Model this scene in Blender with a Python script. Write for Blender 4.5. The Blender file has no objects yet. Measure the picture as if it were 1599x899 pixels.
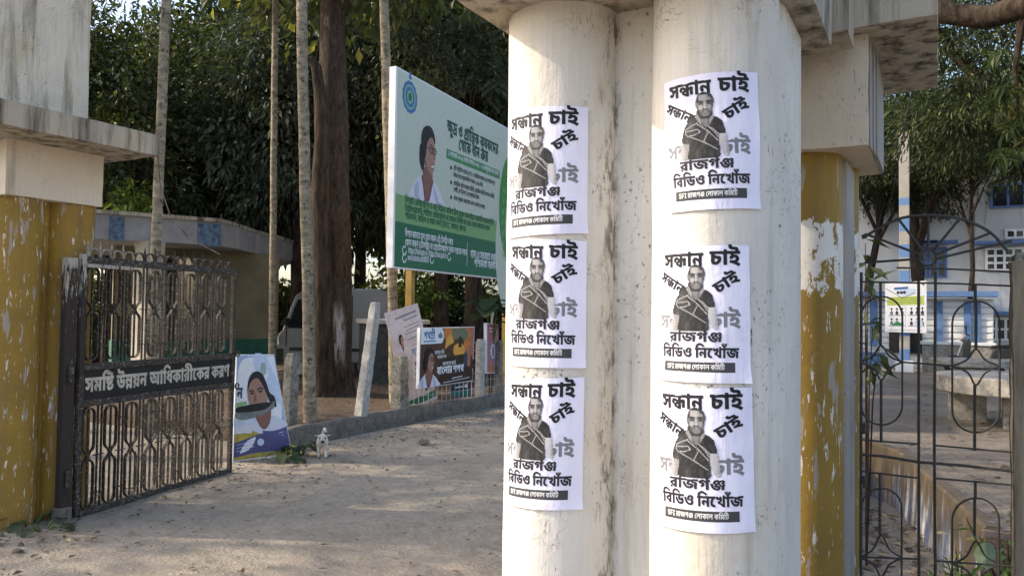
import bpy, bmesh, math, random
from mathutils import Vector, Matrix, noise
from mathutils.geometry import delaunay_2d_cdt

scene = bpy.context.scene
# ---------------------------------------------------------------- camera
CAM_H = 1.55
FPX = 1180.0                                     # focal length in pixels of a 1599 px wide frame
PITCH, ROLL, YAW = math.atan(37 / FPX), 0.013, math.atan(665 / FPX)
FW = Vector((-math.sin(YAW) * math.cos(PITCH), math.cos(YAW) * math.cos(PITCH), math.sin(PITCH)))
_r = Vector((math.cos(YAW), math.sin(YAW), 0))
_u = _r.cross(FW)
CR = _r * math.cos(ROLL) + _u * math.sin(ROLL)
CU = _u * math.cos(ROLL) - _r * math.sin(ROLL)
CC = Vector((0, 0, CAM_H))
cd = bpy.data.cameras.new('camera')
cam = bpy.data.objects.new('camera', cd)
scene.collection.objects.link(cam)
cam.matrix_world = Matrix(((CR.x, CU.x, -FW.x, 0), (CR.y, CU.y, -FW.y, 0), (CR.z, CU.z, -FW.z, CAM_H), (0, 0, 0, 1)))
cd.sensor_fit = 'HORIZONTAL'
cd.sensor_width = 36
cd.lens = FPX / 1599 * 36
cd.clip_start, cd.clip_end = 0.05, 2000
scene.camera = cam

# ---------------------------------------------------------------- sky and sun
SUN_DIR = Vector((-0.90, -0.44, 0.0)).normalized()      # compass direction towards the sun
SUN_ELEV = math.radians(33)
w = bpy.data.worlds.new('World')
scene.world = w
w.use_nodes = True
nt = w.node_tree
nt.nodes.clear()
sky = nt.nodes.new('ShaderNodeTexSky')
sky.sky_type = 'NISHITA'
sky.sun_disc = False
sky.sun_elevation = SUN_ELEV
sky.sun_rotation = math.atan2(SUN_DIR.x, SUN_DIR.y)
sky.air_density, sky.dust_density, sky.ozone_density = 1.0, 3.0, 1.0
bg = nt.nodes.new('ShaderNodeBackground')
bg.inputs[1].default_value = 0.15
wo = nt.nodes.new('ShaderNodeOutputWorld')
nt.links.new(sky.outputs[0], bg.inputs[0])
nt.links.new(bg.outputs[0], wo.inputs[0])
sl = bpy.data.lights.new('sun', 'SUN')
sl.energy = 2.0
sl.angle = math.radians(0.6)
sl.color = (1.0, 0.86, 0.68)
so = bpy.data.objects.new('sun', sl)
scene.collection.objects.link(so)
_sd = SUN_DIR * math.cos(SUN_ELEV) + Vector((0, 0, math.sin(SUN_ELEV)))
so.rotation_euler = _sd.to_track_quat('Z', 'Y').to_euler()
so.location = (-20, -10, 20)
scene.view_settings.view_transform = 'Standard'
scene.view_settings.look = 'None'
scene.view_settings.exposure = 1.36
scene.view_settings.gamma = 1
scene.view_settings.use_curve_mapping = False
scene.cycles.max_bounces = 6
scene.cycles.diffuse_bounces = 4
scene.cycles.transparent_max_bounces = 4
scene.cycles.use_denoising = True

# ---------------------------------------------------------------- picture <-> place
def ray(x, y):
    return FW + CR * ((x - 799.5) / FPX) - CU * ((y - 449.5) / FPX)
def gnd(x, y, z=0.0):
    d = ray(x, y); return CC + d * ((z - CAM_H) / d.z)
def plx(x, y, X):
    d = ray(x, y); return CC + d * (X / d.x)
def ply(x, y, Y):
    d = ray(x, y); return CC + d * (Y / d.y)
def atd(x, y, D):
    return CC + ray(x, y) * D

# ---------------------------------------------------------------- helpers
def R(a): return math.radians(a)
def tag(o, label=None, cat=None, group=None, kind=None):
    if label: o['label'] = label
    if cat: o['category'] = cat
    if group: o['group'] = group
    if kind: o['kind'] = kind
    return o
def thing(name, label, cat, loc=(0, 0, 0), group=None):
    o = bpy.data.objects.new(name, None)
    o.empty_display_size = 0.2
    o.location = loc
    scene.collection.objects.link(o)
    return tag(o, label, cat, group)
def wloc(o):
    v = Vector((0, 0, 0))
    while o is not None:
        v = v + Vector(o.location); o = o.parent
    return v
class MB:
    def __init__(s): s.v, s.f, s.m = [], [], []
    def add(s, vs, fs, mi=0):
        b = len(s.v)
        s.v += [Vector(v) for v in vs]
        s.f += [tuple(i + b for i in f) for f in fs]
        s.m += [mi] * len(fs)
        return s
    def box(s, a, b, mi=0, M=None):
        x0, y0, z0 = a; x1, y1, z1 = b
        vs = [Vector(p) for p in ((x0, y0, z0), (x1, y0, z0), (x1, y1, z0), (x0, y1, z0), (x0, y0, z1), (x1, y0, z1), (x1, y1, z1), (x0, y1, z1))]
        if M is not None: vs = [M @ v for v in vs]
        return s.add(vs, [(0, 3, 2, 1), (4, 5, 6, 7), (0, 1, 5, 4), (1, 2, 6, 5), (2, 3, 7, 6), (3, 0, 4, 7)], mi)
    def tube(s, pts, rad, n=8, mi=0, caps=True):
        pts = [Vector(p) for p in pts]
        if not isinstance(rad, (list, tuple)): rad = [rad] * len(pts)
        vs, fs = [], []
        ref = None
        for i, p in enumerate(pts):
            t = (pts[min(i + 1, len(pts) - 1)] - pts[max(i - 1, 0)]).normalized()
            if ref is None:
                ref = t.orthogonal().normalized()
            else:
                ref = (ref - t * ref.dot(t))
                ref = ref.normalized() if ref.length > 1e-6 else t.orthogonal().normalized()
            bi = t.cross(ref)
            for k in range(n):
                a = 2 * math.pi * k / n
                vs.append(p + (ref * math.cos(a) + bi * math.sin(a)) * rad[i])
        for i in range(len(pts) - 1):
            for k in range(n):
                k2 = (k + 1) % n
                fs.append((i * n + k, i * n + k2, (i + 1) * n + k2, (i + 1) * n + k))
        if caps:
            fs.append(tuple(range(n))[::-1]); fs.append(tuple((len(pts) - 1) * n + k for k in range(n)))
        return s.add(vs, fs, mi)
    def strip(s, pts, nrm, wid, thick, mi=0, closed=False):
        """flat bar bent along pts: wid along nrm, thick across it"""
        pts = [Vector(p) for p in pts]; nrm = Vector(nrm).normalized()
        vs, fs = [], []; N = len(pts)
        for i, p in enumerate(pts):
            a = pts[(i - 1) % N] if (closed or i > 0) else p
            b = pts[(i + 1) % N] if (closed or i < N - 1) else p
            q = (b - a).normalized().cross(nrm).normalized() * (thick / 2)
            h = nrm * (wid / 2)
            vs += [p + q + h, p - q + h, p - q - h, p + q - h]
        for i in range(N if closed else N - 1):
            j = (i + 1) % N
            for k in range(4):
                k2 = (k + 1) % 4
                fs.append((i * 4 + k, j * 4 + k, j * 4 + k2, i * 4 + k2))
        if not closed:
            fs += [(0, 1, 2, 3), ((N - 1) * 4 + 3, (N - 1) * 4 + 2, (N - 1) * 4 + 1, (N - 1) * 4)]
        return s.add(vs, fs, mi)
    def prism(s, poly, z0, z1, mi=0, M=None):
        n = len(poly)
        vs = [Vector((p[0], p[1], z0)) for p in poly] + [Vector((p[0], p[1], z1)) for p in poly]
        if M is not None: vs = [M @ v for v in vs]
        fs = [tuple(range(n))[::-1], tuple(range(n, 2 * n))] + [(i, (i + 1) % n, n + (i + 1) % n, n + i) for i in range(n)]
        return s.add(vs, fs, mi)
    def cyl(s, c, r0, r1, z0, z1, n=32, mi=0, rings=1):
        vs, fs = [], []
        for j in range(rings + 1):
            t = j / rings; r = r0 + (r1 - r0) * t
            for k in range(n):
                a = 2 * math.pi * k / n
                vs.append(Vector((c[0] + r * math.cos(a), c[1] + r * math.sin(a), z0 + (z1 - z0) * t)))
        for j in range(rings):
            for k in range(n):
                k2 = (k + 1) % n
                fs.append((j * n + k, j * n + k2, (j + 1) * n + k2, (j + 1) * n + k))
        fs.append(tuple(range(n))[::-1]); fs.append(tuple(rings * n + k for k in range(n)))
        return s.add(vs, fs, mi)
    def ball(s, c, r, mi=0, n=10, m=6, sc=(1, 1, 1)):
        vs, fs = [], []
        c = Vector(c)
        for j in range(m + 1):
            th = math.pi * j / m
            for k in range(n):
                a = 2 * math.pi * k / n
                vs.append(c + Vector((math.sin(th) * math.cos(a) * sc[0], math.sin(th) * math.sin(a) * sc[1], math.cos(th) * sc[2])) * r)
        for j in range(m):
            for k in range(n):
                k2 = (k + 1) % n
                fs.append((j * n + k, (j + 1) * n + k, (j + 1) * n + k2, j * n + k2))
        return s.add(vs, fs, mi)
    def mesh(s, name, mats, off=Vector((0, 0, 0)), smooth=False):
        me = bpy.data.meshes.new(name)
        me.from_pydata([v - off for v in s.v], [], s.f)
        for m in (mats if isinstance(mats, (list, tuple)) else [mats]): me.materials.append(m)
        me.polygons.foreach_set('material_index', s.m)
        if smooth: me.polygons.foreach_set('use_smooth', [True] * len(s.f))
        me.update()
        return me
    def build(s, name, mats, parent=None, smooth=False, bev=0, loc=None, kind=None):
        off = wloc(parent) if parent is not None else Vector((0, 0, 0))
        o0 = Vector(loc) if loc is not None else Vector((0, 0, 0))
        me = s.mesh(name, mats, off + o0, smooth)
        o = bpy.data.objects.new(name, me)
        scene.collection.objects.link(o)
        o.location = o0
        if parent is not None: o.parent = parent
        if bev:
            b = o.modifiers.new('bevel', 'BEVEL'); b.width = bev; b.segments = 2; b.limit_method = 'ANGLE'; b.angle_limit = R(50)
        if smooth:
            try:
                me.set_sharp_from_angle(angle=R(42))
            except Exception: pass
        if kind: o['kind'] = kind
        return o
def roughen(o, cell, amp, freq):
    """break a part's straight faces and edges up: split it fine and push the points about"""
    me = o.data
    bm = bmesh.new(); bm.from_mesh(me)
    for _ in range(6):
        ed = [e for e in bm.edges if e.calc_length() > cell]
        if not ed: break
        bmesh.ops.subdivide_edges(bm, edges=ed, cuts=1, use_grid_fill=True)
    off = wloc(o)
    for v in bm.verts:
        p = (v.co + off) * freq
        v.co += noise.noise_vector(p) * amp + noise.noise_vector(p * 3.1) * amp * 0.4
    bm.to_mesh(me); bm.free(); me.update()
def copy_tree(o, parent=None):
    c = o.copy(); scene.collection.objects.link(c); c.parent = parent
    for ch in list(o.children): copy_tree(ch, c)
    return c

# ---------------------------------------------------------------- materials
class NT:
    def __init__(s, name):
        s.m = bpy.data.materials.new(name); s.m.use_nodes = True
        s.t = s.m.node_tree; s.t.nodes.clear()
        s.out = s.n('ShaderNodeOutputMaterial')
        s.b = s.n('ShaderNodeBsdfPrincipled')
        s.l(s.b.outputs[0], s.out.inputs[0])
        s.g = s.n('ShaderNodeNewGeometry')
    def n(s, t, **kw):
        x = s.t.nodes.new(t)
        for k, v in kw.items(): setattr(x, k, v)
        return x
    def l(s, a, b): s.t.links.new(a, b)
    def noise(s, scale, detail=4, rough=0.55, stretch=(1, 1, 1), off=(0, 0, 0), dist=0):
        mp = s.n('ShaderNodeMapping'); mp.inputs['Scale'].default_value = stretch; mp.inputs['Location'].default_value = off
        s.l(s.g.outputs['Position'], mp.inputs[0])
        t = s.n('ShaderNodeTexNoise'); t.inputs['Scale'].default_value = scale; t.inputs['Detail'].default_value = detail
        t.inputs['Roughness'].default_value = rough; t.inputs['Distortion'].default_value = dist
        s.l(mp.outputs[0], t.inputs['Vector'])
        return t.outputs['Fac'] if 'Fac' in t.outputs else t.outputs[0]
    def ramp(s, fac, lo, hi, a=0.0, b=1.0):
        r = s.n('ShaderNodeMapRange'); r.inputs[1].default_value = lo; r.inputs[2].default_value = hi
        r.inputs[3].default_value = a; r.inputs[4].default_value = b; r.clamp = True
        s.l(fac, r.inputs[0]); return r.outputs[0]
    def mix(s, fac, a, b, mode='MIX'):
        x = s.n('ShaderNodeMixRGB'); x.blend_type = mode
        for i, v in ((0, fac), (1, a), (2, b)):
            if isinstance(v, (int, float)): x.inputs[i].default_value = v
            elif isinstance(v, tuple): x.inputs[i].default_value = v + (1,) if len(v) == 3 else v
            else: s.l(v, x.inputs[i])
        return x.outputs[0]
    def math(s, op, a, b=0.0):
        x = s.n('ShaderNodeMath'); x.operation = op
        for i, v in enumerate((a, b)):
            if isinstance(v, (int, float)): x.inputs[i].default_value = v
            else: s.l(v, x.inputs[i])
        return x.outputs[0]
    def sep(s):
        x = s.n('ShaderNodeSeparateXYZ'); s.l(s.g.outputs['Position'], x.inputs[0]); return x.outputs
    def done(s, col, rough=0.85, bump=None, strength=0.3, dist=0.01, spec=0.3):
        if isinstance(col, tuple): s.b.inputs['Base Color'].default_value = col + (1,)
        else: s.l(col, s.b.inputs['Base Color'])
        if isinstance(rough, (int, float)): s.b.inputs['Roughness'].default_value = rough
        else: s.l(rough, s.b.inputs['Roughness'])
        s.b.inputs['Specular IOR Level'].default_value = spec
        if bump is not None:
            bn = s.n('ShaderNodeBump'); bn.inputs['Strength'].default_value = strength; bn.inputs['Distance'].default_value = dist
            s.l(bump, bn.inputs['Height']); s.l(bn.outputs[0], s.b.inputs['Normal'])
        return s.m
_flat = {}
def flat(name, col, rough=0.6, var=0.12, scale=14, spec=0.3):
    """plain printed or painted colour with a little fading and dirt"""
    k = (name,)
    if k in _flat: return _flat[k]
    t = NT(name)
    a = t.noise(scale, 5)
    c = t.mix(t.ramp(a, 0.3, 0.7), tuple(x * (1 - var) for x in col), tuple(min(1, x * (1 + var * 0.6)) for x in col))
    _flat[k] = t.done(c, rough, t.noise(5, 3, 0.5, dist=0.5), 0.18, 0.02, spec=spec) if name.startswith('print_') else t.done(c, rough, spec=spec)
    return _flat[k]
def plaster(name, light, dark, stain=(0.16, 0.125, 0.08), streak=0.5, speck=0.5, warm=(0.52, 0.41, 0.26), off=(0, 0, 0), blotch=0.3, streak_lo=0.55, seam=None):
    t = NT(name)
    c = t.mix(t.ramp(t.noise(1.7, 5, off=off), 0.35, 0.68), light, dark)
    c = t.mix(t.math('MULTIPLY', t.ramp(t.noise(2.3, 4, off=(7, 3, 1)), 0.52, 0.75), blotch), c, warm)
    # brush marks running down the wall
    c = t.mix(t.math('MULTIPLY', t.ramp(t.noise(1, 6, 0.7, stretch=(90, 90, 3.2)), 0.42, 0.72), 0.34), c, tuple(x * 0.72 for x in light))
    sk = t.ramp(t.noise(1, 7, 0.68, stretch=(9, 9, 0.7), off=off), streak_lo, streak_lo + 0.17)
    c = t.mix(t.math('MULTIPLY', sk, streak), c, stain)
    # specks, chips and fine scratches
    sp = t.ramp(t.noise(62, 4, 0.75, stretch=(1, 1, 0.7)), 0.60, 0.65)
    mask = t.ramp(t.noise(2.4, 5, 0.7, off=(2, 9, 4)), 0.48, 0.60)
    c = t.mix(t.math('MULTIPLY', t.math('MULTIPLY', sp, mask), speck), c, (0.10, 0.085, 0.07))
    sc = t.ramp(t.math('ABSOLUTE', t.math('SUBTRACT', t.noise(7, 3, 0.6, dist=2.2), 0.5)), 0.0, 0.007, 1, 0)
    sc = t.math('MULTIPLY', sc, t.ramp(t.noise(4.5, 3, off=(1, 6, 2)), 0.55, 0.64))
    c = t.mix(t.math('MULTIPLY', sc, speck), c, (0.13, 0.11, 0.09))
    if seam is not None:            # dirt and small chips gathered along the joint between two shafts
        dx = t.math('ABSOLUTE', t.math('ADD', t.math('SUBTRACT', t.sep()[0], seam), t.math('MULTIPLY', t.math('SUBTRACT', t.noise(9, 4), 0.5), 0.05)))
        sm = t.math('MULTIPLY', t.ramp(dx, 0.002, 0.028, 1, 0), t.ramp(t.noise(24, 5, 0.72, stretch=(1, 1, 0.35), off=(6, 6, 2)), 0.48, 0.60))
        c = t.mix(t.math('MULTIPLY', sm, 0.85), c, (0.14, 0.115, 0.08))
    b = t.math('ADD', t.noise(26, 6, 0.62), t.math('MULTIPLY', t.noise(1, 5, 0.65, stretch=(70, 70, 4)), 0.5))
    b = t.math('SUBTRACT', b, t.math('MULTIPLY', t.math('ADD', t.math('MULTIPLY', sp, mask), sc), 0.5))
    return t.done(c, 0.88, b, 0.65, 0.007, spec=0.2)
def yellow_paint(name, patch=None, flake_lo=0.6):
    t = NT(name)
    c = t.mix(t.ramp(t.noise(3, 4), 0.35, 0.7), (0.31, 0.19, 0.030), (0.22, 0.138, 0.028))
    c = t.mix(t.math('MULTIPLY', t.ramp(t.noise(1, 6, 0.7, stretch=(14, 14, 1.2)), 0.46, 0.70), 0.75), c, (0.20, 0.13, 0.05))
    gp = t.math('MULTIPLY', t.ramp(t.noise(1, 5, 0.6, stretch=(13, 13, 2.2), off=(3, 1, 5)), 0.60, 0.625), 0.9)
    c = t.mix(gp, c, (0.33, 0.29, 0.25))
    fl = t.noise(1, 6, 0.7, stretch=(42, 42, 7.5))
    z = t.sep()[2]
    if patch:
        lo, hi = patch
        inz = t.math('MULTIPLY', t.ramp(z, lo - 0.06, lo + 0.02), t.ramp(z, hi - 0.02, hi + 0.05, 1, 0))
        rag = t.noise(1, 7, 0.72, stretch=(16, 16, 10), off=(4, 4, 1))
        pm = t.ramp(t.math('ADD', t.math('MULTIPLY', inz, 0.30), rag), 0.735, 0.75)
        fm = t.ramp(z, hi, hi + 0.12, 0.0, 0.09)
        fl2 = t.ramp(t.math('SUBTRACT', fl, fm), flake_lo, flake_lo + 0.02)
        fac = t.math('MAXIMUM', fl2, pm)
    else:
        fac = t.ramp(fl, flake_lo, flake_lo + 0.02)
    c = t.mix(fac, c, t.mix(t.noise(20, 3), (0.60, 0.57, 0.52), (0.74, 0.71, 0.66)))
    b = t.math('SUBTRACT', t.noise(30, 5), t.math('MULTIPLY', fac, 0.7))
    return t.done(c, 0.7, b, 0.4, 0.005, spec=0.3)
def concrete(name, a, b, spots=(0.05, 0.05, 0.04), amount=0.6, scale=9):
    t = NT(name)
    c = t.mix(t.ramp(t.noise(scale, 6, 0.65), 0.35, 0.65), a, b)
    c = t.mix(t.math('MULTIPLY', t.ramp(t.noise(scale * 3.2, 5, 0.7), 0.52, 0.62), amount), c, spots)
    return t.done(c, 0.92, t.noise(scale * 5, 6, 0.7), 0.6, 0.01, spec=0.15)
def bark(name, a, b, stretch=(16, 16, 2.4), strength=0.9, dist=0.03, patch=None):
    t = NT(name)
    n = t.noise(1, 7, 0.66, stretch=stretch)
    c = t.mix(t.ramp(n, 0.36, 0.66), a, b)
    if patch:
        col, lo, sc = patch
        c = t.mix(t.ramp(t.noise(sc, 6, 0.7, off=(3, 2, 8)), lo, lo + 0.06), c, col)
    return t.done(c, 0.95, n, strength, dist, spec=0.1)
def leafmat(name, a, b, tip=None, trans=0.35, tipf=0.06, gloss=0.45):
    t = NT(name)
    rnd = t.g.outputs['Random Per Island']
    c = t.mix(rnd, a, b)
    if tip:
        c = t.mix(t.ramp(t.math('FRACT', t.math('MULTIPLY', rnd, 17.31)), 1 - tipf, 1 - tipf + 0.01), c, tip)  # recolours a few whole leaves; on dark foliage these are painted-in highlights
    t.done(c, gloss, spec=0.22)
    tr = t.n('ShaderNodeBsdfTranslucent')
    t.l(t.mix(1.0, c, (1.5, 1.6, 0.7), 'MULTIPLY'), tr.inputs[0])
    mx = t.n('ShaderNodeMixShader'); mx.inputs[0].default_value = trans
    t.l(t.b.outputs[0], mx.inputs[1]); t.l(tr.outputs[0], mx.inputs[2]); t.l(mx.outputs[0], t.out.inputs[0])
    return t.m
M = {}
M['white_plaster'] = plaster('white_plaster', (0.70, 0.665, 0.61), (0.58, 0.55, 0.50), streak=0.40, speck=1.0, blotch=0.38, streak_lo=0.56, seam=-1.015)
M['stained_plaster'] = plaster('stained_plaster', (0.62, 0.57, 0.475), (0.51, 0.465, 0.38), streak=0.8, speck=0.6, off=(3, 5, 0), blotch=0.75, warm=(0.36, 0.32, 0.15), streak_lo=0.50)
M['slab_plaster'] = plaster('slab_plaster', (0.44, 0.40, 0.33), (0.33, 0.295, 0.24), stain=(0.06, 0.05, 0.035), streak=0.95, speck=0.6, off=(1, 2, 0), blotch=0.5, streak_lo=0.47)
M['block_plaster'] = plaster('block_plaster', (0.66, 0.585, 0.475), (0.58, 0.51, 0.41), streak=0.6, speck=0.8, off=(9, 5, 2), blotch=0.25, streak_lo=0.58)
M['yellow_left'] = yellow_paint('yellow_paint_worn', None, 0.605)
M['yellow_right'] = yellow_paint('yellow_paint_peeling', (1.66, 1.98), 0.60)
M['grey_core'] = plaster('grey_plaster', (0.36, 0.34, 0.315), (0.29, 0.275, 0.25), streak=0.3, speck=0.5)
M['mossy'] = concrete('mossy_concrete', (0.30, 0.285, 0.25), (0.13, 0.125, 0.105), (0.035, 0.035, 0.03), 0.75, 10)
M['pale_post'] = concrete('pale_concrete', (0.50, 0.48, 0.45), (0.33, 0.315, 0.29), (0.12, 0.11, 0.09), 0.5, 12)
M['kerb'] = concrete('kerb_concrete', (0.20, 0.175, 0.145), (0.12, 0.105, 0.09), (0.04, 0.037, 0.03), 0.55, 7)
M['bench'] = concrete('bench_concrete', (0.40, 0.37, 0.32), (0.22, 0.20, 0.17), (0.06, 0.055, 0.045), 0.5, 6)
M['bark_big'] = bark('furrowed_bark', (0.030, 0.021, 0.016), (0.125, 0.082, 0.060), (17, 17, 2.6), 1.0, 0.05)
M['bark_dark'] = bark('dark_bark', (0.018, 0.014, 0.011), (0.075, 0.055, 0.040), (14, 14, 3), 1.0, 0.03)
M['lichen'] = bark('pale_lichen_bark', (0.06, 0.045, 0.038), (0.42, 0.39, 0.36), (30, 30, 4), 1.0, 0.03)
M['bark_palm'] = bark('mottled_palm_bark', (0.15, 0.125, 0.085), (0.36, 0.31, 0.23), (6, 6, 16), 0.5, 0.01, patch=((0.06, 0.055, 0.044), 0.55, 17))
M['bamboo'] = bark('bamboo_stem', (0.26, 0.17, 0.05), (0.36, 0.25, 0.09), (10, 10, 2), 0.2, 0.004)
M['leaf_dark'] = leafmat('dark_leaf', (0.018, 0.030, 0.011), (0.064, 0.078, 0.032), (0.20, 0.20, 0.08), 0.22, 0.05, 0.5)
M['leaf_mid'] = leafmat('mid_leaf', (0.026, 0.040, 0.014), (0.085, 0.098, 0.036), (0.26, 0.24, 0.07), 0.28, 0.06, 0.5)
M['leaf_blue'] = leafmat('grey_green_leaf', (0.024, 0.036, 0.022), (0.080, 0.094, 0.062), (0.20, 0.22, 0.16), 0.2, 0.03, 0.6)
M['leaf_light'] = leafmat('light_leaf', (0.09, 0.15, 0.03), (0.20, 0.27, 0.06), (0.36, 0.32, 0.08), 0.4, 0.1)
M['leaf_weed'] = leafmat('weed_leaf', (0.07, 0.13, 0.035), (0.15, 0.21, 0.07), (0.26, 0.25, 0.10), 0.3, 0.1)
M['litter'] = leafmat('dry_leaf', (0.055, 0.040, 0.028), (0.20, 0.15, 0.095), (0.30, 0.24, 0.14), 0.05, 0.1, 0.8)
M['wall_white'] = flat('building_white', (0.80, 0.79, 0.77), 0.85, 0.10, 1.2)
M['wall_grey'] = plaster('building_grey', (0.68, 0.68, 0.66), (0.58, 0.58, 0.56), streak=0.5, speck=0.2, streak_lo=0.56)
M['blue_trim'] = flat('building_blue', (0.12, 0.215, 0.42), 0.7, 0.25, 3)
M['glass_dark'] = flat('dark_glass', (0.015, 0.017, 0.02), 0.12, 0.3, 2, 0.6)
M['rubber'] = flat('rubber', (0.02, 0.02, 0.02), 0.8)
M['steel'] = flat('dull_steel', (0.35, 0.35, 0.35), 0.45)
def iron_mat():
    t = NT('rusty_iron')
    c = t.mix(t.ramp(t.noise(28, 5, 0.7), 0.4, 0.7), (0.017, 0.015, 0.014), (0.065, 0.050, 0.038))
    c = t.mix(t.ramp(t.noise(60, 4, 0.7, off=(2, 2, 2)), 0.57, 0.63), c, (0.27, 0.235, 0.185))  # pale flecks painted in as highlights on the gate bars
    return t.done(c, 0.65, t.noise(80, 4), 0.3, 0.002, spec=0.4)
M['iron'] = iron_mat()
M['iron_thin'] = flat('wicket_iron', (0.05, 0.045, 0.04), 0.6, 0.4, 40)
def lime_iron():
    t = NT('lime_splashed_iron')
    z = t.sep()[2]
    n = t.noise(1, 6, 0.7, stretch=(60, 60, 8))
    f = t.ramp(t.math('ADD', n, t.ramp(z, 1.45, 1.9, -0.12, 0.12)), 0.52, 0.56)
    c = t.mix(f, (0.035, 0.028, 0.025), (0.38, 0.35, 0.31))
    return t.done(c, 0.8, t.noise(50, 5), 0.4, 0.004)
M['lime_iron'] = lime_iron()
def dirt(name, a, b, dark, grain=70, leafy=0.3):
    t = NT(name)
    c = t.mix(t.ramp(t.noise(0.8, 6, 0.6), 0.42, 0.58), a, b)
    c = t.mix(t.math('MULTIPLY', t.ramp(t.noise(5, 6, 0.7, off=(3, 1, 0)), 0.48, 0.66), 0.55), c, dark)
    c = t.mix(t.math('MULTIPLY', t.ramp(t.noise(grain, 4, 0.75), 0.57, 0.68), 0.45), c, tuple(min(1, x * 1.5) for x in a))
    c = t.mix(t.math('MULTIPLY', t.ramp(t.noise(grain * 0.8, 4, 0.75, off=(5, 5, 5)), 0.59, 0.68), 0.55), c, tuple(x * 0.4 for x in b))
    c = t.mix(t.math('MULTIPLY', t.ramp(t.noise(17, 5, 0.72, off=(8, 2, 0)), 0.52, 0.64), 0.30), c, tuple(x * 0.6 for x in b))
    c = t.mix(t.math('MULTIPLY', t.ramp(t.noise(21, 4, 0.7, off=(1, 7, 0)), 0.56, 0.68), 0.35), c, tuple(min(1, x * 1.5) for x in a))
    b_ = t.math('ADD', t.noise(grain * 0.6, 5, 0.75), t.math('MULTIPLY', t.noise(12, 6, 0.65), 1.6))
    return t.done(c, 0.95, b_, 0.9, 0.025, spec=0.12)
M['road'] = dirt('dusty_road', (0.42, 0.36, 0.285), (0.34, 0.292, 0.235), (0.235, 0.203, 0.165), 70, 0.3)
M['dirt'] = dirt('bare_earth', (0.30, 0.26, 0.21), (0.24, 0.205, 0.165), (0.15, 0.127, 0.10), 45)
M['yard'] = dirt('dusty_yard', (0.27, 0.225, 0.175), (0.21, 0.175, 0.14), (0.12, 0.10, 0.08), 40)
M['pave'] = dirt('brown_pavement', (0.15, 0.112, 0.08), (0.105, 0.08, 0.06), (0.06, 0.047, 0.036), 40)
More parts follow.
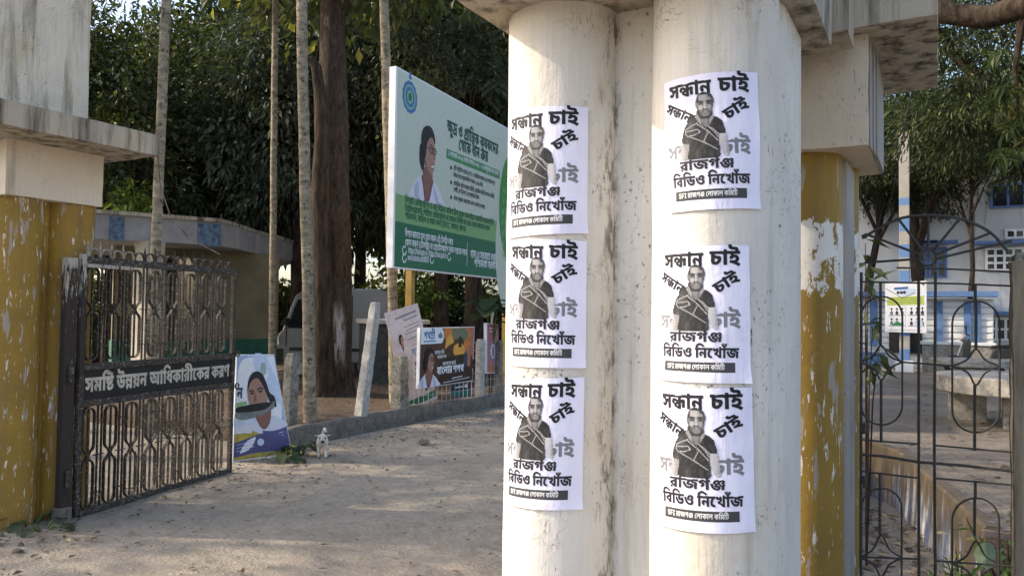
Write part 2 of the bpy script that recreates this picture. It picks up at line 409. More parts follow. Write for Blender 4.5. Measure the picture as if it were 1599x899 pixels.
# outlines of the letters used on the signs: advance, contours, then (dx*2+on, dy) steps in quarter-thousandths of the letter size
GLYPHS = (
(164,2,44,333,156,1,-34,-35,0,1,-122,-83,0,1,74,13,-8,-4,3,-10,3,-3,0,-4,0,-8,-2,-12,-8,-9,-10,-14,-11,-24,-14,-28,-5,-17,0,-18,0,-28,6,-24,14,-9,11,57,15,6,-6,10,-6,9,0,4,0,8,4,10,10,11,10,11,3,12,12,26,11,17,0,12,0,14,-3,9,-3,-5,-2,0,4,0,8,1,4,1,8,-215,0,1,34,14,101,57,-2,15,-10,18,-11,4,-10,5,-30,4,-25,1,23,33,41,-11,24,-2,32,-7,18,-11,6,-17,3,-11),
(206,5,14,279,128,1,-131,-83,0,-16,7,-28,8,-32,6,-21,2,-25,35,20,6,38,10,42,8,29,5,-3,-3,1,49,13,197,71,11,-15,-14,-2,-24,-6,-26,-6,-13,-4,-3,8,28,-3,36,-10,11,-5,-2,3,0,6,1,5,4,-3,122,1,34,421,0,1,-34,23,89,116,26,0,46,-8,40,-17,17,-10,-33,-23,-18,9,-28,12,-24,6,-11,0,-4,0,-6,-3,1,-1,0,-3,6,-4,5,-2,-55,-22,-14,6,-20,16,1,12,0,9,16,15,36,8,22,385,52,0,-12,4,-15,7,-9,-77,-7,-6,10,-6,18,1,10,0,16,14,23,15,11,43,-19,-38,-5,-60,-9,-19,-4,-7,32,24,5,48,9,29,4,53,-20,-8,-8,-8,-20),
(76,1,21,157,156,1,-34,-37,0,1,-122,-83,0,1,110,-6,6,-16,6,-13,0,-1,0,1,34,9,0,10,0,16,-6,7,-7,-2,4,0,9,1,3,1,14,73,0,11,-17),
(150,1,36,305,156,1,-34,-35,0,1,-122,-83,0,1,50,11,-11,-16,9,-30,13,-26,7,-13,0,-6,0,-6,-4,1,-2,0,-4,14,-6,11,-3,-35,-33,-32,7,-42,25,1,16,0,13,22,18,38,8,23,0,18,0,34,-5,32,-10,19,-8,-9,-2,0,5,0,14,1,5,1,20,-187,0,1,34),
(140,1,57,285,156,1,-34,-169,0,1,-6,1,-30,2,-2,0,-7,1,-3,1,-24,0,-4,2,-4,5,-2,4,-2,9,0,10,0,16,4,9,4,8,4,8,9,1,4,0,3,-4,3,-7,0,-3,0,-10,0,-22,4,-9,4,-6,3,-16,8,-5,4,11,32,8,-6,20,-10,26,-4,17,0,13,0,20,0,30,-4,9,-4,10,-4,10,-13,1,-8,0,-11,-16,-21,-15,-9,-18,-11,-54,-15,-33,0,-22,0,-36,5,-11,6,-14,5,-14,18,1,17,1,67,-35,0,1,34),
(137,4,31,161,156,0,6,-12,7,-15,0,-15,0,-40,0,-48,7,-13,8,-10,5,-8,15,1,9,0,4,2,7,3,5,81,-3,0,-2,-2,-4,1,-1,0,-5,4,-7,7,-2,6,-1,14,-2,17,0,19,0,28,0,32,-4,13,-4,14,-6,12,-18,1,-14,44,135,116,42,0,52,-12,24,-21,1,-11,0,-20,-46,-19,-33,-4,-19,11,24,-2,42,-7,42,-9,23,-8,-43,-30,-20,7,-50,13,-56,11,-60,8,-31,2,13,32,16,-2,38,-2,17,0,20,0,28,3,18,8,1,6,0,7,-16,7,-17,0,-8,0,-10,-2,-8,-4,1,-2,0,-2,2,-4,3,-1,-79,-4,-4,4,-4,10,1,5,0,10,28,14,50,8,9,65,101,0,8,-26,12,-21,3,51,10,23,-2,24,-6,24,-14,3,-10,4,279,156,1,-34,-281,0,1,34),
(145,3,17,297,156,1,-34,-37,0,1,-122,-85,0,-18,12,-40,17,-48,11,-31,4,-29,37,44,13,90,18,47,6,-7,-7,1,11,-179,0,1,34,13,173,86,11,-2,-22,-4,-40,-8,-19,-6,16,-2,32,-9,30,-13,11,-8,-11,0,0,5,-4,13,1,6,12,75,-7,-18,0,-22,10,1,9,0,8,22,11,19,0,18,0,20,-11,1,-8,0,-8,-20,-11),
(239,2,57,211,5,-32,0,-62,9,-56,23,-42,37,-13,29,79,10,12,-27,34,-32,48,-14,31,0,30,0,24,12,1,7,0,5,-8,10,-5,4,65,-1,-18,-8,-28,-11,-32,-5,-23,0,-22,0,-38,7,-20,14,1,13,0,10,22,17,23,9,-8,-1,-20,0,-9,0,-137,0,1,34,489,0,1,-34,-89,0,-22,0,-50,1,-23,1,-24,-6,-38,-11,-24,-10,1,-6,0,-3,6,-3,7,0,6,0,12,3,7,3,89,-13,2,-5,2,-9,1,-5,0,-14,-24,-24,-56,-16,26,445,44,0,-9,4,-20,9,-10,-83,-9,-6,12,-8,24,1,14,0,7,6,19,5,9,-28,3,-48,10,-34,16,-9,12,81,6,6,-5,16,-7,28,-4,23,0,4,0,14,1,9,0,35,-27,-8,-9,-8,-21),
(171,1,52,225,0,1,103,5,-11,-8,6,-20,12,-22,9,-26,6,-15,0,-20,0,-24,-9,-11,-6,-1,2,14,4,20,3,17,0,18,0,30,-7,16,-14,1,-10,0,-15,-44,-27,-41,-11,-43,32,30,7,20,8,1,6,0,3,-8,3,-5,0,-8,0,-16,-3,-9,-3,-57,25,18,13,38,20,44,11,31,0,18,0,34,-6,36,-14,23,-11,-19,4,-2,4,0,14,1,7,1,18,75,0,11,-17,39,0,1,-34,-37,0,1,-122),
(224,4,75,205,157,32,0,38,-10,16,-15,1,-8,0,-12,-30,-18,-23,-7,-18,-6,-10,-6,1,-2,0,-2,6,-3,7,0,2,0,8,2,7,3,65,-15,2,-2,2,-8,1,-5,0,-21,-54,-26,-53,0,-28,0,-56,9,-52,22,-40,38,-15,29,77,10,8,-20,24,-28,28,-19,32,-8,19,0,18,0,18,5,6,6,1,3,0,3,-4,5,-3,2,37,1,-18,-8,-26,-8,-21,0,-30,0,-36,16,1,14,0,7,12,11,28,12,23,7,18,7,10,5,1,3,0,2,-2,2,-6,1,-3,0,-12,0,-16,-4,-10,-5,1,-2,0,-3,4,-2,7,-2,-49,-24,-16,4,-26,13,1,12,0,9,20,15,32,14,42,7,22,357,157,34,0,38,-17,1,-12,0,-8,-16,-14,-40,-12,-37,-4,-13,24,16,2,16,5,1,3,0,3,-6,1,-3,0,-14,0,-32,-12,-15,-11,-31,24,16,8,32,12,38,8,24,359,53,-14,0,-32,4,-34,9,-30,16,-11,12,45,16,8,-10,20,-14,22,-6,11,0,8,0,6,2,1,3,0,4,-10,5,-9,3,55,13,10,-3,18,-8,14,-11,1,-7,0,-12,-36,-16,15,409,36,0,-7,4,-15,5,-9,-79,-7,-6,10,-6,16,1,8,0,14,16,19,13,8,49,-2,25,-9,-8,-6,-8,-12),
(76,1,33,157,156,1,-34,-37,0,1,-122,-83,0,1,122,-37,0,1,34,41,0,-8,4,-16,12,-7,5,28,21,52,22,50,9,29,0,22,0,38,-3,44,-10,54,-15,37,-12,-37,-27,-38,12,-52,16,-38,6,-17,0,-18,0,-26,-8,-22,-10,-9,-6,4,-4,12,-10,5,-2),
(145,2,17,297,156,1,-34,-37,0,1,-122,-85,0,-18,12,-40,17,-48,11,-31,4,-29,37,44,13,90,18,47,6,-7,-7,1,11,-179,0,1,34,13,173,86,11,-2,-22,-4,-40,-8,-19,-6,16,-2,32,-9,30,-13,11,-8,-11,0,0,5,-4,13,1,6),
(178,1,49,361,156,1,-34,-151,0,1,-25,0,-3,4,-4,7,0,6,0,10,4,8,6,5,5,65,5,16,-12,18,-24,1,-14,0,-17,-30,-25,-60,-14,-45,0,-30,0,-60,9,-54,22,-44,38,-15,30,79,10,14,-28,34,-32,44,-13,27,0,28,0,34,11,1,13,0,8,-14,12,-7,5,73,1,-18,-12,-36,-14,-38,-7,-19,0,-20,0,-30,5,-9,6,-8,5,-8,15,1,9,1,25,-127,0,1,34),
(189,2,31,259,157,48,0,50,-21,1,-16,0,-14,-32,-22,-46,-16,-25,-6,-25,31,22,5,24,10,1,8,0,4,-8,4,-9,0,-10,0,-16,-3,-14,-5,-8,-6,1,-3,0,-2,6,-4,9,0,-13,-33,-42,2,-42,20,1,15,0,12,24,19,38,14,48,7,23,363,54,0,-22,-66,-26,-61,0,-38,0,-68,11,-58,25,-46,42,-17,32,81,11,14,-31,40,-38,52,-17,37,0,20,0,28,8,1,8,0,7,-16,8,-15,4,69,18,20,-7,30,-20),
(58,0),
(96,1,33,199,156,1,-34,-33,0,-16,-6,-24,-14,-16,-15,-8,-15,1,-8,0,-12,12,-14,20,-5,13,0,8,0,14,1,7,1,25,-31,-16,-3,-26,-2,-17,0,-36,0,-56,13,-28,29,1,23,0,15,18,27,38,22,29,7,-25,-12,-8,-1,-18,0,-15,0,-35,0,1,34),
(182,3,22,369,156,1,-34,-35,0,1,-122,-83,0,-18,10,-32,15,-34,11,-44,8,-29,3,-21,35,59,-10,30,-2,44,-8,32,-11,17,-7,0,5,0,12,1,7,1,105,73,0,13,-17,17,233,114,0,-12,-20,-23,-46,-15,-41,-3,-43,7,-11,14,24,4,36,7,20,10,1,7,0,6,-20,11,-9,5,83,24,12,-7,20,-23,23,95,103,-34,0,-40,17,1,15,0,6,6,11,5,5,75,-7,-2,-2,-2,-4,1,-2,0,-3,4,-3,9,0,4,0,10,2,10,6,5,6,61,6,1,-14,-16,-12,-28,-18,-34,-9),
(0,2,16,31,221,-2,-15,-24,-25,-44,-15,-35,0,-36,0,-46,14,-24,25,-1,16,65,3,2,-15,18,-16,23,0,20,0,22,15,3,16,12,-49,212,0,-6,-14,-7,-13,0,-14,0,-14,7,1,6,0,6,14,7,15,0,14,0,14,-7),
(150,1,51,153,-2,-40,0,-58,12,-32,24,-1,16,65,0,0,-8,20,-12,28,-5,21,0,18,0,30,5,16,11,1,7,0,6,-16,8,-26,6,-17,2,-35,4,-44,6,-48,22,1,18,0,15,34,22,56,13,37,0,36,0,54,-13,32,-22,1,-15,-61,0,-2,11,-32,11,-27,0,-18,0,-26,-5,-14,-9,1,-6,0,-7,18,-9,24,-5,15,-1,31,-4,20,-2,36,-8,28,-12,16,-16,1,-11,0,-15,-30,-22,-58,-12),
(135,1,10,33,0,1,167,217,0,1,-27,-151,0,1,-48,139,0,1,-26,-137,0,1,-66),
(108,1,12,17,0,1,27,61,0,1,113,-59,0,1,27,185,0,1,-27,-59,0,1,-113,61,0,1,-27),
(58,0),
(141,3,17,287,156,1,-24,-43,0,1,-132,-53,0,-16,14,-48,22,-58,16,-33,3,-21,27,42,13,96,24,49,8,-7,-9,1,14,-191,0,1,24,13,189,107,11,-6,-30,-5,-62,-15,-29,-9,22,-2,44,-12,40,-18,15,-12,-7,-2,0,6,0,12,1,6,12,79,-2,-14,0,-18,9,1,7,0,8,18,9,15,0,14,0,18,-9,1,-8,0,-7,-18,-9),
(67,1,21,139,156,1,-24,-43,0,1,-132,-53,0,1,116,-8,7,-18,9,-15,0,-1,0,1,24,9,0,12,0,18,-7,9,-8,-2,2,0,9,1,3,1,17,45,0,11,-16),
(221,2,57,195,11,-32,0,-54,10,-48,23,-38,38,-13,29,53,7,16,-31,36,-36,48,-15,33,0,32,0,28,13,1,13,0,8,-6,11,-3,4,39,-1,-12,-7,-28,-11,-32,-6,-19,0,-20,0,-32,7,-16,15,1,10,0,11,24,20,31,9,-10,0,-16,0,-7,0,-143,0,1,24,451,0,1,-24,-133,0,-12,0,-30,0,-9,1,-28,-7,-40,-13,-18,-13,1,-6,0,-5,10,-5,9,0,14,0,20,6,13,5,63,-9,2,-5,6,-13,1,-7,0,-13,-24,-22,-48,-15,26,397,50,0,-11,8,-23,9,-12,-53,-6,-10,14,-8,26,1,14,0,11,6,19,7,8,-32,2,-48,11,-34,17,-11,11,57,3,6,-5,20,-10,32,-6,27,0,6,0,10,1,7,0,29,-21,-10,-10,-10,-21),
(156,1,52,219,0,1,105,13,-11,-12,8,-24,14,-26,11,-28,7,-15,0,-22,0,-28,-12,-9,-9,-5,1,10,3,22,4,17,0,22,0,28,-8,16,-14,1,-9,0,-14,-40,-24,-39,-11,-33,23,28,6,32,13,1,7,0,6,-12,5,-11,0,-10,0,-20,-3,-11,-3,-43,19,16,12,34,20,40,11,25,0,22,0,36,-7,36,-15,21,-12,-15,2,0,4,-2,11,1,8,1,24,45,0,11,-16,45,0,1,-24,-43,0,1,-132),
(206,4,75,185,157,22,0,32,-8,16,-13,1,-8,0,-13,-28,-19,-19,-7,-18,-7,-14,-8,1,-4,0,-4,10,-4,7,0,10,0,12,4,13,6,47,-10,4,-4,4,-10,1,-6,0,-19,-50,-23,-47,0,-24,0,-48,7,-48,20,-38,39,-13,31,53,7,12,-25,26,-32,28,-17,32,-6,17,0,18,0,22,4,14,9,1,7,0,2,-4,6,-3,4,31,2,-16,-8,-32,-10,-21,0,-28,0,-30,16,1,12,0,8,10,11,24,11,19,6,16,7,16,9,1,4,0,3,-4,4,-10,3,-7,0,-14,0,-22,-6,-12,-8,1,-4,0,-3,6,-4,9,-2,-33,-17,-16,4,-20,13,1,10,0,7,16,14,28,12,38,7,22,325,157,28,0,34,-15,1,-11,0,-7,-14,-13,-32,-11,-31,-4,-9,19,18,2,20,7,1,4,0,4,-12,4,-7,0,-18,0,-36,-15,-13,-13,-29,15,16,11,30,15,36,8,24,319,60,-14,0,-30,5,-30,10,-22,15,-7,11,35,15,8,-12,20,-16,24,-8,17,0,8,0,14,4,1,5,0,5,-14,8,-15,3,41,9,8,-2,20,-8,12,-10,1,-8,0,-11,-36,-15,15,363,36,0,-6,6,-18,5,-8,-51,-6,-6,11,-6,19,1,10,0,13,16,18,9,6,25,1,25,-10,-10,-7,-8,-15),
(88,1,28,181,156,1,-24,-21,0,-14,-4,-30,-14,-24,-17,-14,-21,1,-12,0,-15,16,-19,26,-7,15,0,8,0,16,2,9,2,23,-21,-14,-4,-28,-3,-15,0,-32,0,-50,15,-26,29,1,21,0,15,18,28,30,23,42,19,23,7),
(174,1,55,353,156,1,-24,-43,0,1,-132,-55,0,1,82,11,-11,-6,7,-22,9,-11,0,-6,0,-12,-2,-8,-7,1,-7,0,-3,2,-3,1,-2,-45,-1,-4,8,-12,12,-20,7,-13,0,-10,0,-12,-4,-8,-7,1,-4,0,-10,28,-12,21,-3,-19,-24,-24,5,-40,13,-20,20,1,12,0,12,20,17,38,9,23,0,24,0,38,-10,19,-10,-9,1,6,8,24,9,17,0,16,0,24,-7,13,-5,-9,-3,0,5,-2,11,1,5,1,15,-255,0,1,24),
(192,3,19,389,156,1,-24,-147,0,1,-15,1,-8,1,-109,-53,0,-16,14,-46,22,-58,16,-33,3,-21,27,42,13,96,24,49,7,-7,-8,1,14,-191,0,1,24,14,187,106,11,-5,-20,-4,-40,-9,-40,-10,-19,-6,22,-2,42,-12,40,-18,15,-12,-5,-2,0,5,-2,12,1,6,22,367,68,0,-9,-12,-15,-30,-9,-23,0,-10,0,-14,1,-7,0,3,24,2,0,8,0,5,0,18,0,10,7,1,5,0,10,-40,16,-37,4,1,24,36,-3,60,-15,36,-25),
(67,1,33,139,156,1,-24,-43,0,1,-132,-53,0,1,132,-43,0,1,24,43,0,-6,4,-18,12,-5,4,22,18,42,24,50,11,31,0,22,0,42,-5,42,-10,50,-18,33,-11,-31,-19,-34,14,-50,17,-42,9,-23,0,-22,0,-32,-10,-24,-14,-11,-9,4,-4,12,-9,9,-4),
(144,2,37,295,156,1,-24,-45,0,1,-132,-53,0,1,39,9,-13,-18,12,-30,17,-30,9,-15,0,-14,0,-18,-7,1,-7,0,-8,22,-9,17,-3,-17,-24,-24,4,-34,13,-18,18,1,10,0,13,24,16,34,8,21,0,22,0,38,-7,32,-13,15,-11,-7,-2,0,6,-2,12,1,5,1,54,-197,0,1,24,15,145,82,0,-2,0,-5,1,-2,-53,8,0,12,-14,15,-34,8,-29,2,11,22,23,-3,28,-2,38,-9,24,-13,10,-19),
(134,2,44,273,156,1,-24,-179,0,1,-82,0,-8,4,-7,5,-3,8,-3,15,0,14,0,24,7,13,7,10,6,10,15,1,7,0,5,-12,7,-13,0,-6,0,-10,-1,-3,0,-7,23,10,1,20,2,13,0,24,0,28,-8,16,-15,1,-10,0,-13,-20,-23,-15,-9,-16,-11,-48,-13,-29,0,-22,0,-28,4,-7,4,-10,5,-12,15,1,16,1,82,-41,0,1,24,31,175,156,0,8,-16,8,-19,0,-29,0,-32,0,-42,6,-13,7,-10,5,-8,14,1,10,0,4,0,6,3,4,53,-2,0,-2,-2,-4,1,-2,0,-6,6,-8,5,-3,8,-3,16,-2,21,0,31,0,26,0,32,-4,11,-6,10,-4,10,-15,1,-11),
(154,2,37,313,156,1,-34,-37,0,1,-122,-83,0,1,36,9,-12,-14,10,-32,12,-28,6,-11,0,-6,0,-6,-3,1,-3,0,-4,14,-6,13,-2,-25,-33,-24,4,-40,12,-22,19,1,13,0,14,24,16,38,7,25,0,16,0,32,-4,34,-9,17,-9,-7,-1,0,6,0,13,1,5,1,35,-193,0,1,34,15,163,79,0,-3,-2,-8,-1,-3,-79,10,-2,9,-8,12,-28,7,-29,1,15,29,33,-3,28,-3,40,-8,26,-12,12,-17),
(150,6,17,145,148,58,0,64,-24,1,-18,0,-12,-18,-18,-34,-11,-48,-6,-27,0,-42,0,-56,9,-30,19,1,14,0,11,22,18,40,12,46,6,14,143,126,-16,0,-20,-6,-10,-9,1,-5,0,-9,18,-9,21,0,14,0,22,6,12,9,1,6,0,7,-20,10,8,97,135,30,-9,66,-27,27,-15,-27,-16,-32,19,-60,25,-29,9,10,305,156,1,-34,-131,0,-33,8,-85,-7,-12,-1,-24,0,-7,0,-11,0,1,34,31,185,156,0,6,-12,7,-15,0,-35,0,-40,0,-48,7,-13,8,-8,5,-8,15,1,9,0,4,2,7,1,5,81,-3,0,-2,0,-4,1,-1,0,-5,4,-7,5,-2,6,-1,14,-2,17,0,39,0,28,0,32,-4,13,-4,14,-6,12,-18,1,-14,31,147,-3,-52,0,-52,21,1,16,0,11,26,16,40,13,27,7,69,-17,-22,-4,-34,-8,-18,-8,1,-5,0,-3,6,-4,10,-3,9,0,14,0,24,4,12,6,1,5,0,2,-6,4,-3,2,69,20,14,-9,14,-13,1,-10,0,-12,-30,-20,-64,-11),
(178,2,31,229,156,0,6,-10,7,-17,0,-49,0,-40,0,-50,7,-11,8,-8,5,-8,15,1,9,0,4,0,7,3,5,81,-3,-2,-2,0,-4,1,-1,0,-5,4,-7,7,-2,6,-1,14,-2,17,0,53,0,30,0,30,-4,15,-4,12,-6,12,-18,1,-14,49,361,156,1,-34,-151,0,1,-25,0,-3,4,-4,7,0,6,0,10,4,8,6,5,5,65,5,16,-12,18,-24,1,-14,0,-17,-30,-25,-60,-14,-45,0,-30,0,-60,9,-54,22,-44,38,-15,30,79,10,14,-28,34,-32,44,-13,27,0,28,0,34,11,1,13,0,8,-14,12,-7,5,73,1,-18,-12,-36,-14,-38,-7,-19,0,-20,0,-30,5,-9,6,-8,5,-8,15,1,9,1,25,-127,0,1,34),
(155,3,36,315,156,1,-34,-37,0,1,-74,-83,0,1,16,3,-9,-18,10,-32,12,-28,5,-9,0,-6,0,-4,-2,1,-2,0,-3,8,-4,9,-2,-37,-29,-30,6,-34,20,1,14,0,13,22,15,40,8,23,0,22,0,38,-7,34,-11,15,-7,-9,3,0,5,0,8,1,5,1,10,-195,0,1,34,24,109,49,24,0,44,-10,36,-17,19,-11,-35,-18,-12,8,-26,11,-24,6,-5,0,-6,0,-4,-3,1,-2,0,-2,6,-5,7,-2,-35,-26,-16,4,-28,10,-16,15,1,11,0,9,18,14,34,8,9,277,50,1,-61,-83,0,1,19,3,18,-2,6,0,10,1,6,1,2),
(154,3,21,313,156,1,-34,-37,0,1,-122,-83,0,-22,10,-46,14,-52,10,-29,3,-29,35,12,3,22,7,26,6,15,4,-18,4,-38,6,-21,2,23,26,25,-8,-55,0,1,34,21,191,122,-111,0,23,1,12,-3,22,-6,22,-6,11,-4,5,-29,-10,-1,-22,-6,-24,-6,-9,-2,-1,2,14,-2,34,-8,34,-12,17,-8,-7,-1,-2,6,0,11,1,8,12,73,-11,-20,0,-20,11,1,8,0,9,20,10,21,0,18,0,22,-10,1,-9,0,-8,-22,-11),
(307,4,19,469,156,1,-34,-37,0,1,-122,-85,0,-16,12,-46,18,-21,5,37,26,16,-4,24,-9,11,-6,0,2,0,7,-2,6,1,2,1,63,-347,0,1,34,38,197,16,-50,0,-72,17,-52,39,-15,31,79,10,10,-22,26,-27,36,-14,29,0,16,0,24,4,12,10,1,6,0,6,-6,8,-7,0,-4,0,-8,-4,1,-3,0,-2,2,-4,3,-2,-73,-5,-4,6,-6,11,1,4,0,11,22,14,40,6,23,0,34,0,48,-12,24,-23,1,-15,0,-14,-24,-22,-56,-14,9,157,101,-2,8,-26,12,-19,3,49,10,23,-2,26,-6,24,-14,3,-10,21,619,156,1,-34,-37,0,1,-122,-83,0,1,108,-6,6,-16,8,-13,0,-1,0,1,34,11,0,8,0,16,-7,7,-7,-2,4,0,9,1,3,1,15,73,0,13,-17),
(148,3,15,301,156,1,-34,-37,0,1,-122,-83,0,-20,12,-40,17,-50,12,-35,4,-27,37,44,12,92,20,49,6,-9,-9,1,45,13,179,87,11,-1,-24,-4,-44,-10,-19,-5,16,-2,34,-10,32,-13,11,-8,-11,0,0,5,-2,14,1,5,22,111,157,10,0,16,-1,9,0,-3,-30,-4,0,-4,0,-3,0,-8,0,-8,-3,1,-3,0,-5,22,-6,15,-1,-35,-24,-24,6,-36,11,-18,15,1,10,0,7,12,14,34,10),
(201,3,19,407,156,1,-34,-149,0,1,-16,3,-14,1,-92,-83,0,-20,12,-38,17,-48,11,-33,4,-29,37,44,13,92,18,45,6,-7,-7,1,11,-179,0,1,34,14,175,86,9,-2,-14,-2,-26,-6,-26,-6,-15,-4,16,-2,32,-9,30,-12,13,-8,-13,-1,0,5,-2,13,1,5,22,391,61,0,-10,-12,-16,-32,-9,-29,0,-12,0,-20,0,-7,2,5,33,2,0,8,-1,5,0,6,0,8,4,1,3,0,6,-26,10,-29,3,1,32,40,-3,62,-15,36,-24),
(76,1,48,157,122,-37,0,1,-122,-83,0,1,122,-37,0,1,34,37,0,-8,10,-20,17,-34,11,-52,6,-37,0,-24,0,-24,-2,-8,-4,1,-1,0,-2,4,-1,9,0,41,0,28,0,32,-5,13,-5,8,-4,10,-13,1,-9,-81,0,0,2,-2,4,-1,2,-4,2,-8,1,-9,0,-19,0,-26,0,-34,3,-11,5,-8,3,-10,10,1,6,0,16,68,21,77,0,100,0,114,-37,11,-36,41,0),
(156,1,39,317,156,1,-34,-37,0,1,-122,-83,0,1,104,7,-12,-14,9,-24,14,-26,7,-13,0,-6,0,-12,-2,-4,-5,1,-3,0,-4,6,-7,22,-5,21,-1,-13,-39,-42,4,-54,14,-24,23,1,16,0,12,24,20,42,12,29,0,24,0,38,-9,30,-13,11,-7,-13,5,0,6,-2,13,1,5,1,16,75,0,11,-17),
(242,5,15,489,156,1,-34,-143,0,1,-122,-83,0,1,24,3,19,-2,7,0,7,1,5,1,19,5,8,1,33,-267,0,1,34,42,473,58,0,-10,-16,-16,-36,-11,-25,0,-6,0,-16,1,-9,0,5,34,2,0,4,0,5,0,6,0,6,2,1,3,0,2,-4,4,-3,1,-4,2,-18,2,-17,0,-49,-2,-36,0,-52,11,-28,22,1,16,0,5,4,9,3,4,69,-7,0,-2,-2,-6,1,-4,0,-7,14,-9,25,0,51,2,42,0,54,-8,17,-8,12,-5,14,-16,26,177,65,22,0,34,-7,32,-13,19,-11,-7,-18,-13,-14,-8,8,-22,14,-24,8,-13,0,-6,0,-6,-1,-4,-4,1,-3,0,-2,2,-5,3,-4,-81,-6,-6,6,-4,10,1,7,0,10,18,14,28,7,30,4,30,101,112,36,0,44,-15,20,-23,1,-14,0,-2,0,-11,-1,-5,-77,0,0,3,2,9,1,4,0,5,-2,9,-8,7,-5,0,-6,0,-4,-3,1,-3,0,-3,2,-6,3,-1,-83,-6,-4,5,-4,9,1,5,0,10,18,14,28,8,32,4,14,41,90,2,3,2,7,1,2,0,10,-14,10,-11,4,87,3,10,-5,10,-14,1,-8,0,-4,-4,-8,-1,-4),
(0,1,35,-143,-66,-20,0,-36,6,-26,14,1,12,0,14,44,16,43,0,28,0,58,-8,62,-18,35,-14,-41,-24,-24,13,-46,18,-42,9,-19,0,-10,0,-8,-4,1,-4,0,-3,6,-3,7,0,6,0,8,3,4,5,2,9,1,6,1,24,85,0,1,-12,0,-10,-8,-21,-22,-18,-44,-10),
(188,2,35,381,156,1,-34,-191,0,1,-57,-25,9,26,11,72,21,41,8,59,-24,-6,-6,-8,-16,-4,-16,1,-10,0,-8,4,-16,6,-16,5,-8,-79,-9,-9,17,-4,10,-4,17,1,11,0,10,6,16,14,14,13,10,29,-10,-22,-5,-50,-13,-48,-16,-19,-9,-71,22,1,63,-107,0,1,34,31,217,29,16,0,24,-6,17,-9,3,-29,-10,5,-20,6,-21,0,-16,0,-30,-2,-30,-1,-21,0,-16,0,-38,2,-36,9,-24,20,1,16,0,7,2,12,5,5,79,-6,-2,-2,0,-8,1,-3,0,-7,8,-8,20,-4,17,0,16,0,24,2,24,1),
(195,2,63,395,156,1,-34,-37,0,1,-114,-83,0,1,92,9,-17,-16,10,-26,16,-26,10,-26,6,-13,0,-12,0,-20,-4,-22,-9,-15,-8,-17,3,10,5,26,4,13,0,20,0,26,-12,1,-9,0,-4,-2,-9,-3,-3,-23,5,4,2,14,8,18,9,9,3,51,22,47,-24,-133,-62,-53,26,29,10,-5,-7,-15,-1,12,4,8,6,1,4,0,4,-8,4,-7,0,-6,0,-14,-2,-7,-2,-51,24,26,14,40,21,46,10,27,0,22,0,36,-7,36,-13,19,-11,-5,-4,0,4,-2,12,1,4,1,31,75,0,11,-17,32,357,-11,-81,0,-4,3,-12,5,-22,3,-19,0,-18,0,-40,-4,-33,0,-16,0,-40,4,-34,10,-22,20,1,16,0,6,4,10,3,5,79,-5,0,-4,-2,-6,1,-3,0,-7,8,-8,18,-4,15,0,26,0,32,4,19,0,26,0,28,-8,9,-5,85,1),
(174,3,42,245,60,-16,0,-28,3,-28,6,-15,5,-18,6,-18,4,-5,0,-6,0,-2,-3,1,-1,0,-3,10,-6,9,-3,-51,-23,-18,7,-26,20,1,12,0,10,20,14,34,8,19,0,22,0,34,-6,21,-6,16,-5,20,-5,13,0,6,0,10,5,1,5,0,9,-18,13,-13,5,89,4,8,-4,14,-11,8,-14,1,-9,0,-9,-16,-17,-36,-11,4,353,156,1,-34,-355,0,1,34,39,203,-28,-46,0,-72,14,-58,27,-17,19,69,16,14,-12,34,-20,44,-10,29,0,24,0,22,7,1,8,0,4,-6,5,-8,2,-3,0,-4,0,-6,-1,-4,-3,1,-2,0,-1,0,-2,3,-1,-79,-3,-2,3,-2,7,1,3,0,10,20,14,38,8,29,0,38,0,50,-12,24,-20,1,-14,0,-15,-30,-21,-56,-10),
(0,1,20,-175,-16,18,5,46,12,48,11,21,4,21,-26,-10,-2,-36,-7,-34,-8,-11,-3,9,9,20,-1,48,-6,44,-10,21,-6,-31,-24,-22,7,-50,9,-46,6,-21,1),
(156,2,33,317,156,1,-34,-37,0,1,-122,-83,0,-22,10,-48,15,-54,10,-29,2,-29,35,16,5,48,12,21,5,31,4,45,-20,-16,-4,-34,-8,-15,-4,12,-2,34,-6,34,-11,15,-7,-2,4,0,10,1,3,1,23,3,18,-2,4,0,9,1,5,1,10,-197,0,1,34,12,29,130,57,-5,24,-4,56,-13,60,-20,27,-12,-33,-24,-18,10,-50,16,-56,13,-58,10,-27,3),
(150,1,34,305,156,1,-34,-191,0,1,-65,-25,4,14,8,42,19,54,18,29,8,59,-24,-6,-6,-8,-16,-4,-16,1,-9,0,-8,8,-20,5,-10,-79,-9,-8,12,-8,22,1,11,0,10,8,15,14,15,11,9,31,-10,-28,-8,-54,-20,-44,-22,-13,-8,-73,20,1,80,-31,0,1,34),
(96,1,28,199,156,1,-34,-33,0,-16,-6,-24,-14,-16,-15,-8,-15,1,-8,0,-12,12,-14,20,-5,13,0,8,0,14,1,7,1,25,-31,-16,-3,-26,-2,-17,0,-38,0,-54,13,-28,29,1,23,0,14,14,26,30,24,40,20,27,8),
(179,2,21,363,156,1,-34,-37,0,1,-122,-83,0,-24,14,-44,17,-52,11,-37,5,-17,35,55,-10,34,-2,42,-8,32,-12,17,-6,0,5,-2,12,1,7,1,105,75,0,11,-17,31,115,156,38,0,50,-13,22,-21,1,-10,0,-23,-58,-24,-49,-4,-31,5,-19,16,20,2,36,8,22,11,1,8,0,5,-12,9,-13,0,-8,0,-8,-5,1,-2,0,-4,8,-4,5,-4,-61,-19,-8,4,-16,10,-10,12,1,7,0,11,24,16,44,9),
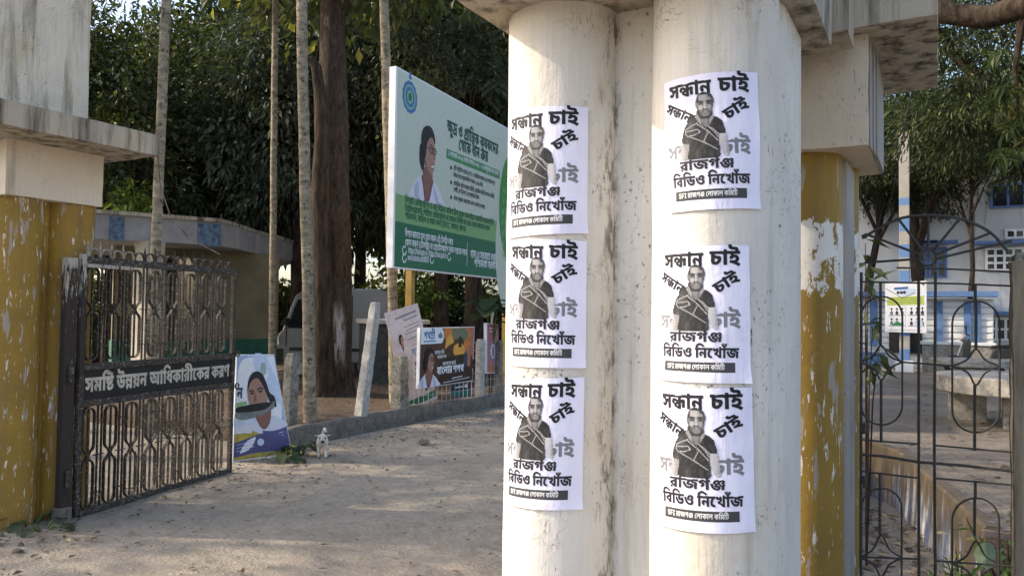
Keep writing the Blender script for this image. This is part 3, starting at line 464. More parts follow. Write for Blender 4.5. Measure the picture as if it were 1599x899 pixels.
(233,3,4,471,156,1,-34,-473,0,1,34,74,243,124,18,0,32,-3,11,-4,12,-5,14,-16,1,-16,1,-6,0,-1,0,-1,1,-2,1,-3,1,-67,-83,0,-8,4,-18,6,-15,0,-14,0,-28,-1,-26,-2,-13,0,-22,0,-38,5,-30,10,-18,20,1,16,0,7,4,11,5,6,79,-5,-2,-3,-2,-11,1,-2,0,-7,6,-9,18,-5,17,0,10,0,20,2,18,2,11,0,18,0,24,-7,11,-5,1,51,0,3,-2,4,-1,2,-2,0,-4,1,-3,0,-4,0,-10,-1,-5,-1,-6,-2,-8,-4,1,-3,0,-2,4,-2,5,0,8,1,3,0,11,-27,-8,0,-24,-2,-13,0,-30,0,-34,15,1,14,0,13,32,17,21,5,16,5,38,5,21,383,105,34,0,36,-21,1,-15,0,-12,-22,-19,-38,-15,-27,-3,-21,31,18,3,12,8,1,4,0,4,-6,3,-5,0,-10,0,-24,-11,-15,-14,-25,21,20,21,48,15),
(139,1,44,139,0,-46,0,-42,20,1,14,0,13,30,17,29,5,21,-24,-10,-2,-10,-5,1,-3,0,-5,14,-6,17,0,22,0,26,12,1,10,0,7,-12,11,-28,12,-23,8,-28,10,-32,14,-14,14,1,8,0,7,14,14,13,7,49,-14,-6,-3,-8,-7,1,-3,0,-3,4,-4,12,-6,24,-9,21,-7,28,-10,32,-16,14,-19,1,-12,0,-14,-26,-20,-48,-11),
(142,1,36,289,156,1,-24,-43,0,1,-132,-53,0,1,58,9,-12,-16,10,-32,16,-32,8,-15,0,-12,0,-18,-6,1,-8,0,-6,16,-9,17,-4,-23,-23,-30,6,-34,23,1,15,0,12,22,17,34,8,21,0,22,0,36,-7,34,-13,17,-9,-7,-2,-2,6,0,12,1,6,1,34,-193,0,1,24),
(88,1,33,181,156,1,-24,-21,0,-14,-4,-30,-14,-24,-17,-14,-21,1,-12,0,-15,16,-19,26,-7,15,0,8,0,16,2,9,2,23,-21,-14,-4,-28,-3,-15,0,-32,0,-50,15,-26,29,1,21,0,18,24,31,44,23,29,7,-25,-10,-8,-1,-18,0,-13,0,-53,0,1,24),
(168,3,26,199,9,-32,0,-58,9,-46,24,-38,39,-15,30,53,7,16,-32,38,-36,48,-16,33,0,22,0,30,7,18,15,1,10,0,7,-6,11,-10,9,-5,3,43,20,16,-13,18,-26,1,-13,0,-16,-28,-25,-54,-14,23,183,67,-30,0,-36,15,1,14,0,6,8,11,5,5,49,-7,-2,-2,-2,-6,1,-3,0,-5,10,-5,9,0,8,0,16,4,16,9,9,9,47,4,1,-15,-14,-11,-30,-15,-36,-8,4,341,156,1,-24,-343,0,1,24),
(148,5,43,195,72,-16,0,-26,3,-26,7,-13,4,-8,4,-16,4,-5,0,-6,0,-8,-4,1,-3,0,-3,8,-7,9,-3,-35,-17,-14,7,-20,16,1,9,0,9,18,12,28,5,15,0,14,0,22,-2,18,-5,9,-3,18,-7,22,-4,11,0,14,0,12,7,1,7,0,10,-20,15,-13,6,57,5,8,-5,16,-12,10,-14,1,-9,0,-10,-18,-15,-32,-7,15,33,147,37,-3,30,-6,28,-16,1,-13,0,-3,0,-5,-1,-2,-51,1,0,2,2,6,1,2,0,9,-28,14,-25,3,4,-3,132,1,24,305,0,1,-24,11,253,84,1,-91,-53,0,-18,9,-32,11,-38,8,-23,3,-21,25,32,10,68,17,37,5,12,199,60,-14,-3,-28,-7,-30,-8,-13,-4,1,2,26,-2,44,-12,19,-8,-2,4,0,11,1,3),
(139,1,46,53,134,0,6,12,11,11,7,47,-11,-4,-3,-6,-5,1,-2,0,-3,6,-4,18,-3,23,-3,42,-6,36,-20,1,-15,0,-19,-50,-21,-43,-2,-4,0,-8,1,-1,0,7,6,24,-4,40,-9,40,-12,21,-9,-29,-19,-24,10,-44,15,-48,10,-54,9,-31,3,11,22,14,-2,36,-2,21,0,40,0,34,12,1,9,0,6,-10,7,-22,6,-17,2,-32,4,-32,9,-12,11),
(139,2,16,139,21,-30,0,-52,12,-28,26,1,21,0,14,24,27,48,17,41,0,36,0,48,-14,26,-27,1,-18,0,-16,-24,-26,-50,-16,16,141,114,-16,0,-26,-8,-14,-16,1,-12,0,-10,12,-15,22,-8,19,0,18,0,26,8,14,16,1,11,0,11,-12,15,-22,8),
(139,2,32,149,0,-36,0,-60,14,-32,27,1,20,0,21,42,33,74,29,51,13,27,-17,-4,-2,-4,-7,1,-3,0,-6,20,-8,15,0,2,0,4,0,25,-17,-28,-9,-30,-13,-12,-12,1,-6,0,-7,16,-9,19,0,4,0,8,0,5,1,21,-27,-24,-7,-60,-8,29,153,24,12,0,18,1,18,3,11,1,7,-6,-38,3,-34,18,1,13,0,9,12,16,32,16,25,10,9,-14,-20,1,-28,9,-12,10,1,6,0,4,4,5,3,3,25,-2,-34,-10,-52,-22,-28,-25,1,-14,0,-13,22,-16,34,-6),
(158,2,21,323,156,1,-24,-45,0,1,-132,-53,0,-20,14,-46,22,-60,14,-37,4,-13,26,29,-6,42,-3,56,-13,38,-17,17,-9,0,6,-2,11,1,7,1,116,45,0,11,-16,31,101,156,34,0,42,-12,20,-19,1,-11,0,-20,-60,-26,-47,-3,-25,3,-17,12,34,3,42,9,22,13,1,9,0,8,-22,11,-19,0,-16,0,-12,-7,1,-4,0,-4,8,-6,9,-2,-35,-18,-8,4,-16,8,-12,12,1,7,0,9,20,15,36,9),
(134,1,57,273,156,1,-24,-179,0,1,-7,1,-21,0,-4,0,-8,1,-3,1,-39,0,-8,4,-7,5,-3,8,-3,15,0,14,0,24,7,13,7,10,6,10,15,1,6,0,6,-12,5,-11,0,-3,0,-14,0,-24,4,-11,4,-8,3,-14,7,-5,4,5,27,10,-8,22,-10,30,-6,17,0,9,0,22,0,26,-4,9,-5,8,-4,8,-11,1,-6,0,-14,-20,-23,-15,-9,-16,-11,-48,-13,-29,0,-22,0,-28,4,-7,4,-10,5,-12,15,1,16,1,82,-41,0,1,24),
(163,3,38,301,74,0,-13,-20,-20,-34,-13,-42,-7,-21,-1,-7,10,24,-2,50,-4,52,-8,29,-6,-17,-22,-42,9,-82,11,-78,7,-39,1,7,24,12,-1,32,-2,19,0,40,0,48,9,22,17,1,10,0,13,-30,13,-27,0,-2,0,-6,0,-3,-1,-5,21,6,0,14,0,9,0,30,0,40,-8,24,-14,8,-15,46,109,50,-22,0,-28,5,-9,6,-6,4,-8,13,1,11,1,46,55,0,1,-10,-1,-15,2,-3,0,-6,1,-2,1,-11,0,-6,2,-5,3,-1,6,-4,15,0,14,0,24,6,14,10,1,4,0,3,-8,3,-9,0,-9,0,-20,0,-34,10,-11,8,7,20,10,-6,16,-8,24,-3,17,0,35,0,8,0,4,-4,5,-1,12,-3,12,-9,1,-8,0,-12,-28,-20,-50,-12,4,-3,132,1,24,335,0,1,-24),
(149,1,4,225,82,1,-26,-151,0,1,26),
(139,1,57,165,8,-28,0,-46,9,-38,22,-30,39,-11,31,51,7,10,-24,18,-31,24,-19,28,-9,21,0,26,0,26,18,1,17,0,11,-10,15,-5,4,41,0,-12,-12,-20,-16,-26,-7,-17,0,-12,0,-18,3,-7,3,-6,3,-12,12,1,12,1,12,0,6,-4,6,-12,4,-11,0,7,26,24,0,30,-5,9,-5,6,-4,6,-12,1,-10,1,-17,0,-5,6,-6,7,0,4,0,12,3,8,9,7,10,43,4,6,-6,10,-16,8,-17,1,-8,0,-16,-20,-26,-44,-15),
(158,2,44,323,156,1,-24,-45,0,1,-132,-53,0,1,84,13,-12,-10,7,-16,7,-5,0,-6,0,-10,-4,-12,-10,-11,-11,-12,-11,-22,-15,-24,-7,-17,0,-14,0,-24,5,-24,13,-11,12,41,11,10,-9,12,-7,11,0,6,0,10,4,16,12,11,11,13,7,12,13,22,10,17,0,12,0,20,-6,13,-7,-7,0,0,4,-2,11,1,5,1,15,-225,0,1,24,14,113,64,-4,16,-8,19,-11,5,-10,6,-36,5,-27,2,15,25,29,-8,26,-2,34,-6,18,-12,10,-16,3,-12),
(0,1,35,-135,-66,-16,0,-32,6,-20,13,1,11,0,13,36,16,37,0,30,0,56,-10,56,-20,33,-14,-31,-17,-26,14,-48,18,-44,9,-17,0,-16,0,-12,-6,1,-4,0,-5,12,-6,11,0,12,0,14,6,8,9,4,11,1,5,1,20,55,0,1,-15,0,-8,-8,-18,-18,-18,-38,-10),
(141,3,15,287,156,1,-24,-43,0,1,-132,-53,0,-16,14,-48,22,-58,16,-33,3,-21,27,42,13,96,24,49,8,-7,-9,1,38,13,189,107,11,-6,-30,-5,-62,-15,-29,-9,22,-2,44,-12,40,-18,15,-12,-7,-2,0,6,0,13,1,7,22,109,157,8,0,14,-1,7,0,-3,-22,-2,0,-6,0,-5,0,-12,0,-12,-5,1,-4,0,-7,22,-8,23,-3,-33,-17,-18,6,-30,10,-16,14,1,9,0,7,14,13,30,8),
(181,2,63,369,156,1,-24,-43,0,1,-103,-55,0,1,72,5,-13,-14,11,-28,17,-28,12,-28,6,-15,0,-18,0,-28,-8,-26,-12,-13,-9,-1,4,10,3,20,4,15,0,22,0,24,-13,1,-9,0,-5,-2,-7,-1,-2,-11,2,4,3,12,7,16,7,7,3,53,25,35,-17,-131,-63,-37,18,35,16,-9,-9,-17,-5,8,4,8,9,1,4,0,7,-12,6,-11,0,-6,0,-12,-2,-5,-2,-43,20,20,13,40,20,42,11,27,0,24,0,38,-8,36,-16,21,-12,-1,-4,-2,6,-2,13,1,6,1,30,45,0,11,-16,33,325,-11,-55,0,-4,6,-12,7,-22,4,-13,0,-20,0,-48,-4,-27,0,-18,0,-36,4,-30,10,-20,19,1,15,0,5,4,11,3,5,53,-3,-2,-4,-2,-8,1,-5,0,-10,14,-11,26,-4,17,0,24,0,40,4,23,0,16,0,30,-6,11,-7,1,22,57,-1),
(164,2,40,193,10,-44,0,-68,19,-52,44,-19,38,53,7,16,-29,34,-37,46,-17,31,0,18,0,26,4,18,9,8,12,1,8,0,10,-12,13,-20,7,-11,0,-12,0,-16,-6,1,-6,0,-4,4,-5,1,-3,-49,-4,-6,5,-2,10,1,4,0,11,22,14,34,7,21,0,34,0,46,-14,24,-25,1,-16,0,-15,-24,-26,-54,-15,4,333,156,1,-24,-335,0,1,24),
(128,4,31,161,156,0,8,-16,8,-19,0,-19,0,-34,0,-42,6,-11,7,-10,5,-10,14,1,10,0,4,0,6,3,4,53,-2,0,-2,-2,-4,1,-2,0,-6,6,-8,7,-3,6,-3,18,-2,19,0,23,0,28,0,30,-4,11,-6,10,-4,10,-15,1,-11,44,119,123,40,0,48,-14,22,-21,1,-10,0,-21,-52,-22,-43,-3,-3,8,22,-3,44,-10,46,-13,21,-9,-31,-19,-22,9,-46,15,-52,11,-56,9,-31,3,11,22,16,-2,30,-2,17,0,28,0,36,7,16,12,1,8,0,10,-28,12,-21,0,-14,0,-18,-3,-6,-5,1,-4,0,-2,2,-4,1,-2,-49,-4,-4,4,-4,9,1,4,0,9,22,13,40,8,9,69,111,-2,8,-24,12,-21,3,31,10,21,-3,26,-5,24,-14,3,-10,4,261,156,1,-24,-263,0,1,24),
(198,3,22,89,114,24,0,32,-6,32,-14,21,-10,-27,-14,-16,9,-36,11,-17,0,-12,0,-14,-6,1,-6,0,-6,14,-8,15,-3,-25,-23,-26,6,-32,22,1,13,0,12,20,16,34,7,49,401,156,1,-24,-177,0,1,-82,0,-8,4,-7,5,-3,6,-3,15,0,14,0,24,7,13,7,10,6,10,15,1,7,0,5,-10,7,-13,0,-6,0,-10,-1,-5,0,-7,23,10,1,20,2,13,0,24,0,30,-8,14,-15,1,-10,0,-13,-20,-23,-13,-9,-18,-11,-48,-13,-27,0,-24,0,-26,4,-9,4,-8,5,-12,15,1,16,1,35,1,5,0,6,0,11,1,6,1,19,-171,0,1,24,31,305,156,-2,8,-14,8,-19,0,-29,0,-34,0,-42,6,-11,7,-10,5,-10,14,1,10,0,4,2,6,1,4,53,-2,0,-2,0,-4,1,-2,0,-6,4,-8,7,-3,6,-3,18,-2,19,0,33,0,26,0,30,-4,13,-6,8,-4,10,-15,1,-11),
(90,1,17,41,68,0,19,16,40,26,37,19,14,59,0,-18,-18,-22,-38,-14,-37,1,-17,0,-14,12,-30,24,-34,19,-21,-57,0,-30,23,-30,51),
(170,1,38,177,-2,-44,0,-70,20,-40,38,1,28,0,27,40,38,70,21,45,0,28,0,48,-8,38,-16,26,-21,5,-14,-65,0,-2,7,-14,11,-20,8,-26,4,-13,0,-26,0,-42,-13,-22,-26,1,-18,0,-19,22,-25,42,-14,27,0,14,0,26,4,20,8,14,11,3,7,67,0,-4,-12,-22,-20,-38,-17,-48,-9),
(149,1,24,33,0,1,167,129,0,38,0,54,-14,26,-25,1,-17,0,-16,-26,-25,-56,-14,-37,0,-81,0,1,26,73,0,24,0,28,8,12,13,1,8,0,9,-12,13,-28,8,-23,0,-51,0,1,-141),
(62,1,4,15,-44,21,69,65,0,-39,-69),
(174,2,31,237,157,40,0,44,-19,1,-17,0,-13,-24,-20,-42,-16,-25,-5,-21,23,26,5,32,14,1,11,0,6,-14,8,-13,0,-14,0,-24,-5,-18,-8,-12,-9,1,-3,0,-4,8,-5,15,0,-9,-24,-34,2,-34,17,1,12,0,10,22,18,34,14,46,8,23,325,54,0,-21,-60,-25,-49,0,-34,0,-64,12,-50,26,-42,44,-15,32,53,7,18,-35,42,-42,56,-19,35,0,26,0,34,12,1,11,0,10,-26,12,-15,3,53,12,18,-7,26,-20),
(141,2,17,287,156,1,-24,-43,0,1,-132,-53,0,-16,14,-48,22,-58,16,-33,3,-21,27,42,13,96,24,49,8,-7,-9,1,14,-191,0,1,24,13,189,107,11,-6,-30,-5,-62,-15,-29,-9,22,-2,44,-12,40,-18,15,-12,-7,-2,0,6,0,12,1,6),
(148,3,21,301,156,1,-24,-43,0,1,-132,-53,0,-18,13,-48,19,-62,12,-37,3,-19,26,14,5,28,8,30,9,17,4,-20,6,-44,10,-27,3,19,20,13,-6,-45,0,1,24,21,203,132,-137,0,5,2,18,-3,30,-9,28,-10,13,-6,5,-19,-12,-3,-30,-8,-26,-8,-11,-4,-1,2,24,-2,50,-12,46,-18,17,-11,-9,-1,0,6,-2,13,1,7,12,79,-5,-14,0,-18,10,1,7,0,7,18,10,15,0,14,0,18,-9,1,-8,0,-7,-18,-10),
(178,1,69,241,157,20,0,28,-5,9,-4,10,-4,12,-13,1,-14,1,-117,-53,0,-4,6,-14,8,-18,4,-15,0,-16,0,-28,-1,-28,-2,-15,0,-20,0,-36,4,-32,11,-20,20,1,17,0,6,4,13,3,6,55,-3,-2,-4,-2,-11,1,-6,0,-9,8,-11,18,-7,20,-2,13,0,22,0,36,4,19,0,18,0,24,-5,17,-8,1,82,0,8,-4,8,-3,2,-8,4,-11,0,-14,0,-22,-8,-18,-10,-10,-12,1,-4,0,-2,2,-5,10,-3,13,0,4,0,8,1,5,0,5,-23,-8,-1,-16,-1,-11,0,-26,0,-36,15,1,16,0,10,18,21,34,18,44,11),
(90,1,17,23,-31,20,21,22,34,12,30,1,14,0,17,-14,37,-22,38,-17,18,59,0,18,-14,26,-37,16,-40,1,-19,0,-25,-32,-51,-27,-23),
(128,3,44,119,123,40,0,48,-14,22,-21,1,-10,0,-21,-52,-22,-43,-3,-3,8,22,-3,44,-10,46,-13,21,-9,-31,-19,-22,9,-46,15,-52,11,-56,9,-31,3,11,22,16,-2,30,-2,17,0,28,0,36,7,16,12,1,8,0,10,-28,12,-21,0,-14,0,-18,-3,-6,-5,1,-4,0,-2,2,-4,1,-2,-49,-4,-4,4,-4,9,1,4,0,9,22,13,40,8,9,69,111,-2,8,-24,12,-21,3,31,10,21,-3,26,-5,24,-14,3,-10,4,261,156,1,-24,-263,0,1,24),
(0,1,34,-85,-63,-18,0,-32,6,-18,13,1,10,0,12,34,14,27,1,1,11,55,0,1,-16,-21,-14,-2,0,-8,0,-3,0,-12,0,-14,-4,1,-4,0,-5,12,-4,11,0,20,0,32,11,13,8,24,-4,44,-14,23,-8,-25,-18,-16,7,-28,9,-11,3,-10,-4,-22,-7,-28,-3),
(64,1,33,133,156,1,-24,-39,0,31,4,-14,-6,-16,-12,-6,-12,1,-8,0,-8,8,-18,10,-19,1,-10,0,-9,-10,-18,-22,-14,-40,-11,-31,-4,-11,23,26,4,26,9,8,13,1,7,0,10,-8,19,-8,17,1,9,0,8,6,13,14,11,11,6,-3,-4,-61,0,1,24),
(102,3,10,67,79,30,-10,48,-25,40,-29,17,-16,-43,-10,-16,14,-36,24,-44,22,-27,9,16,33,120,0,10,18,17,32,9,21,0,22,0,32,-9,18,-17,1,-10,0,-11,-18,-17,-32,-8,-21,0,-20,0,-32,8,-18,17,12,77,120,0,-8,14,-8,13,0,12,0,16,8,1,8,0,7,-16,8,-11,0,-12,0,-14,-8),
(214,3,19,433,156,1,-24,-43,0,1,-132,-55,0,-12,14,-44,20,-19,7,23,19,16,-5,30,-14,11,-8,0,3,0,7,-2,7,1,2,1,80,-335,0,1,24,38,179,22,-36,0,-62,16,-52,38,-19,33,53,7,16,-24,32,-31,40,-15,29,0,22,0,28,8,14,12,1,8,0,12,-20,14,-15,0,-12,0,-12,-6,1,-5,0,-3,4,-5,1,-2,-49,-4,-4,5,-4,9,1,3,0,11,20,14,32,6,19,0,32,0,44,-13,22,-23,1,-15,0,-14,-24,-23,-52,-13,9,153,111,-2,8,-22,12,-23,3,31,10,23,-3,24,-5,24,-14,5,-10),
(0,1,4,-67,-4,127,-45,-25,-18,-127,44),
(148,2,21,301,156,1,-24,-43,0,1,-132,-53,0,-18,13,-48,19,-62,12,-37,3,-19,26,14,5,28,8,30,9,17,4,-20,6,-44,10,-27,3,19,20,13,-6,-45,0,1,24,21,203,132,-137,0,5,2,18,-3,30,-9,28,-10,13,-6,5,-19,-12,-3,-30,-8,-26,-8,-11,-4,-1,2,24,-2,50,-12,46,-18,17,-11,-9,-1,0,6,-2,13,1,7),
(166,2,31,229,156,0,8,-14,8,-19,0,-55,0,-34,0,-40,6,-11,7,-12,5,-8,14,1,10,0,4,0,6,3,4,53,-2,-2,-2,0,-4,1,-2,0,-6,4,-8,9,-3,4,-3,18,-2,19,0,59,0,26,0,30,-4,11,-6,12,-4,8,-15,1,-11,49,337,156,1,-24,-157,0,1,-39,0,-4,4,-5,9,0,6,0,16,5,16,10,9,7,49,4,14,-11,14,-25,1,-14,0,-16,-26,-24,-54,-14,-37,0,-30,0,-56,9,-46,24,-38,41,-15,31,53,7,16,-32,38,-39,46,-17,31,0,32,0,36,17,1,16,0,10,-10,14,-7,6,39,3,-14,-13,-32,-16,-34,-7,-15,0,-14,0,-22,4,-7,4,-8,4,-6,14,1,11,1,35,-127,0,1,24),
(170,1,63,347,156,1,-24,-43,0,1,-132,-55,0,1,101,7,-13,-16,11,-28,17,-28,12,-28,6,-15,0,-16,0,-30,-8,-26,-12,-11,-9,-3,4,10,3,20,4,15,0,22,0,24,-13,1,-9,0,-5,-2,-7,-1,-2,-11,2,6,3,12,7,14,7,7,3,53,25,35,-17,-129,-63,-39,18,37,16,-11,-9,-17,-5,8,4,10,9,1,4,0,7,-14,6,-9,0,-8,0,-12,-2,-5,-2,-43,20,20,13,40,20,42,11,27,0,24,0,38,-8,36,-16,21,-12,-1,-4,-2,6,-2,13,1,6,1,30,45,0,11,-16),
(139,1,40,261,74,0,-20,-20,-29,-40,-17,-35,0,-26,0,-46,9,-36,24,-32,44,-9,35,53,6,12,-35,26,-41,34,-17,23,0,16,0,20,10,8,18,1,13,0,13,-10,22,-18,14,-11,0,-8,0,-8,-6,1,-5,0,-3,4,-7,3,-4,-51,-7,-4,6,-6,13,1,7,0,11,20,13,30,5,15,0,36,0,46,-20,22,-33),
(139,2,47,119,0,-18,0,-24,4,-9,4,-12,4,-12,16,1,14,1,72,0,6,-6,6,-10,4,-11,0,7,26,22,0,30,-5,9,-4,8,-4,8,-12,1,-12,1,-25,10,1,18,2,9,0,8,0,12,-1,9,-1,8,-1,14,-1,7,0,12,0,20,5,9,9,49,-12,-8,-10,-24,-11,-26,-4,-11,0,-4,0,-8,0,-3,1,19,7,6,-5,6,-12,1,-7,0,-17,-28,-24,-46,-13,19,123,24,10,0,16,4,12,9,4,11,1,6,0,8,-10,8,-16,3,-9,0,-8,0,-16,-2,-7,-1,1,-28,0,-7,4,-7,5,-2,2,-1,10,-1),
(139,1,63,89,81,24,0,36,-9,20,-15,1,-9,0,-11,-16,-16,-11,-5,1,8,34,2,34,16,1,14,0,7,-12,13,-38,12,-35,5,-40,6,-46,11,-20,13,1,10,0,6,12,13,11,6,47,-10,-4,-3,-4,-5,1,-4,0,-2,4,-4,16,-5,28,-5,25,-4,38,-6,46,-14,24,-15,10,-16,1,-9,0,-16,-28,-21,-50,-13,-62,-6,-35,0,-9,0,-7,23,22,3,22,10,1,8,0,6,-14,8,-13,0,-12,0,-10,-6,1,-4,0,-3,2,-4,3,-2,-49,-6,-4,5,-4,9,1,5,0,9,18,13,34,7),
(0,1,20,-167,-19,16,5,40,10,44,10,21,4,19,-19,-14,-3,-34,-7,-32,-7,-11,-4,3,6,26,-1,52,-7,46,-12,17,-6,-23,-18,-24,8,-46,10,-48,6,-25,2),
(150,2,33,305,156,1,-24,-43,0,1,-132,-53,0,-20,13,-52,19,-60,12,-37,3,-19,26,20,7,52,15,27,6,31,5,17,-18,-20,-5,-42,-11,-17,-6,20,-2,46,-10,44,-15,17,-10,0,5,0,8,1,5,1,32,3,11,-2,6,0,12,1,6,1,18,-209,0,1,24,12,29,137,43,-4,26,-4,56,-14,56,-19,23,-12,-13,-22,-18,10,-50,18,-56,14,-56,11,-23,3),
(128,1,48,133,157,32,0,40,-10,20,-17,1,-11,0,-17,-40,-18,-39,0,-16,0,-28,2,-11,3,13,22,8,-2,20,-2,9,0,12,0,16,3,6,6,1,4,0,6,-18,8,-19,0,-20,0,-26,-8,-14,-13,1,-8,0,-10,18,-14,38,-12,35,-8,28,-7,40,-12,24,-14,14,-15,1,-11,-51,-5,-4,7,-10,11,-18,9,-30,10,-21,5,-40,10,-52,20,-20,23,1,14,0,14,26,24,50,13),
(142,1,34,289,156,1,-24,-199,0,1,-72,-11,6,16,10,44,18,54,17,31,6,41,-17,-8,-8,-8,-15,-6,-17,1,-9,0,-11,8,-23,9,-13,-53,-6,-8,14,-8,25,1,15,0,10,6,17,10,15,9,6,17,-8,-26,-6,-50,-18,-48,-21,-19,-11,-45,14,1,82,-37,0,1,24),
(170,4,43,195,0,-44,0,-60,21,-19,15,19,24,28,1,34,7,11,6,7,7,6,6,4,17,1,8,0,4,-2,11,-3,5,-173,0,1,24,153,0,-16,10,-18,19,1,9,0,10,22,17,23,8,41,-19,-16,-6,-12,-10,1,-6,0,-8,18,-14,19,-10,139,0,1,-24,-59,0,-10,0,-12,0,-7,0,32,-17,32,-36,1,-20,0,-18,-28,-27,-54,-14,22,195,24,22,0,30,9,16,16,1,11,0,12,-12,22,-28,24,-23,15,11,0,6,-6,10,-18,1,-9,0,-10,-10,-18,-26,-16,-44,-12,-35,-4,5,17,8,-11,24,-14,32,-8,22,117,142,-20,-8,-26,-15,1,-9,0,-8,14,-10,22,-4,15,0,18,0,34,6,13,5,-5,-23,-20,-5,-30,-4,-15,0,-30,0,-42,9,-24,18,1,13,0,12,22,17,17,6,8,81,137,36,-9,64,-24,25,-16,-23,-12,-26,15,-68,26,-35,9),
(67,1,48,139,132,-43,0,1,-132,-53,0,1,132,-43,0,1,24,45,0,-4,14,-26,20,-42,12,-54,6,-33,0,-24,0,-34,-3,-16,-5,1,-4,0,-3,12,-2,15,0,45,0,24,0,32,-5,11,-5,8,-4,8,-13,1,-10,-49,0,0,5,-6,7,-3,1,-4,2,-12,1,-9,0,-31,0,-24,0,-32,3,-7,3,-12,4,-10,10,1,6,0,14,66,19,65,0,96,0,108,-36,9,-37,43,0),
(177,2,16,177,-2,-44,0,-68,20,-42,38,1,28,0,27,42,38,68,21,45,0,44,0,72,-21,40,-38,1,-27,0,-28,-40,-38,-72,-20,16,177,26,28,0,40,14,24,25,1,19,0,18,-24,26,-40,13,-27,0,-26,0,-40,-13,-22,-26,1,-18,0,-19,22,-25,40,-14),
(88,1,4,171,175,-107,-200,-53,0,107,200),
(219,3,4,443,156,1,-24,-445,0,1,24,75,225,128,20,0,24,-4,11,-4,8,-4,10,-12,1,-12,1,-2,0,-1,0,-4,1,-2,1,-5,1,-78,-51,0,-8,10,-24,7,-15,0,-14,0,-26,-2,-28,-2,-15,0,-16,0,-32,4,-30,10,-18,19,1,16,0,5,4,11,3,6,53,-4,-2,-3,0,-9,1,-4,0,-12,14,-11,22,-4,13,0,16,0,22,2,22,2,13,0,16,0,24,-6,11,-7,1,62,0,6,-2,5,-3,2,-2,1,-10,1,-3,0,-10,0,-18,-4,-5,-3,-8,-3,-10,-8,1,-3,0,-4,6,-3,11,0,4,0,8,0,5,1,7,-22,-6,-1,-20,-1,-9,0,-24,0,-30,12,1,14,0,8,14,16,15,7,16,7,40,10,21,357,106,30,0,34,-19,1,-14,0,-9,-16,-17,-32,-14,-27,-5,-15,23,20,3,20,10,1,7,0,7,-12,5,-9,0,-14,0,-28,-12,-13,-14,-21,14,18,19,42,16),
(167,3,40,233,72,-34,0,-46,16,-9,14,7,1,-2,-9,-16,-15,-26,-9,-19,0,-14,0,-26,4,-22,14,-13,12,41,10,10,-9,14,-6,9,0,10,0,14,7,10,16,1,15,53,0,4,-8,10,-15,14,-10,18,-6,15,0,14,0,12,8,1,7,0,9,-20,16,-11,5,57,5,6,-4,16,-12,10,-14,1,-9,0,-17,-40,-16,4,339,156,1,-24,-341,0,1,24,45,207,81,30,0,36,-7,24,-12,8,-13,1,-7,0,-10,-16,-13,-28,-9,-36,-6,-19,-1,11,13,18,-2,44,-8,44,-9,17,-5,-23,-20,-26,8,-48,10,-46,8,-48,5,-27,3,11,22,14,-2,32,-2,17,0,36,0,26,10,1,9,0,9,-22,10,-15,0,-14,0,-14,-6,1,-5,0,-3,4,-4,1,-1,-51,-3,-2,3,-4,8,1,4,0,9,20,11,34,6),
(226,5,32,87,28,-14,0,-24,5,-24,13,-11,12,41,11,10,-9,12,-7,11,0,6,0,10,4,16,12,11,11,13,7,12,13,22,10,17,0,12,0,20,-6,13,-7,7,-12,-3,-13,-10,7,-16,7,-5,0,-6,0,-10,-4,-12,-10,-11,-11,-12,-11,-22,-15,-24,-7,14,113,64,-4,16,-8,19,-11,5,-10,6,-36,5,-27,2,15,25,29,-8,26,-2,34,-6,18,-12,10,-16,3,-12,50,457,156,1,-24,-179,0,1,-78,0,-7,4,-8,5,-2,8,-3,15,0,14,0,24,7,13,7,10,6,10,14,1,7,0,5,-12,8,-13,0,-6,0,-10,-1,-3,-1,-7,24,10,1,20,1,13,0,24,0,28,-8,14,-15,1,-10,0,-8,-8,-17,-16,-16,-11,-6,-18,-10,-44,-12,-29,0,-22,0,-28,4,-7,5,-10,5,-12,15,1,15,1,39,3,5,0,6,-2,12,1,5,1,11,-225,0,1,24,31,359,156,0,8,-16,8,-19,0,-29,0,-32,0,-42,6,-13,7,-10,5,-8,14,1,10,0,4,0,6,3,4,53,-2,0,-2,-2,-4,1,-2,0,-6,6,-8,5,-3,8,-3,16,-2,21,0,31,0,26,0,32,-4,11,-6,10,-4,8,-15,3,-11,37,411,-46,-53,0,-4,8,-24,8,-19,0,-12,0,-22,-2,-26,-2,-17,0,-16,0,-30,5,-24,10,-16,17,1,13,0,4,2,10,3,5,53,-4,-2,-3,0,-7,1,-4,0,-7,10,-10,18,-5,15,0,12,0,20,2,20,2,13,0,16,0,26,-6,11,-7,1,17,0,7,2,15,3,5,51,29),
(159,3,13,323,156,1,-24,-43,0,1,-132,-53,0,1,130,3,5,-2,5,0,10,1,4,1,18,45,0,11,-16,23,159,157,18,0,30,-7,22,-13,9,-8,1,-29,-14,15,-36,19,-21,0,-12,0,-20,-9,1,-9,0,-10,28,-10,27,-1,-5,-25,-32,0,-38,13,-16,20,1,13,0,15,18,18,28,8,23,37,157,20,0,36,-9,20,-20,1,-15,0,-11,-16,-20,-40,-12,-31,0,-3,25,20,1,24,5,10,9,1,5,0,9,-22,10,-17,0,-10,0,-16,-2,-7,-1,-5,24,12,1,20,1),
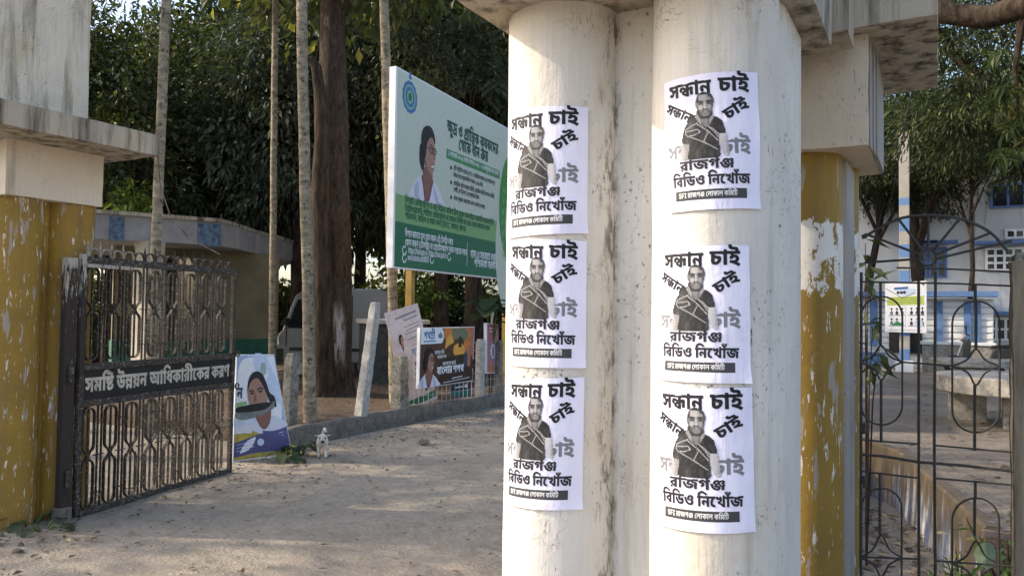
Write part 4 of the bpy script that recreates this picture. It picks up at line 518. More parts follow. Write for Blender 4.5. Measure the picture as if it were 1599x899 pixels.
(166,3,22,337,156,1,-24,-43,0,1,-132,-53,0,-14,11,-34,17,-40,14,-46,9,-29,3,-13,26,27,-6,44,-3,56,-13,38,-17,17,-9,0,6,-2,11,1,7,1,116,45,0,11,-16,17,213,116,0,-14,-26,-21,-48,-14,-35,-2,-31,4,-9,11,32,3,44,9,22,13,1,9,0,8,-14,11,-11,6,49,17,12,-8,20,-20,23,87,106,-30,0,-36,16,1,14,0,6,8,10,5,5,49,-6,-2,-3,-2,-6,1,-3,0,-5,10,-4,9,0,8,0,14,3,16,10,11,9,39,4,5,-10,-12,-13,-28,-17,-34,-10),
(142,2,41,137,0,-28,0,-50,10,-36,18,-9,11,15,25,36,3,42,13,14,19,1,11,0,5,-2,11,-3,6,-115,0,1,24,95,0,-16,10,-18,19,1,9,0,10,24,17,21,8,41,-19,-16,-6,-12,-10,1,-6,0,-8,20,-14,17,-10,141,0,1,-24,-63,0,-8,0,-12,0,-7,0,32,-17,32,-36,1,-20,0,-18,-28,-27,-54,-14,22,137,24,22,0,30,9,16,16,1,11,0,12,-12,22,-28,24,-23,15,11,0,6,-6,10,-18,1,-9,0,-10,-10,-18,-26,-16,-44,-12,-33,-4,7,17,6,-11,22,-14,32,-8),
(190,4,22,385,156,1,-24,-141,0,1,-66,-1,-9,0,-5,2,-12,1,-6,1,-34,-53,0,-16,14,-48,22,-58,16,-33,3,-21,27,42,13,96,24,49,8,-7,-9,1,14,-191,0,1,24,13,189,107,11,-6,-30,-5,-62,-15,-29,-9,22,-2,44,-12,40,-18,15,-12,-7,-2,0,6,0,12,1,6,24,301,36,-20,0,-34,9,-28,18,-9,14,29,14,4,-11,18,-15,22,-7,11,0,10,0,12,6,1,6,0,5,-8,8,-16,6,-13,3,19,23,22,-4,34,-13,16,-17,1,-11,0,-16,-34,-18,12,79,-2,-14,0,-18,9,1,7,0,8,18,9,15,0,14,0,18,-9,1,-8,0,-7,-18,-9),
(0,1,4,-133,182,157,47,25,-19,-153,-49),
(137,6,17,129,152,52,0,54,-22,1,-19,0,-11,-20,-18,-34,-11,-42,-5,-21,0,-28,0,-46,9,-26,19,1,13,0,11,20,17,34,11,40,6,14,133,134,-18,0,-28,-6,-16,-12,1,-8,0,-10,26,-11,25,0,16,0,28,7,16,12,1,8,0,10,-24,10,8,77,137,36,-9,64,-24,27,-15,-23,-13,-26,15,-68,26,-35,9,10,279,156,1,-24,-101,0,-51,7,-49,-6,-16,0,-26,-1,-17,0,-17,0,1,24,31,181,156,0,8,-16,8,-19,0,-33,0,-34,0,-40,6,-13,7,-10,5,-8,14,1,10,0,4,0,6,3,4,51,-2,0,-2,0,-4,1,-2,0,-6,4,-8,9,-3,4,-3,18,-2,19,0,37,0,28,0,30,-4,11,-6,10,-4,10,-15,1,-11,31,139,-3,-44,0,-46,21,1,16,0,10,20,16,36,14,23,6,57,-8,-30,-7,-34,-13,-14,-10,1,-7,0,-5,10,-7,18,-3,9,0,18,0,26,5,14,9,1,4,0,4,-8,6,-7,2,33,18,18,-5,24,-13,1,-11,0,-11,-28,-20,-52,-11),
(213,3,22,91,116,22,0,36,-6,36,-13,23,-10,-29,-15,-18,9,-38,11,-21,0,-10,0,-16,-6,1,-6,0,-5,14,-8,15,-3,-27,-23,-26,7,-30,20,1,14,0,11,20,16,36,7,40,431,156,1,-24,-197,0,1,-72,-13,12,26,13,74,24,45,8,41,-17,-8,-8,-10,-16,-4,-18,1,-11,0,-9,4,-18,8,-19,5,-9,-51,-7,-9,22,-4,10,-4,20,1,12,0,11,6,17,10,16,7,7,19,-7,-20,-5,-50,-15,-52,-19,-21,-11,-45,14,1,32,3,5,-2,6,0,11,1,5,1,16,-179,0,1,24,31,289,26,16,0,26,-8,11,-6,5,-26,-8,8,-24,8,-19,0,-12,0,-28,-2,-32,-2,-17,0,-14,0,-34,3,-30,9,-18,16,1,12,0,5,2,9,3,4,51,-4,0,-3,0,-5,1,-3,0,-8,12,-8,22,-3,15,0,16,0,26,2,22,2),
(281,4,19,433,156,1,-24,-43,0,1,-132,-55,0,-12,14,-44,20,-19,7,23,19,16,-5,30,-14,11,-8,0,3,0,7,-2,7,1,2,1,80,-335,0,1,24,38,179,22,-36,0,-62,16,-52,38,-19,33,53,7,16,-24,32,-31,40,-15,29,0,22,0,28,8,14,12,1,8,0,12,-20,14,-15,0,-12,0,-12,-6,1,-5,0,-3,4,-5,1,-2,-49,-4,-4,5,-4,9,1,3,0,11,20,14,34,6,17,0,32,0,44,-13,22,-23,1,-15,0,-14,-24,-23,-52,-13,9,153,111,-2,8,-22,12,-23,3,31,10,23,-3,24,-5,24,-14,5,-10,21,567,156,1,-24,-43,0,1,-132,-53,0,1,115,-8,9,-18,8,-11,0,-5,0,1,24,9,0,12,0,18,-8,7,-7,0,1,0,9,1,3,1,18,45,0,11,-16),
(140,1,12,33,0,1,167,221,0,1,-27,-155,0,1,-42,145,0,1,-27,-143,0,1,-44,159,0,1,-27),
(198,1,65,401,156,1,-24,-335,0,5,2,18,-3,30,-9,28,-10,13,-6,5,-19,-12,-3,-30,-8,-26,-8,-11,-4,-1,2,22,-2,42,-10,42,-14,17,-10,-2,4,0,9,1,4,1,77,19,0,28,0,46,-4,40,-9,17,-7,16,-8,16,-18,1,-11,0,-8,-12,-15,-30,-9,-23,0,-10,0,-14,1,-7,0,3,24,2,0,8,0,5,0,18,0,10,7,1,5,0,10,-36,15,-35,2,1,-99,-53,0,-18,13,-48,19,-60,12,-35,3,-19,26,14,5,28,8,30,9,17,4,-20,6,-44,10,-27,3,19,20,13,-6,-45,0,1,24),
(209,2,65,423,156,1,-24,-333,0,5,2,16,-3,32,-9,28,-10,13,-6,5,-19,-14,-3,-28,-8,-26,-8,-13,-4,1,2,24,-3,42,-9,36,-14,19,-8,0,4,-2,8,1,5,1,75,19,0,28,0,48,-4,38,-9,17,-7,16,-8,18,-18,1,-11,0,-8,-14,-15,-28,-9,-25,0,-8,0,-16,1,-5,0,3,24,2,0,8,0,5,0,16,0,12,7,1,5,0,10,-36,15,-35,2,1,-99,-55,3,-20,12,-48,17,-56,12,-35,3,-19,26,12,5,30,8,30,9,17,4,-20,6,-46,10,-25,3,17,20,15,-6,-69,0,1,24,33,277,-29,-53,0,-6,8,-24,9,-19,0,-12,0,-24,-2,-24,-2,-15,0,-12,0,-30,3,-26,9,-14,15,1,12,0,4,2,7,1,4,55,-4,-2,-2,0,-4,1,-3,0,-10,22,-7,17,0,14,0,20,2,20,1,11,0,14,0,24,-6,13,-7,1,22,57,-2),
(172,4,39,139,157,22,0,38,-8,38,-18,25,-13,-11,-26,-16,11,-28,15,-26,11,-26,5,-15,0,-16,0,-28,-6,-24,-12,-15,-7,-1,3,10,4,22,4,15,0,16,0,26,-10,1,-11,0,-3,-2,-6,-1,-3,-53,-11,8,2,12,8,1,5,0,5,-14,5,-7,0,-8,0,-14,-2,-5,-2,-41,19,20,14,40,18,42,9,10,243,112,-125,-55,-35,18,31,13,15,2,4,2,10,6,10,5,9,2,57,24,13,349,156,1,-24,-49,0,1,-80,-53,10,1,43,1,16,0,6,0,13,1,6,1,26,43,0,11,-16,40,213,-18,-32,0,-56,8,-50,17,-38,29,-13,20,51,8,16,-20,36,-26,52,-12,37,0,24,0,28,5,12,10,1,7,0,8,-20,12,-17,0,-8,0,-10,-3,-6,-4,1,-3,0,-2,2,-5,1,-1,-49,-4,-2,4,-4,9,1,3,0,10,20,12,32,6,23,0,34,0,40,-12,22,-20,1,-11,0,-13,-22,-20,-54,-12),
(142,1,23,93,73,1,-73,-61,0,1,167,63,0,1,-73,-5,0,10,16,40,17,33,0,26,0,38,-11,22,-21,1,-15,1,-80,-61,0,1,75,0,12,-26,14,-21,0,-16,0,-22,-7,-14,-12),
(83,2,4,151,126,1,-25,-145,0,1,25,16,41,156,63,0,1,-120,0,-6,12,-6,13,0,4,0,14,0,5,1,9,-24,-10,-1,-20,-2,-9,0,-36,0,-40,18,1,17),
(144,2,23,31,-47,1,173,63,0,1,-22,5,0,4,5,16,11,28,7,25,0,28,0,46,-15,28,-28,1,-22,0,-20,-28,-29,-46,-15,-29,0,-20,0,-30,7,-16,10,-3,5,-3,0,1,-67,16,149,23,20,0,24,11,12,17,1,12,0,11,-12,18,-24,10,-19,0,-18,0,-26,-10,-12,-18,1,-11,0,-12,12,-18,26,-10),
(128,1,44,129,-2,-30,0,-46,8,-28,16,-5,12,61,5,4,-9,26,-9,21,0,20,0,24,8,1,6,0,5,-16,7,-15,2,-43,4,-36,4,-34,18,1,13,0,12,26,18,46,9,31,0,30,0,42,-8,26,-15,7,-10,-55,-5,-4,7,-24,8,-17,0,-18,0,-24,-8,1,-6,0,-4,16,-8,19,-2,45,-4,36,-4,36,-16,1,-14,0,-12,-30,-18,-48,-10),
(62,2,12,63,-2,-16,0,-22,11,1,7,0,8,22,11,17,0,16,0,22,-11,1,-8,0,-7,-22,-11,12,63,82,-16,0,-22,11,1,8,0,8,22,11,17,0,16,0,22,-11,1,-8,0,-8,-22,-11),
(90,2,4,167,126,1,-25,-161,0,1,25,17,51,0,1,136,0,13,22,17,36,9,23,0,14,0,26,-2,7,-1,-11,-24,-4,0,-12,2,-5,0,-16,0,-14,-8,1,-7,1,-135),
(140,2,16,141,-2,-36,0,-56,16,-28,29,1,19,0,20,28,29,56,16,37,0,38,0,54,-16,30,-29,1,-20,0,-19,-30,-29,-54,-16,16,141,22,20,0,26,11,12,18,1,11,0,12,-12,18,-26,10,-19,0,-18,0,-26,-10,-12,-18,1,-12,0,-11,12,-18,26,-11),
(144,2,23,123,-2,-30,0,-46,15,-26,29,1,20,0,22,28,28,46,15,29,0,22,0,28,-7,16,-11,7,-5,3,0,1,63,63,0,1,-167,-61,0,1,20,-1,0,-6,-5,-16,-10,-28,-7,16,141,23,18,0,26,10,12,18,1,12,0,11,-12,18,-26,10,-17,0,-18,0,-26,-10,-12,-18,1,-11,0,-12,12,-17,26,-11),
(62,1,12,63,-2,-16,0,-22,11,1,7,0,8,22,11,17,0,16,0,22,-11,1,-8,0,-7,-22,-11),
(144,2,38,141,-50,-32,0,-44,8,-30,14,-5,8,55,9,4,-4,14,-7,22,-4,19,0,26,0,30,12,1,13,1,23,-3,0,-4,-4,-16,-10,-28,-6,-21,0,-28,0,-48,13,-26,27,1,21,0,21,28,28,46,15,29,0,22,0,28,-7,18,-11,5,-5,5,0,1,22,63,0,1,-126,0,-16,-32,-23,-54,-11,16,141,26,20,0,24,9,14,17,1,11,0,12,-14,17,-24,10,-19,0,-18,0,-26,-10,-12,-18,1,-11,0,-11,12,-17,26,-9),
(136,1,14,101,0,-91,126,69,0,45,-67,8,-12,10,-25,7,-13,-13,0,6,13,12,25,9,12,43,67,67,0,-91,-126),
(61,2,4,31,0,1,126,63,0,1,-126,12,63,142,-16,0,-20,10,1,7,0,7,20,10,17,0,14,0,20,-10,1,-7,0,-7,-20,-10),
(142,1,23,93,73,1,-73,-61,0,1,126,61,0,1,-32,-3,0,10,16,40,17,33,0,26,0,38,-11,22,-21,1,-15,1,-80,-61,0,1,75,0,12,-26,14,-21,0,-16,0,-22,-7,-14,-12),
(84,1,4,115,221,1,-275,-59,0,1,275),
(194,1,36,85,0,-75,126,67,0,25,-48,6,-12,12,-30,7,-18,-5,0,4,18,16,29,5,13,25,48,61,0,25,-48,6,-13,14,-29,7,-18,-7,0,6,18,12,29,7,13,25,48,67,0,-73,-126,-63,0,-29,50,-4,7,-8,18,-8,19,-3,8,13,0,-4,-8,-8,-19,-8,-18,-3,-7,-29,-50),
(133,2,39,101,-2,-24,0,-38,8,-22,17,1,12,0,11,16,14,28,8,32,4,21,2,20,1,28,1,12,4,1,5,0,6,-8,8,-20,5,-11,0,-14,0,-22,-5,-12,-7,-1,-4,-57,6,6,11,30,15,44,7,29,0,18,0,38,-4,30,-10,18,-17,1,-12,1,-84,-59,0,1,17,-1,0,-6,-5,-20,-9,-28,-5,18,117,20,18,0,26,7,14,11,1,7,1,14,-4,-1,-12,-2,-16,-1,-16,-1,-5,-1,-12,-1,-20,-4,-12,-7,1,-5,0,-5,12,-7,18,-4),
(135,1,38,141,-2,-36,0,-56,16,-28,29,1,19,0,20,28,29,56,16,37,0,22,0,38,-5,28,-11,18,-15,5,-10,-57,-5,-2,5,-10,8,-12,5,-16,3,-11,0,-18,0,-26,-10,-12,-18,1,-12,0,-11,12,-18,26,-11,19,0,12,0,16,4,14,6,8,8,3,5,61,-6,-4,-10,-20,-15,-28,-11,-38,-5),
(136,1,40,143,-2,-38,0,-56,15,-28,29,1,20,0,20,28,29,54,16,37,0,24,0,42,-7,32,-16,20,-24,1,-16,1,-10,-209,0,1,21,179,0,-29,-6,0,10,-12,15,-26,9,-15,0,-20,0,-24,-9,-14,-14,1,-9,1,-15,0,-11,14,-15,28,-8,21,0,12,0,20,3,14,7,5,5,59,-5,-8,-11,-28,-15,-46,-8),
(144,2,23,167,-2,-20,0,-30,7,-16,10,-3,5,-3,0,1,-20,-61,0,1,167,63,0,1,-63,5,0,4,5,16,11,28,7,25,0,28,0,46,-15,28,-28,1,-22,0,-20,-28,-29,-46,-15,16,149,23,20,0,24,11,12,17,1,12,0,11,-12,18,-24,10,-19,0,-18,0,-26,-10,-12,-18,1,-11,0,-12,12,-18,26,-10),
(132,3,7,89,38,1,38,9,0,89,50,73,0,-109,-63,-13,0,4,31,0,1,167,63,0,1,-167,4,189,0,-79,56,43,22,113,-78),
(208,1,42,31,0,1,126,59,0,5,-31,-5,0,6,11,24,14,30,8,17,0,28,0,32,-18,9,-17,-7,0,6,12,26,15,34,8,21,0,22,0,36,-10,22,-20,1,-13,1,-85,-63,0,1,79,0,11,-24,11,-17,0,-14,0,-18,-6,-10,-10,1,-7,1,-78,-61,0,1,80,0,10,-22,11,-19,0,-12,0,-20,-6,-12,-11,1,-8,1,-76),
(237,1,38,101,0,-87,167,69,0,43,-85,4,-10,8,-23,8,-23,5,-10,-11,0,4,10,8,23,10,23,5,10,45,85,67,0,45,-85,4,-10,8,-23,10,-23,3,-10,-9,0,4,10,6,23,8,23,7,10,41,85,71,0,-89,-167,-73,0,-45,89,-8,13,-10,32,-5,18,17,0,-6,-17,-10,-31,-5,-15,-45,-89),
(152,3,20,33,0,1,167,131,0,38,0,48,-11,24,-20,1,-12,0,-10,-16,-14,-28,-10,-15,-2,1,-1,18,-1,34,-10,20,-18,1,-12,0,-13,-24,-21,-52,-12,-37,0,10,97,27,63,0,32,0,30,12,1,9,0,8,-16,12,-26,6,-17,0,-63,0,10,97,96,59,0,14,0,24,6,16,10,1,8,0,9,-28,12,-23,0,-59,0),
(166,2,22,149,0,-85,0,1,28,83,0,34,0,46,12,22,25,1,19,0,19,-22,25,-46,12,-31,0,-85,0,1,27,89,0,52,0,72,-20,38,-37,1,-26,0,-26,-38,-38,-74,-20,4,97,167,1,-167,-63,0,1,167),
(226,3,23,159,157,18,0,30,-7,22,-13,9,-8,1,-29,-14,15,-36,19,-21,0,-12,0,-20,-9,1,-9,0,-10,28,-10,27,-1,-5,-25,-32,0,-38,13,-16,20,1,13,0,15,18,18,28,8,23,37,157,20,0,36,-9,20,-20,1,-15,0,-11,-16,-20,-40,-12,-31,0,-3,25,20,1,24,5,10,9,1,5,0,9,-22,10,-17,0,-10,0,-16,-2,-7,-1,-5,24,12,1,20,1,60,457,156,1,-24,-177,0,1,-6,-1,-22,2,-3,0,-9,1,-3,1,-39,0,-8,4,-7,5,-3,6,-3,17,0,14,0,24,7,11,7,10,6,12,15,1,6,0,6,-14,5,-11,0,-1,0,-14,0,-24,4,-11,4,-10,3,-14,7,-3,4,5,27,8,-8,24,-10,28,-6,19,0,7,0,24,0,24,-4,11,-5,6,-4,8,-11,1,-6,0,-14,-18,-23,-15,-9,-18,-11,-48,-13,-27,0,-22,0,-28,4,-7,4,-10,5,-12,15,1,16,1,80,3,5,-2,4,0,9,1,4,1,4),
(169,4,66,101,18,-24,0,-32,14,-13,13,39,11,10,-8,12,-5,9,0,6,0,14,5,7,5,8,3,4,10,1,5,0,8,-8,12,-18,8,-13,0,-8,0,-12,-6,1,-5,0,-2,2,-5,3,-2,-51,-4,-4,5,-2,10,1,3,0,11,20,12,34,6,17,0,28,0,42,-13,22,-21,1,-14,0,-4,0,-8,-3,-4,-39,0,12,9,36,17,54,14,39,3,33,-18,-10,-9,-10,-21,1,-11,0,-9,8,-19,7,-10,-53,-6,-8,12,-6,24,1,10,0,12,8,20,11,9,31,-8,-28,-3,-42,-8,-32,-14,-11,-9,-12,-9,-20,-11,-24,-5,9,45,144,21,-3,26,-5,24,-14,3,-10,-53,-1,-2,8,-24,12,-21,3,22,237,100,-30,0,-50,21,-13,17,55,4,4,-9,12,-9,16,-4,7,0,12,0,10,8,1,5,0,4,-12,5,-7,1,63,3,4,-2,4,-8,1,-5,0,-11,-18,-13,-32,-7,8,343,156,1,-24,-63,0,-5,1,-83,0,-5,-1,-185,0,1,24),
(106,3,10,75,80,26,-8,48,-24,40,-27,17,-17,-59,-17,-14,11,-38,24,-44,21,-21,8,16,27,118,0,11,22,17,36,10,23,0,22,0,36,-10,22,-16,1,-12,0,-12,-22,-17,-36,-9,-21,0,-22,0,-36,9,-22,17,12,89,118,0,-6,10,-5,9,0,8,0,10,5,1,6,0,5,-10,6,-7,0,-8,0,-10,-6),
(183,1,55,371,156,1,-34,-37,0,1,-122,-83,0,1,77,17,-13,-6,4,-12,6,-9,0,-4,0,-8,-2,-4,-6,1,-4,0,-2,0,-4,3,-2,-71,-2,-2,6,-10,10,-14,6,-11,0,-6,0,-6,-2,-4,-4,1,-2,0,-8,22,-7,15,-2,-25,-34,-28,5,-44,15,-24,20,1,13,0,13,22,18,38,10,27,0,30,0,42,-11,19,-10,-13,0,4,10,26,10,19,0,16,0,24,-6,9,-6,-15,-3,-2,6,-2,12,1,5,1,6,-251,0,1,34),
(170,3,13,345,156,1,-34,-35,0,1,-122,-83,0,1,128,1,8,0,5,0,10,1,5,1,17,73,0,11,-17,23,159,157,18,0,28,-6,24,-13,13,-9,-3,-37,-16,13,-34,19,-17,0,-10,0,-12,-6,1,-6,0,-9,26,-6,19,-1,-5,-36,-36,2,-40,13,-20,23,1,14,0,16,20,20,32,9,23,37,157,24,0,36,-10,24,-21,1,-18,0,-12,-20,-22,-42,-14,-33,0,-5,36,14,2,20,3,8,6,1,5,0,6,-16,6,-9,0,-6,0,-20,-2,-5,-1,-7,34,10,1,22,1),
(182,1,63,369,156,1,-34,-35,0,1,-122,-83,0,1,100,7,-17,-14,10,-28,16,-26,10,-26,6,-13,0,-14,0,-20,-4,-20,-9,-15,-8,-19,3,12,5,26,4,11,0,24,0,24,-12,1,-9,0,-4,-4,-9,-1,-3,-23,5,4,2,14,8,18,9,7,3,53,22,47,-24,-135,-62,-53,25,29,11,-3,-7,-15,-1,12,4,8,6,1,4,0,4,-8,4,-7,0,-8,0,-12,-2,-7,-2,-51,24,24,14,44,21,44,10,29,0,20,0,36,-7,36,-13,19,-11,-5,-4,0,4,0,12,1,4,1,31,73,0,11,-17),
(145,1,39,295,156,1,-24,-43,0,1,-132,-53,0,1,108,11,-14,-16,12,-32,18,-34,9,-15,0,-12,0,-16,-5,-8,-8,1,-6,0,-6,12,-10,26,-6,23,-1,-7,-27,-34,2,-50,13,-24,22,1,14,0,13,22,19,38,10,25,0,24,0,36,-8,32,-14,17,-9,-11,0,0,6,0,13,1,6,1,21,45,0,11,-16),
(167,4,40,233,71,-36,0,-42,16,-11,15,7,1,-2,-9,-16,-15,-26,-9,-19,0,-14,0,-26,4,-22,14,-13,12,41,10,10,-9,14,-6,9,0,10,0,14,7,10,16,1,15,53,0,4,-8,10,-15,14,-10,18,-6,15,0,14,0,12,8,1,7,0,9,-20,16,-11,5,57,5,6,-4,16,-12,10,-14,1,-9,0,-16,-40,-18,4,339,156,1,-24,-341,0,1,24,11,289,84,1,-91,-53,0,-16,9,-34,11,-36,8,-25,3,-21,25,32,10,68,17,37,5,12,235,60,-12,-2,-30,-8,-30,-8,-13,-4,3,3,26,-3,44,-12,17,-8,0,4,-2,11,1,3),
(166,2,49,337,156,1,-24,-157,0,1,-39,0,-4,4,-5,9,0,6,0,16,5,16,10,9,7,49,4,14,-11,14,-25,1,-14,0,-16,-26,-24,-54,-14,-37,0,-30,0,-56,9,-46,24,-38,41,-15,31,53,7,16,-32,38,-39,46,-17,31,0,32,0,36,17,1,16,0,10,-10,14,-7,6,39,3,-14,-13,-32,-16,-34,-7,-15,0,-14,0,-22,4,-7,4,-8,4,-6,14,1,11,1,35,-127,0,1,24,12,169,-41,-14,0,-18,9,1,8,0,7,18,9,15,0,14,0,18,-9,1,-7,0,-8,-18,-9),
(177,4,13,361,156,1,-34,-39,0,1,-116,-83,-2,1,124,3,8,0,5,-2,10,1,5,1,17,75,0,11,-17,23,173,157,18,0,28,-6,26,-13,13,-9,-5,-37,-16,13,-34,19,-17,0,-10,0,-12,-6,1,-5,0,-7,26,-6,19,-1,-5,-36,-36,1,-42,14,-18,22,1,14,0,15,20,19,32,9,23,49,157,24,0,40,-9,20,-22,1,-16,0,-12,-18,-22,-42,-13,-35,0,-3,36,16,1,18,3,8,5,1,4,0,7,-16,5,-13,0,-8,0,-20,-2,-11,-2,-7,34,12,1,26,2,33,321,-11,-81,0,-6,5,-18,6,-15,0,-10,0,-24,-2,-32,-2,-17,0,-18,0,-36,4,-30,10,-18,17,1,13,0,4,2,8,3,6,81,-5,0,-3,-2,-4,1,-3,0,-4,8,-6,14,-3,13,0,20,0,32,3,15,0,12,0,18,-4,13,-7,1,24,85,6),
)
TEXTS = {'sandhan': [0,1,2,3],
'chai': [4,2,5],
'rajganj': [6,2,7,8,9],
'bdo': [10,11,10,12,13,14,10,3,15,16,2,17,7],
'committee': [18,19,20,21,22,23,24,25,26,21,27,28,23,29,23,28,21,29,30,31,30,32],
'gate': [0,33,10,34,14,35,36,37,3,14,38,10,39,40,2,6,41,15,40,6,14,40,6,42],
'head1': [43,44,45,14,13,14,46,2,10,47,40,14,40,48,49,40,15,50,6],
'head2': [51,52,15,40,14,39,2,3,14,53,37],
'bar': [54,21,55,56,57,58,22,21,59,60,59,61,21,27,62,56,29,21,63,28,56,64,21,59,60,59,61,21,65,21,59,66,21,31,22,67,68,56,31,22,21,69,23,55,21,27,29,55,23],
'li1': [70,30,71,21,29,68,72,73,23,28,21,69,23,56,55,22,21,74,75,76,75,77,21,78,21,70,23,62,30,31,29,21,67,31,79,23,80,21,81,22,82,21,67,83,23,80,29,21,31,84,28,85],
'li2': [30,55,24,21,79,85,23,86,29,21,87,88,89,23,29,23,90,56,73,21,91,23,56,79,55,21,59,77,92,93,94,21,32,23,29,23],
'li3': [70,23,62,30,31,29,21,29,95,30,96,21,67,31,79,23,80,21,67,30,31,30,71,77,21,70,23,62,30,31,29,21,29,95,30,96,21,90,97,91,23,98,29,21,67,30,31,30,71],
'li4': [27,25,23,99,100,77,21,74,19,76,101,102,19,76,75,82,21,81,22,21,31,23,69,85,56,31,78,21,30,79,103,80],
'li5': [69,23,55,85,21,29,95,96,29,21,67,31,79,23,56,80,21,69,23,55,21,27,29,55,23,22,21,79,85,79,104,23],
'lg1': [30,55,56,24,72,21,27,22,30,24,56,105,106,55,21,78,21,69,23,55,21,30,79,30,103,22,21,71,23,30,22,107,21,30,108,29,21,29,109,55,21,87,55,28,23,72,56,55,21,67,22,29,23,30,22,21,78,56,80,79,67,23,72,56,32],
'lg2': [72,70,30,29,78,22,56,31,73,21,27,91,23,32,110,23,56,28,21,27,22,30,24,56,105,106,55,21,55,23,21,62,23,29,56,28,21,30,55,30,98,110,111,21,69,23,55,21,103,80,21,27,29,56,112,21,113,56,79,98,55,21,29,109,55],
'lg3': [91,30,22,79,71,110,55,77,21,71,23,30,22,107,21,78,21,67,31,80,21,79,98,28,21,74,114,76,20,75,77,21,113,69,23,22,77,21,79,85,23,86,29,82],
'dg1': [30,79,106,56,98,21,24,23,55,56,71,21,83,56,28,21,27,115,23,55,21,29,109,55,21,81,72,21,27,32,23,28,30,116,21,55,58,56,22],
'dg2': [27,115,23,55,21,29,109,55,21,74,27,32,23,28,30,116,82,21,79,23,21,27,83,23,80,23,32,67,87,88,89,23,91,21,29,109,55,21,98,117,56,22,22,21,55,58,56,22],
'dg3': [118,119,119,120,121,122,102,102,123,124,124,125,126,127,124,128,126,129,130,21,131,21,118,119,119,120,121,122,102,102,123,124,124,125,126,127,124,128,126,129,130],
'dg4': [132,132,132,126,123,133,134,135,136,124,124,137,126,134,124,138,102,139,140,141,19,18],
'dept1': [107,23,98,85,21,78,21,67,22,79,22,23,83,21,98,117,22],
'dept2': [91,30,142,31,79,143,21,67,22,29,23,22],
'shapath': [11,2,144,145,2,6,14,146,147,52],
'pledge': [24,55,25,56,148,22,21,149,23,56,62,110],
'pl1': [113,31,23,22,21,79,23,30,150],
'pl2': [113,31,23,22,21,91,62],
'path': [147,52,151,41],
'nn': [3]}
# ---------------------------------------------------------------- lettering: glyph outlines -> filled mesh
def _load_glyphs():
    out = []
    for g in GLYPHS:
        cs, p = [], 2
        for _c in range(g[1]):
            n = g[p]; p += 1; x = y = 0; c = []
            for _k in range(n):
                x += g[p] >> 1; y += g[p + 1]; c.append((x * 4, y * 4, g[p] & 1)); p += 2
            cs.append(c)
        out.append((g[0] * 4, cs))
    return out
GL = _load_glyphs()
def _poly(c, n=3):
    ex = []
    for i, a in enumerate(c):
        b = c[(i + 1) % len(c)]; ex.append(a)
        if not a[2] and not b[2]: ex.append(((a[0] + b[0]) / 2, (a[1] + b[1]) / 2, 1))
    k = next(i for i, q in enumerate(ex) if q[2]); ex = ex[k:] + ex[:k]
    o = []
    for i, q in enumerate(ex):
        if q[2]: o.append(q[:2])
        else:
            a = ex[i - 1]; b = ex[(i + 1) % len(ex)]
            for j in range(1, n):
                t = j / n; o.append(((1 - t) ** 2 * a[0] + 2 * t * (1 - t) * q[0] + t * t * b[0], (1 - t) ** 2 * a[1] + 2 * t * (1 - t) * q[1] + t * t * b[1]))
    r = [o[0]]
    for q in o[1:]:
        if abs(q[0] - r[-1][0]) + abs(q[1] - r[-1][1]) > 0.5: r.append(q)
    if len(r) > 1 and abs(r[0][0] - r[-1][0]) + abs(r[0][1] - r[-1][1]) < 0.5: r.pop()
    return r
def wind(polys, x, y):
    w_ = 0
    for c in polys:
        for (x0, y0), (x1, y1) in zip(c, c[1:] + c[:1]):
            if y0 <= y < y1:
                if x < x0 + (y - y0) * (x1 - x0) / (y1 - y0): w_ += 1
            elif y1 <= y < y0:
                if x < x0 + (y - y0) * (x1 - x0) / (y1 - y0): w_ -= 1
    return w_
def fill(polys, extra=(), eps=1e-4):
    vs, es = [], []
    for c in polys:
        b = len(vs); vs += [Vector(q) for q in c]
        es += [(b + i, b + (i + 1) % len(c)) for i in range(len(c))]
    vs += [Vector(q) for q in extra]
    r = delaunay_2d_cdt(vs, es, [], 0, eps)
    V = [tuple(q) for q in r[0]]
    T = []
    for f in r[2]:
        x = sum(V[i][0] for i in f) / 3; y = sum(V[i][1] for i in f) / 3
        if wind(polys, x, y): T.append(tuple(f))
    return V, T
_gc = {}
def glyph(i):
    if i not in _gc:
        adv, cs = GL[i]
        _gc[i] = (adv,) + (fill([_poly(c) for c in cs], eps=0.05) if cs else ([], []))
    return _gc[i]
def smooth(pts, n=4, closed=True):
    o = []; N = len(pts)
    for i in range(N if closed else N - 1):
        p = [pts[(i + k) % N] if closed else pts[min(max(i + k, 0), N - 1)] for k in (-1, 0, 1, 2)]
        for j in range(n):
            t = j / n
            o.append(tuple(0.5 * (2 * p[1][a] + (p[2][a] - p[0][a]) * t + (2 * p[0][a] - 5 * p[1][a] + 4 * p[2][a] - p[3][a]) * t * t + (3 * p[1][a] - p[0][a] - 3 * p[2][a] + p[3][a]) * t ** 3) for a in (0, 1)))
    if not closed: o.append(tuple(pts[-1]))
    return o
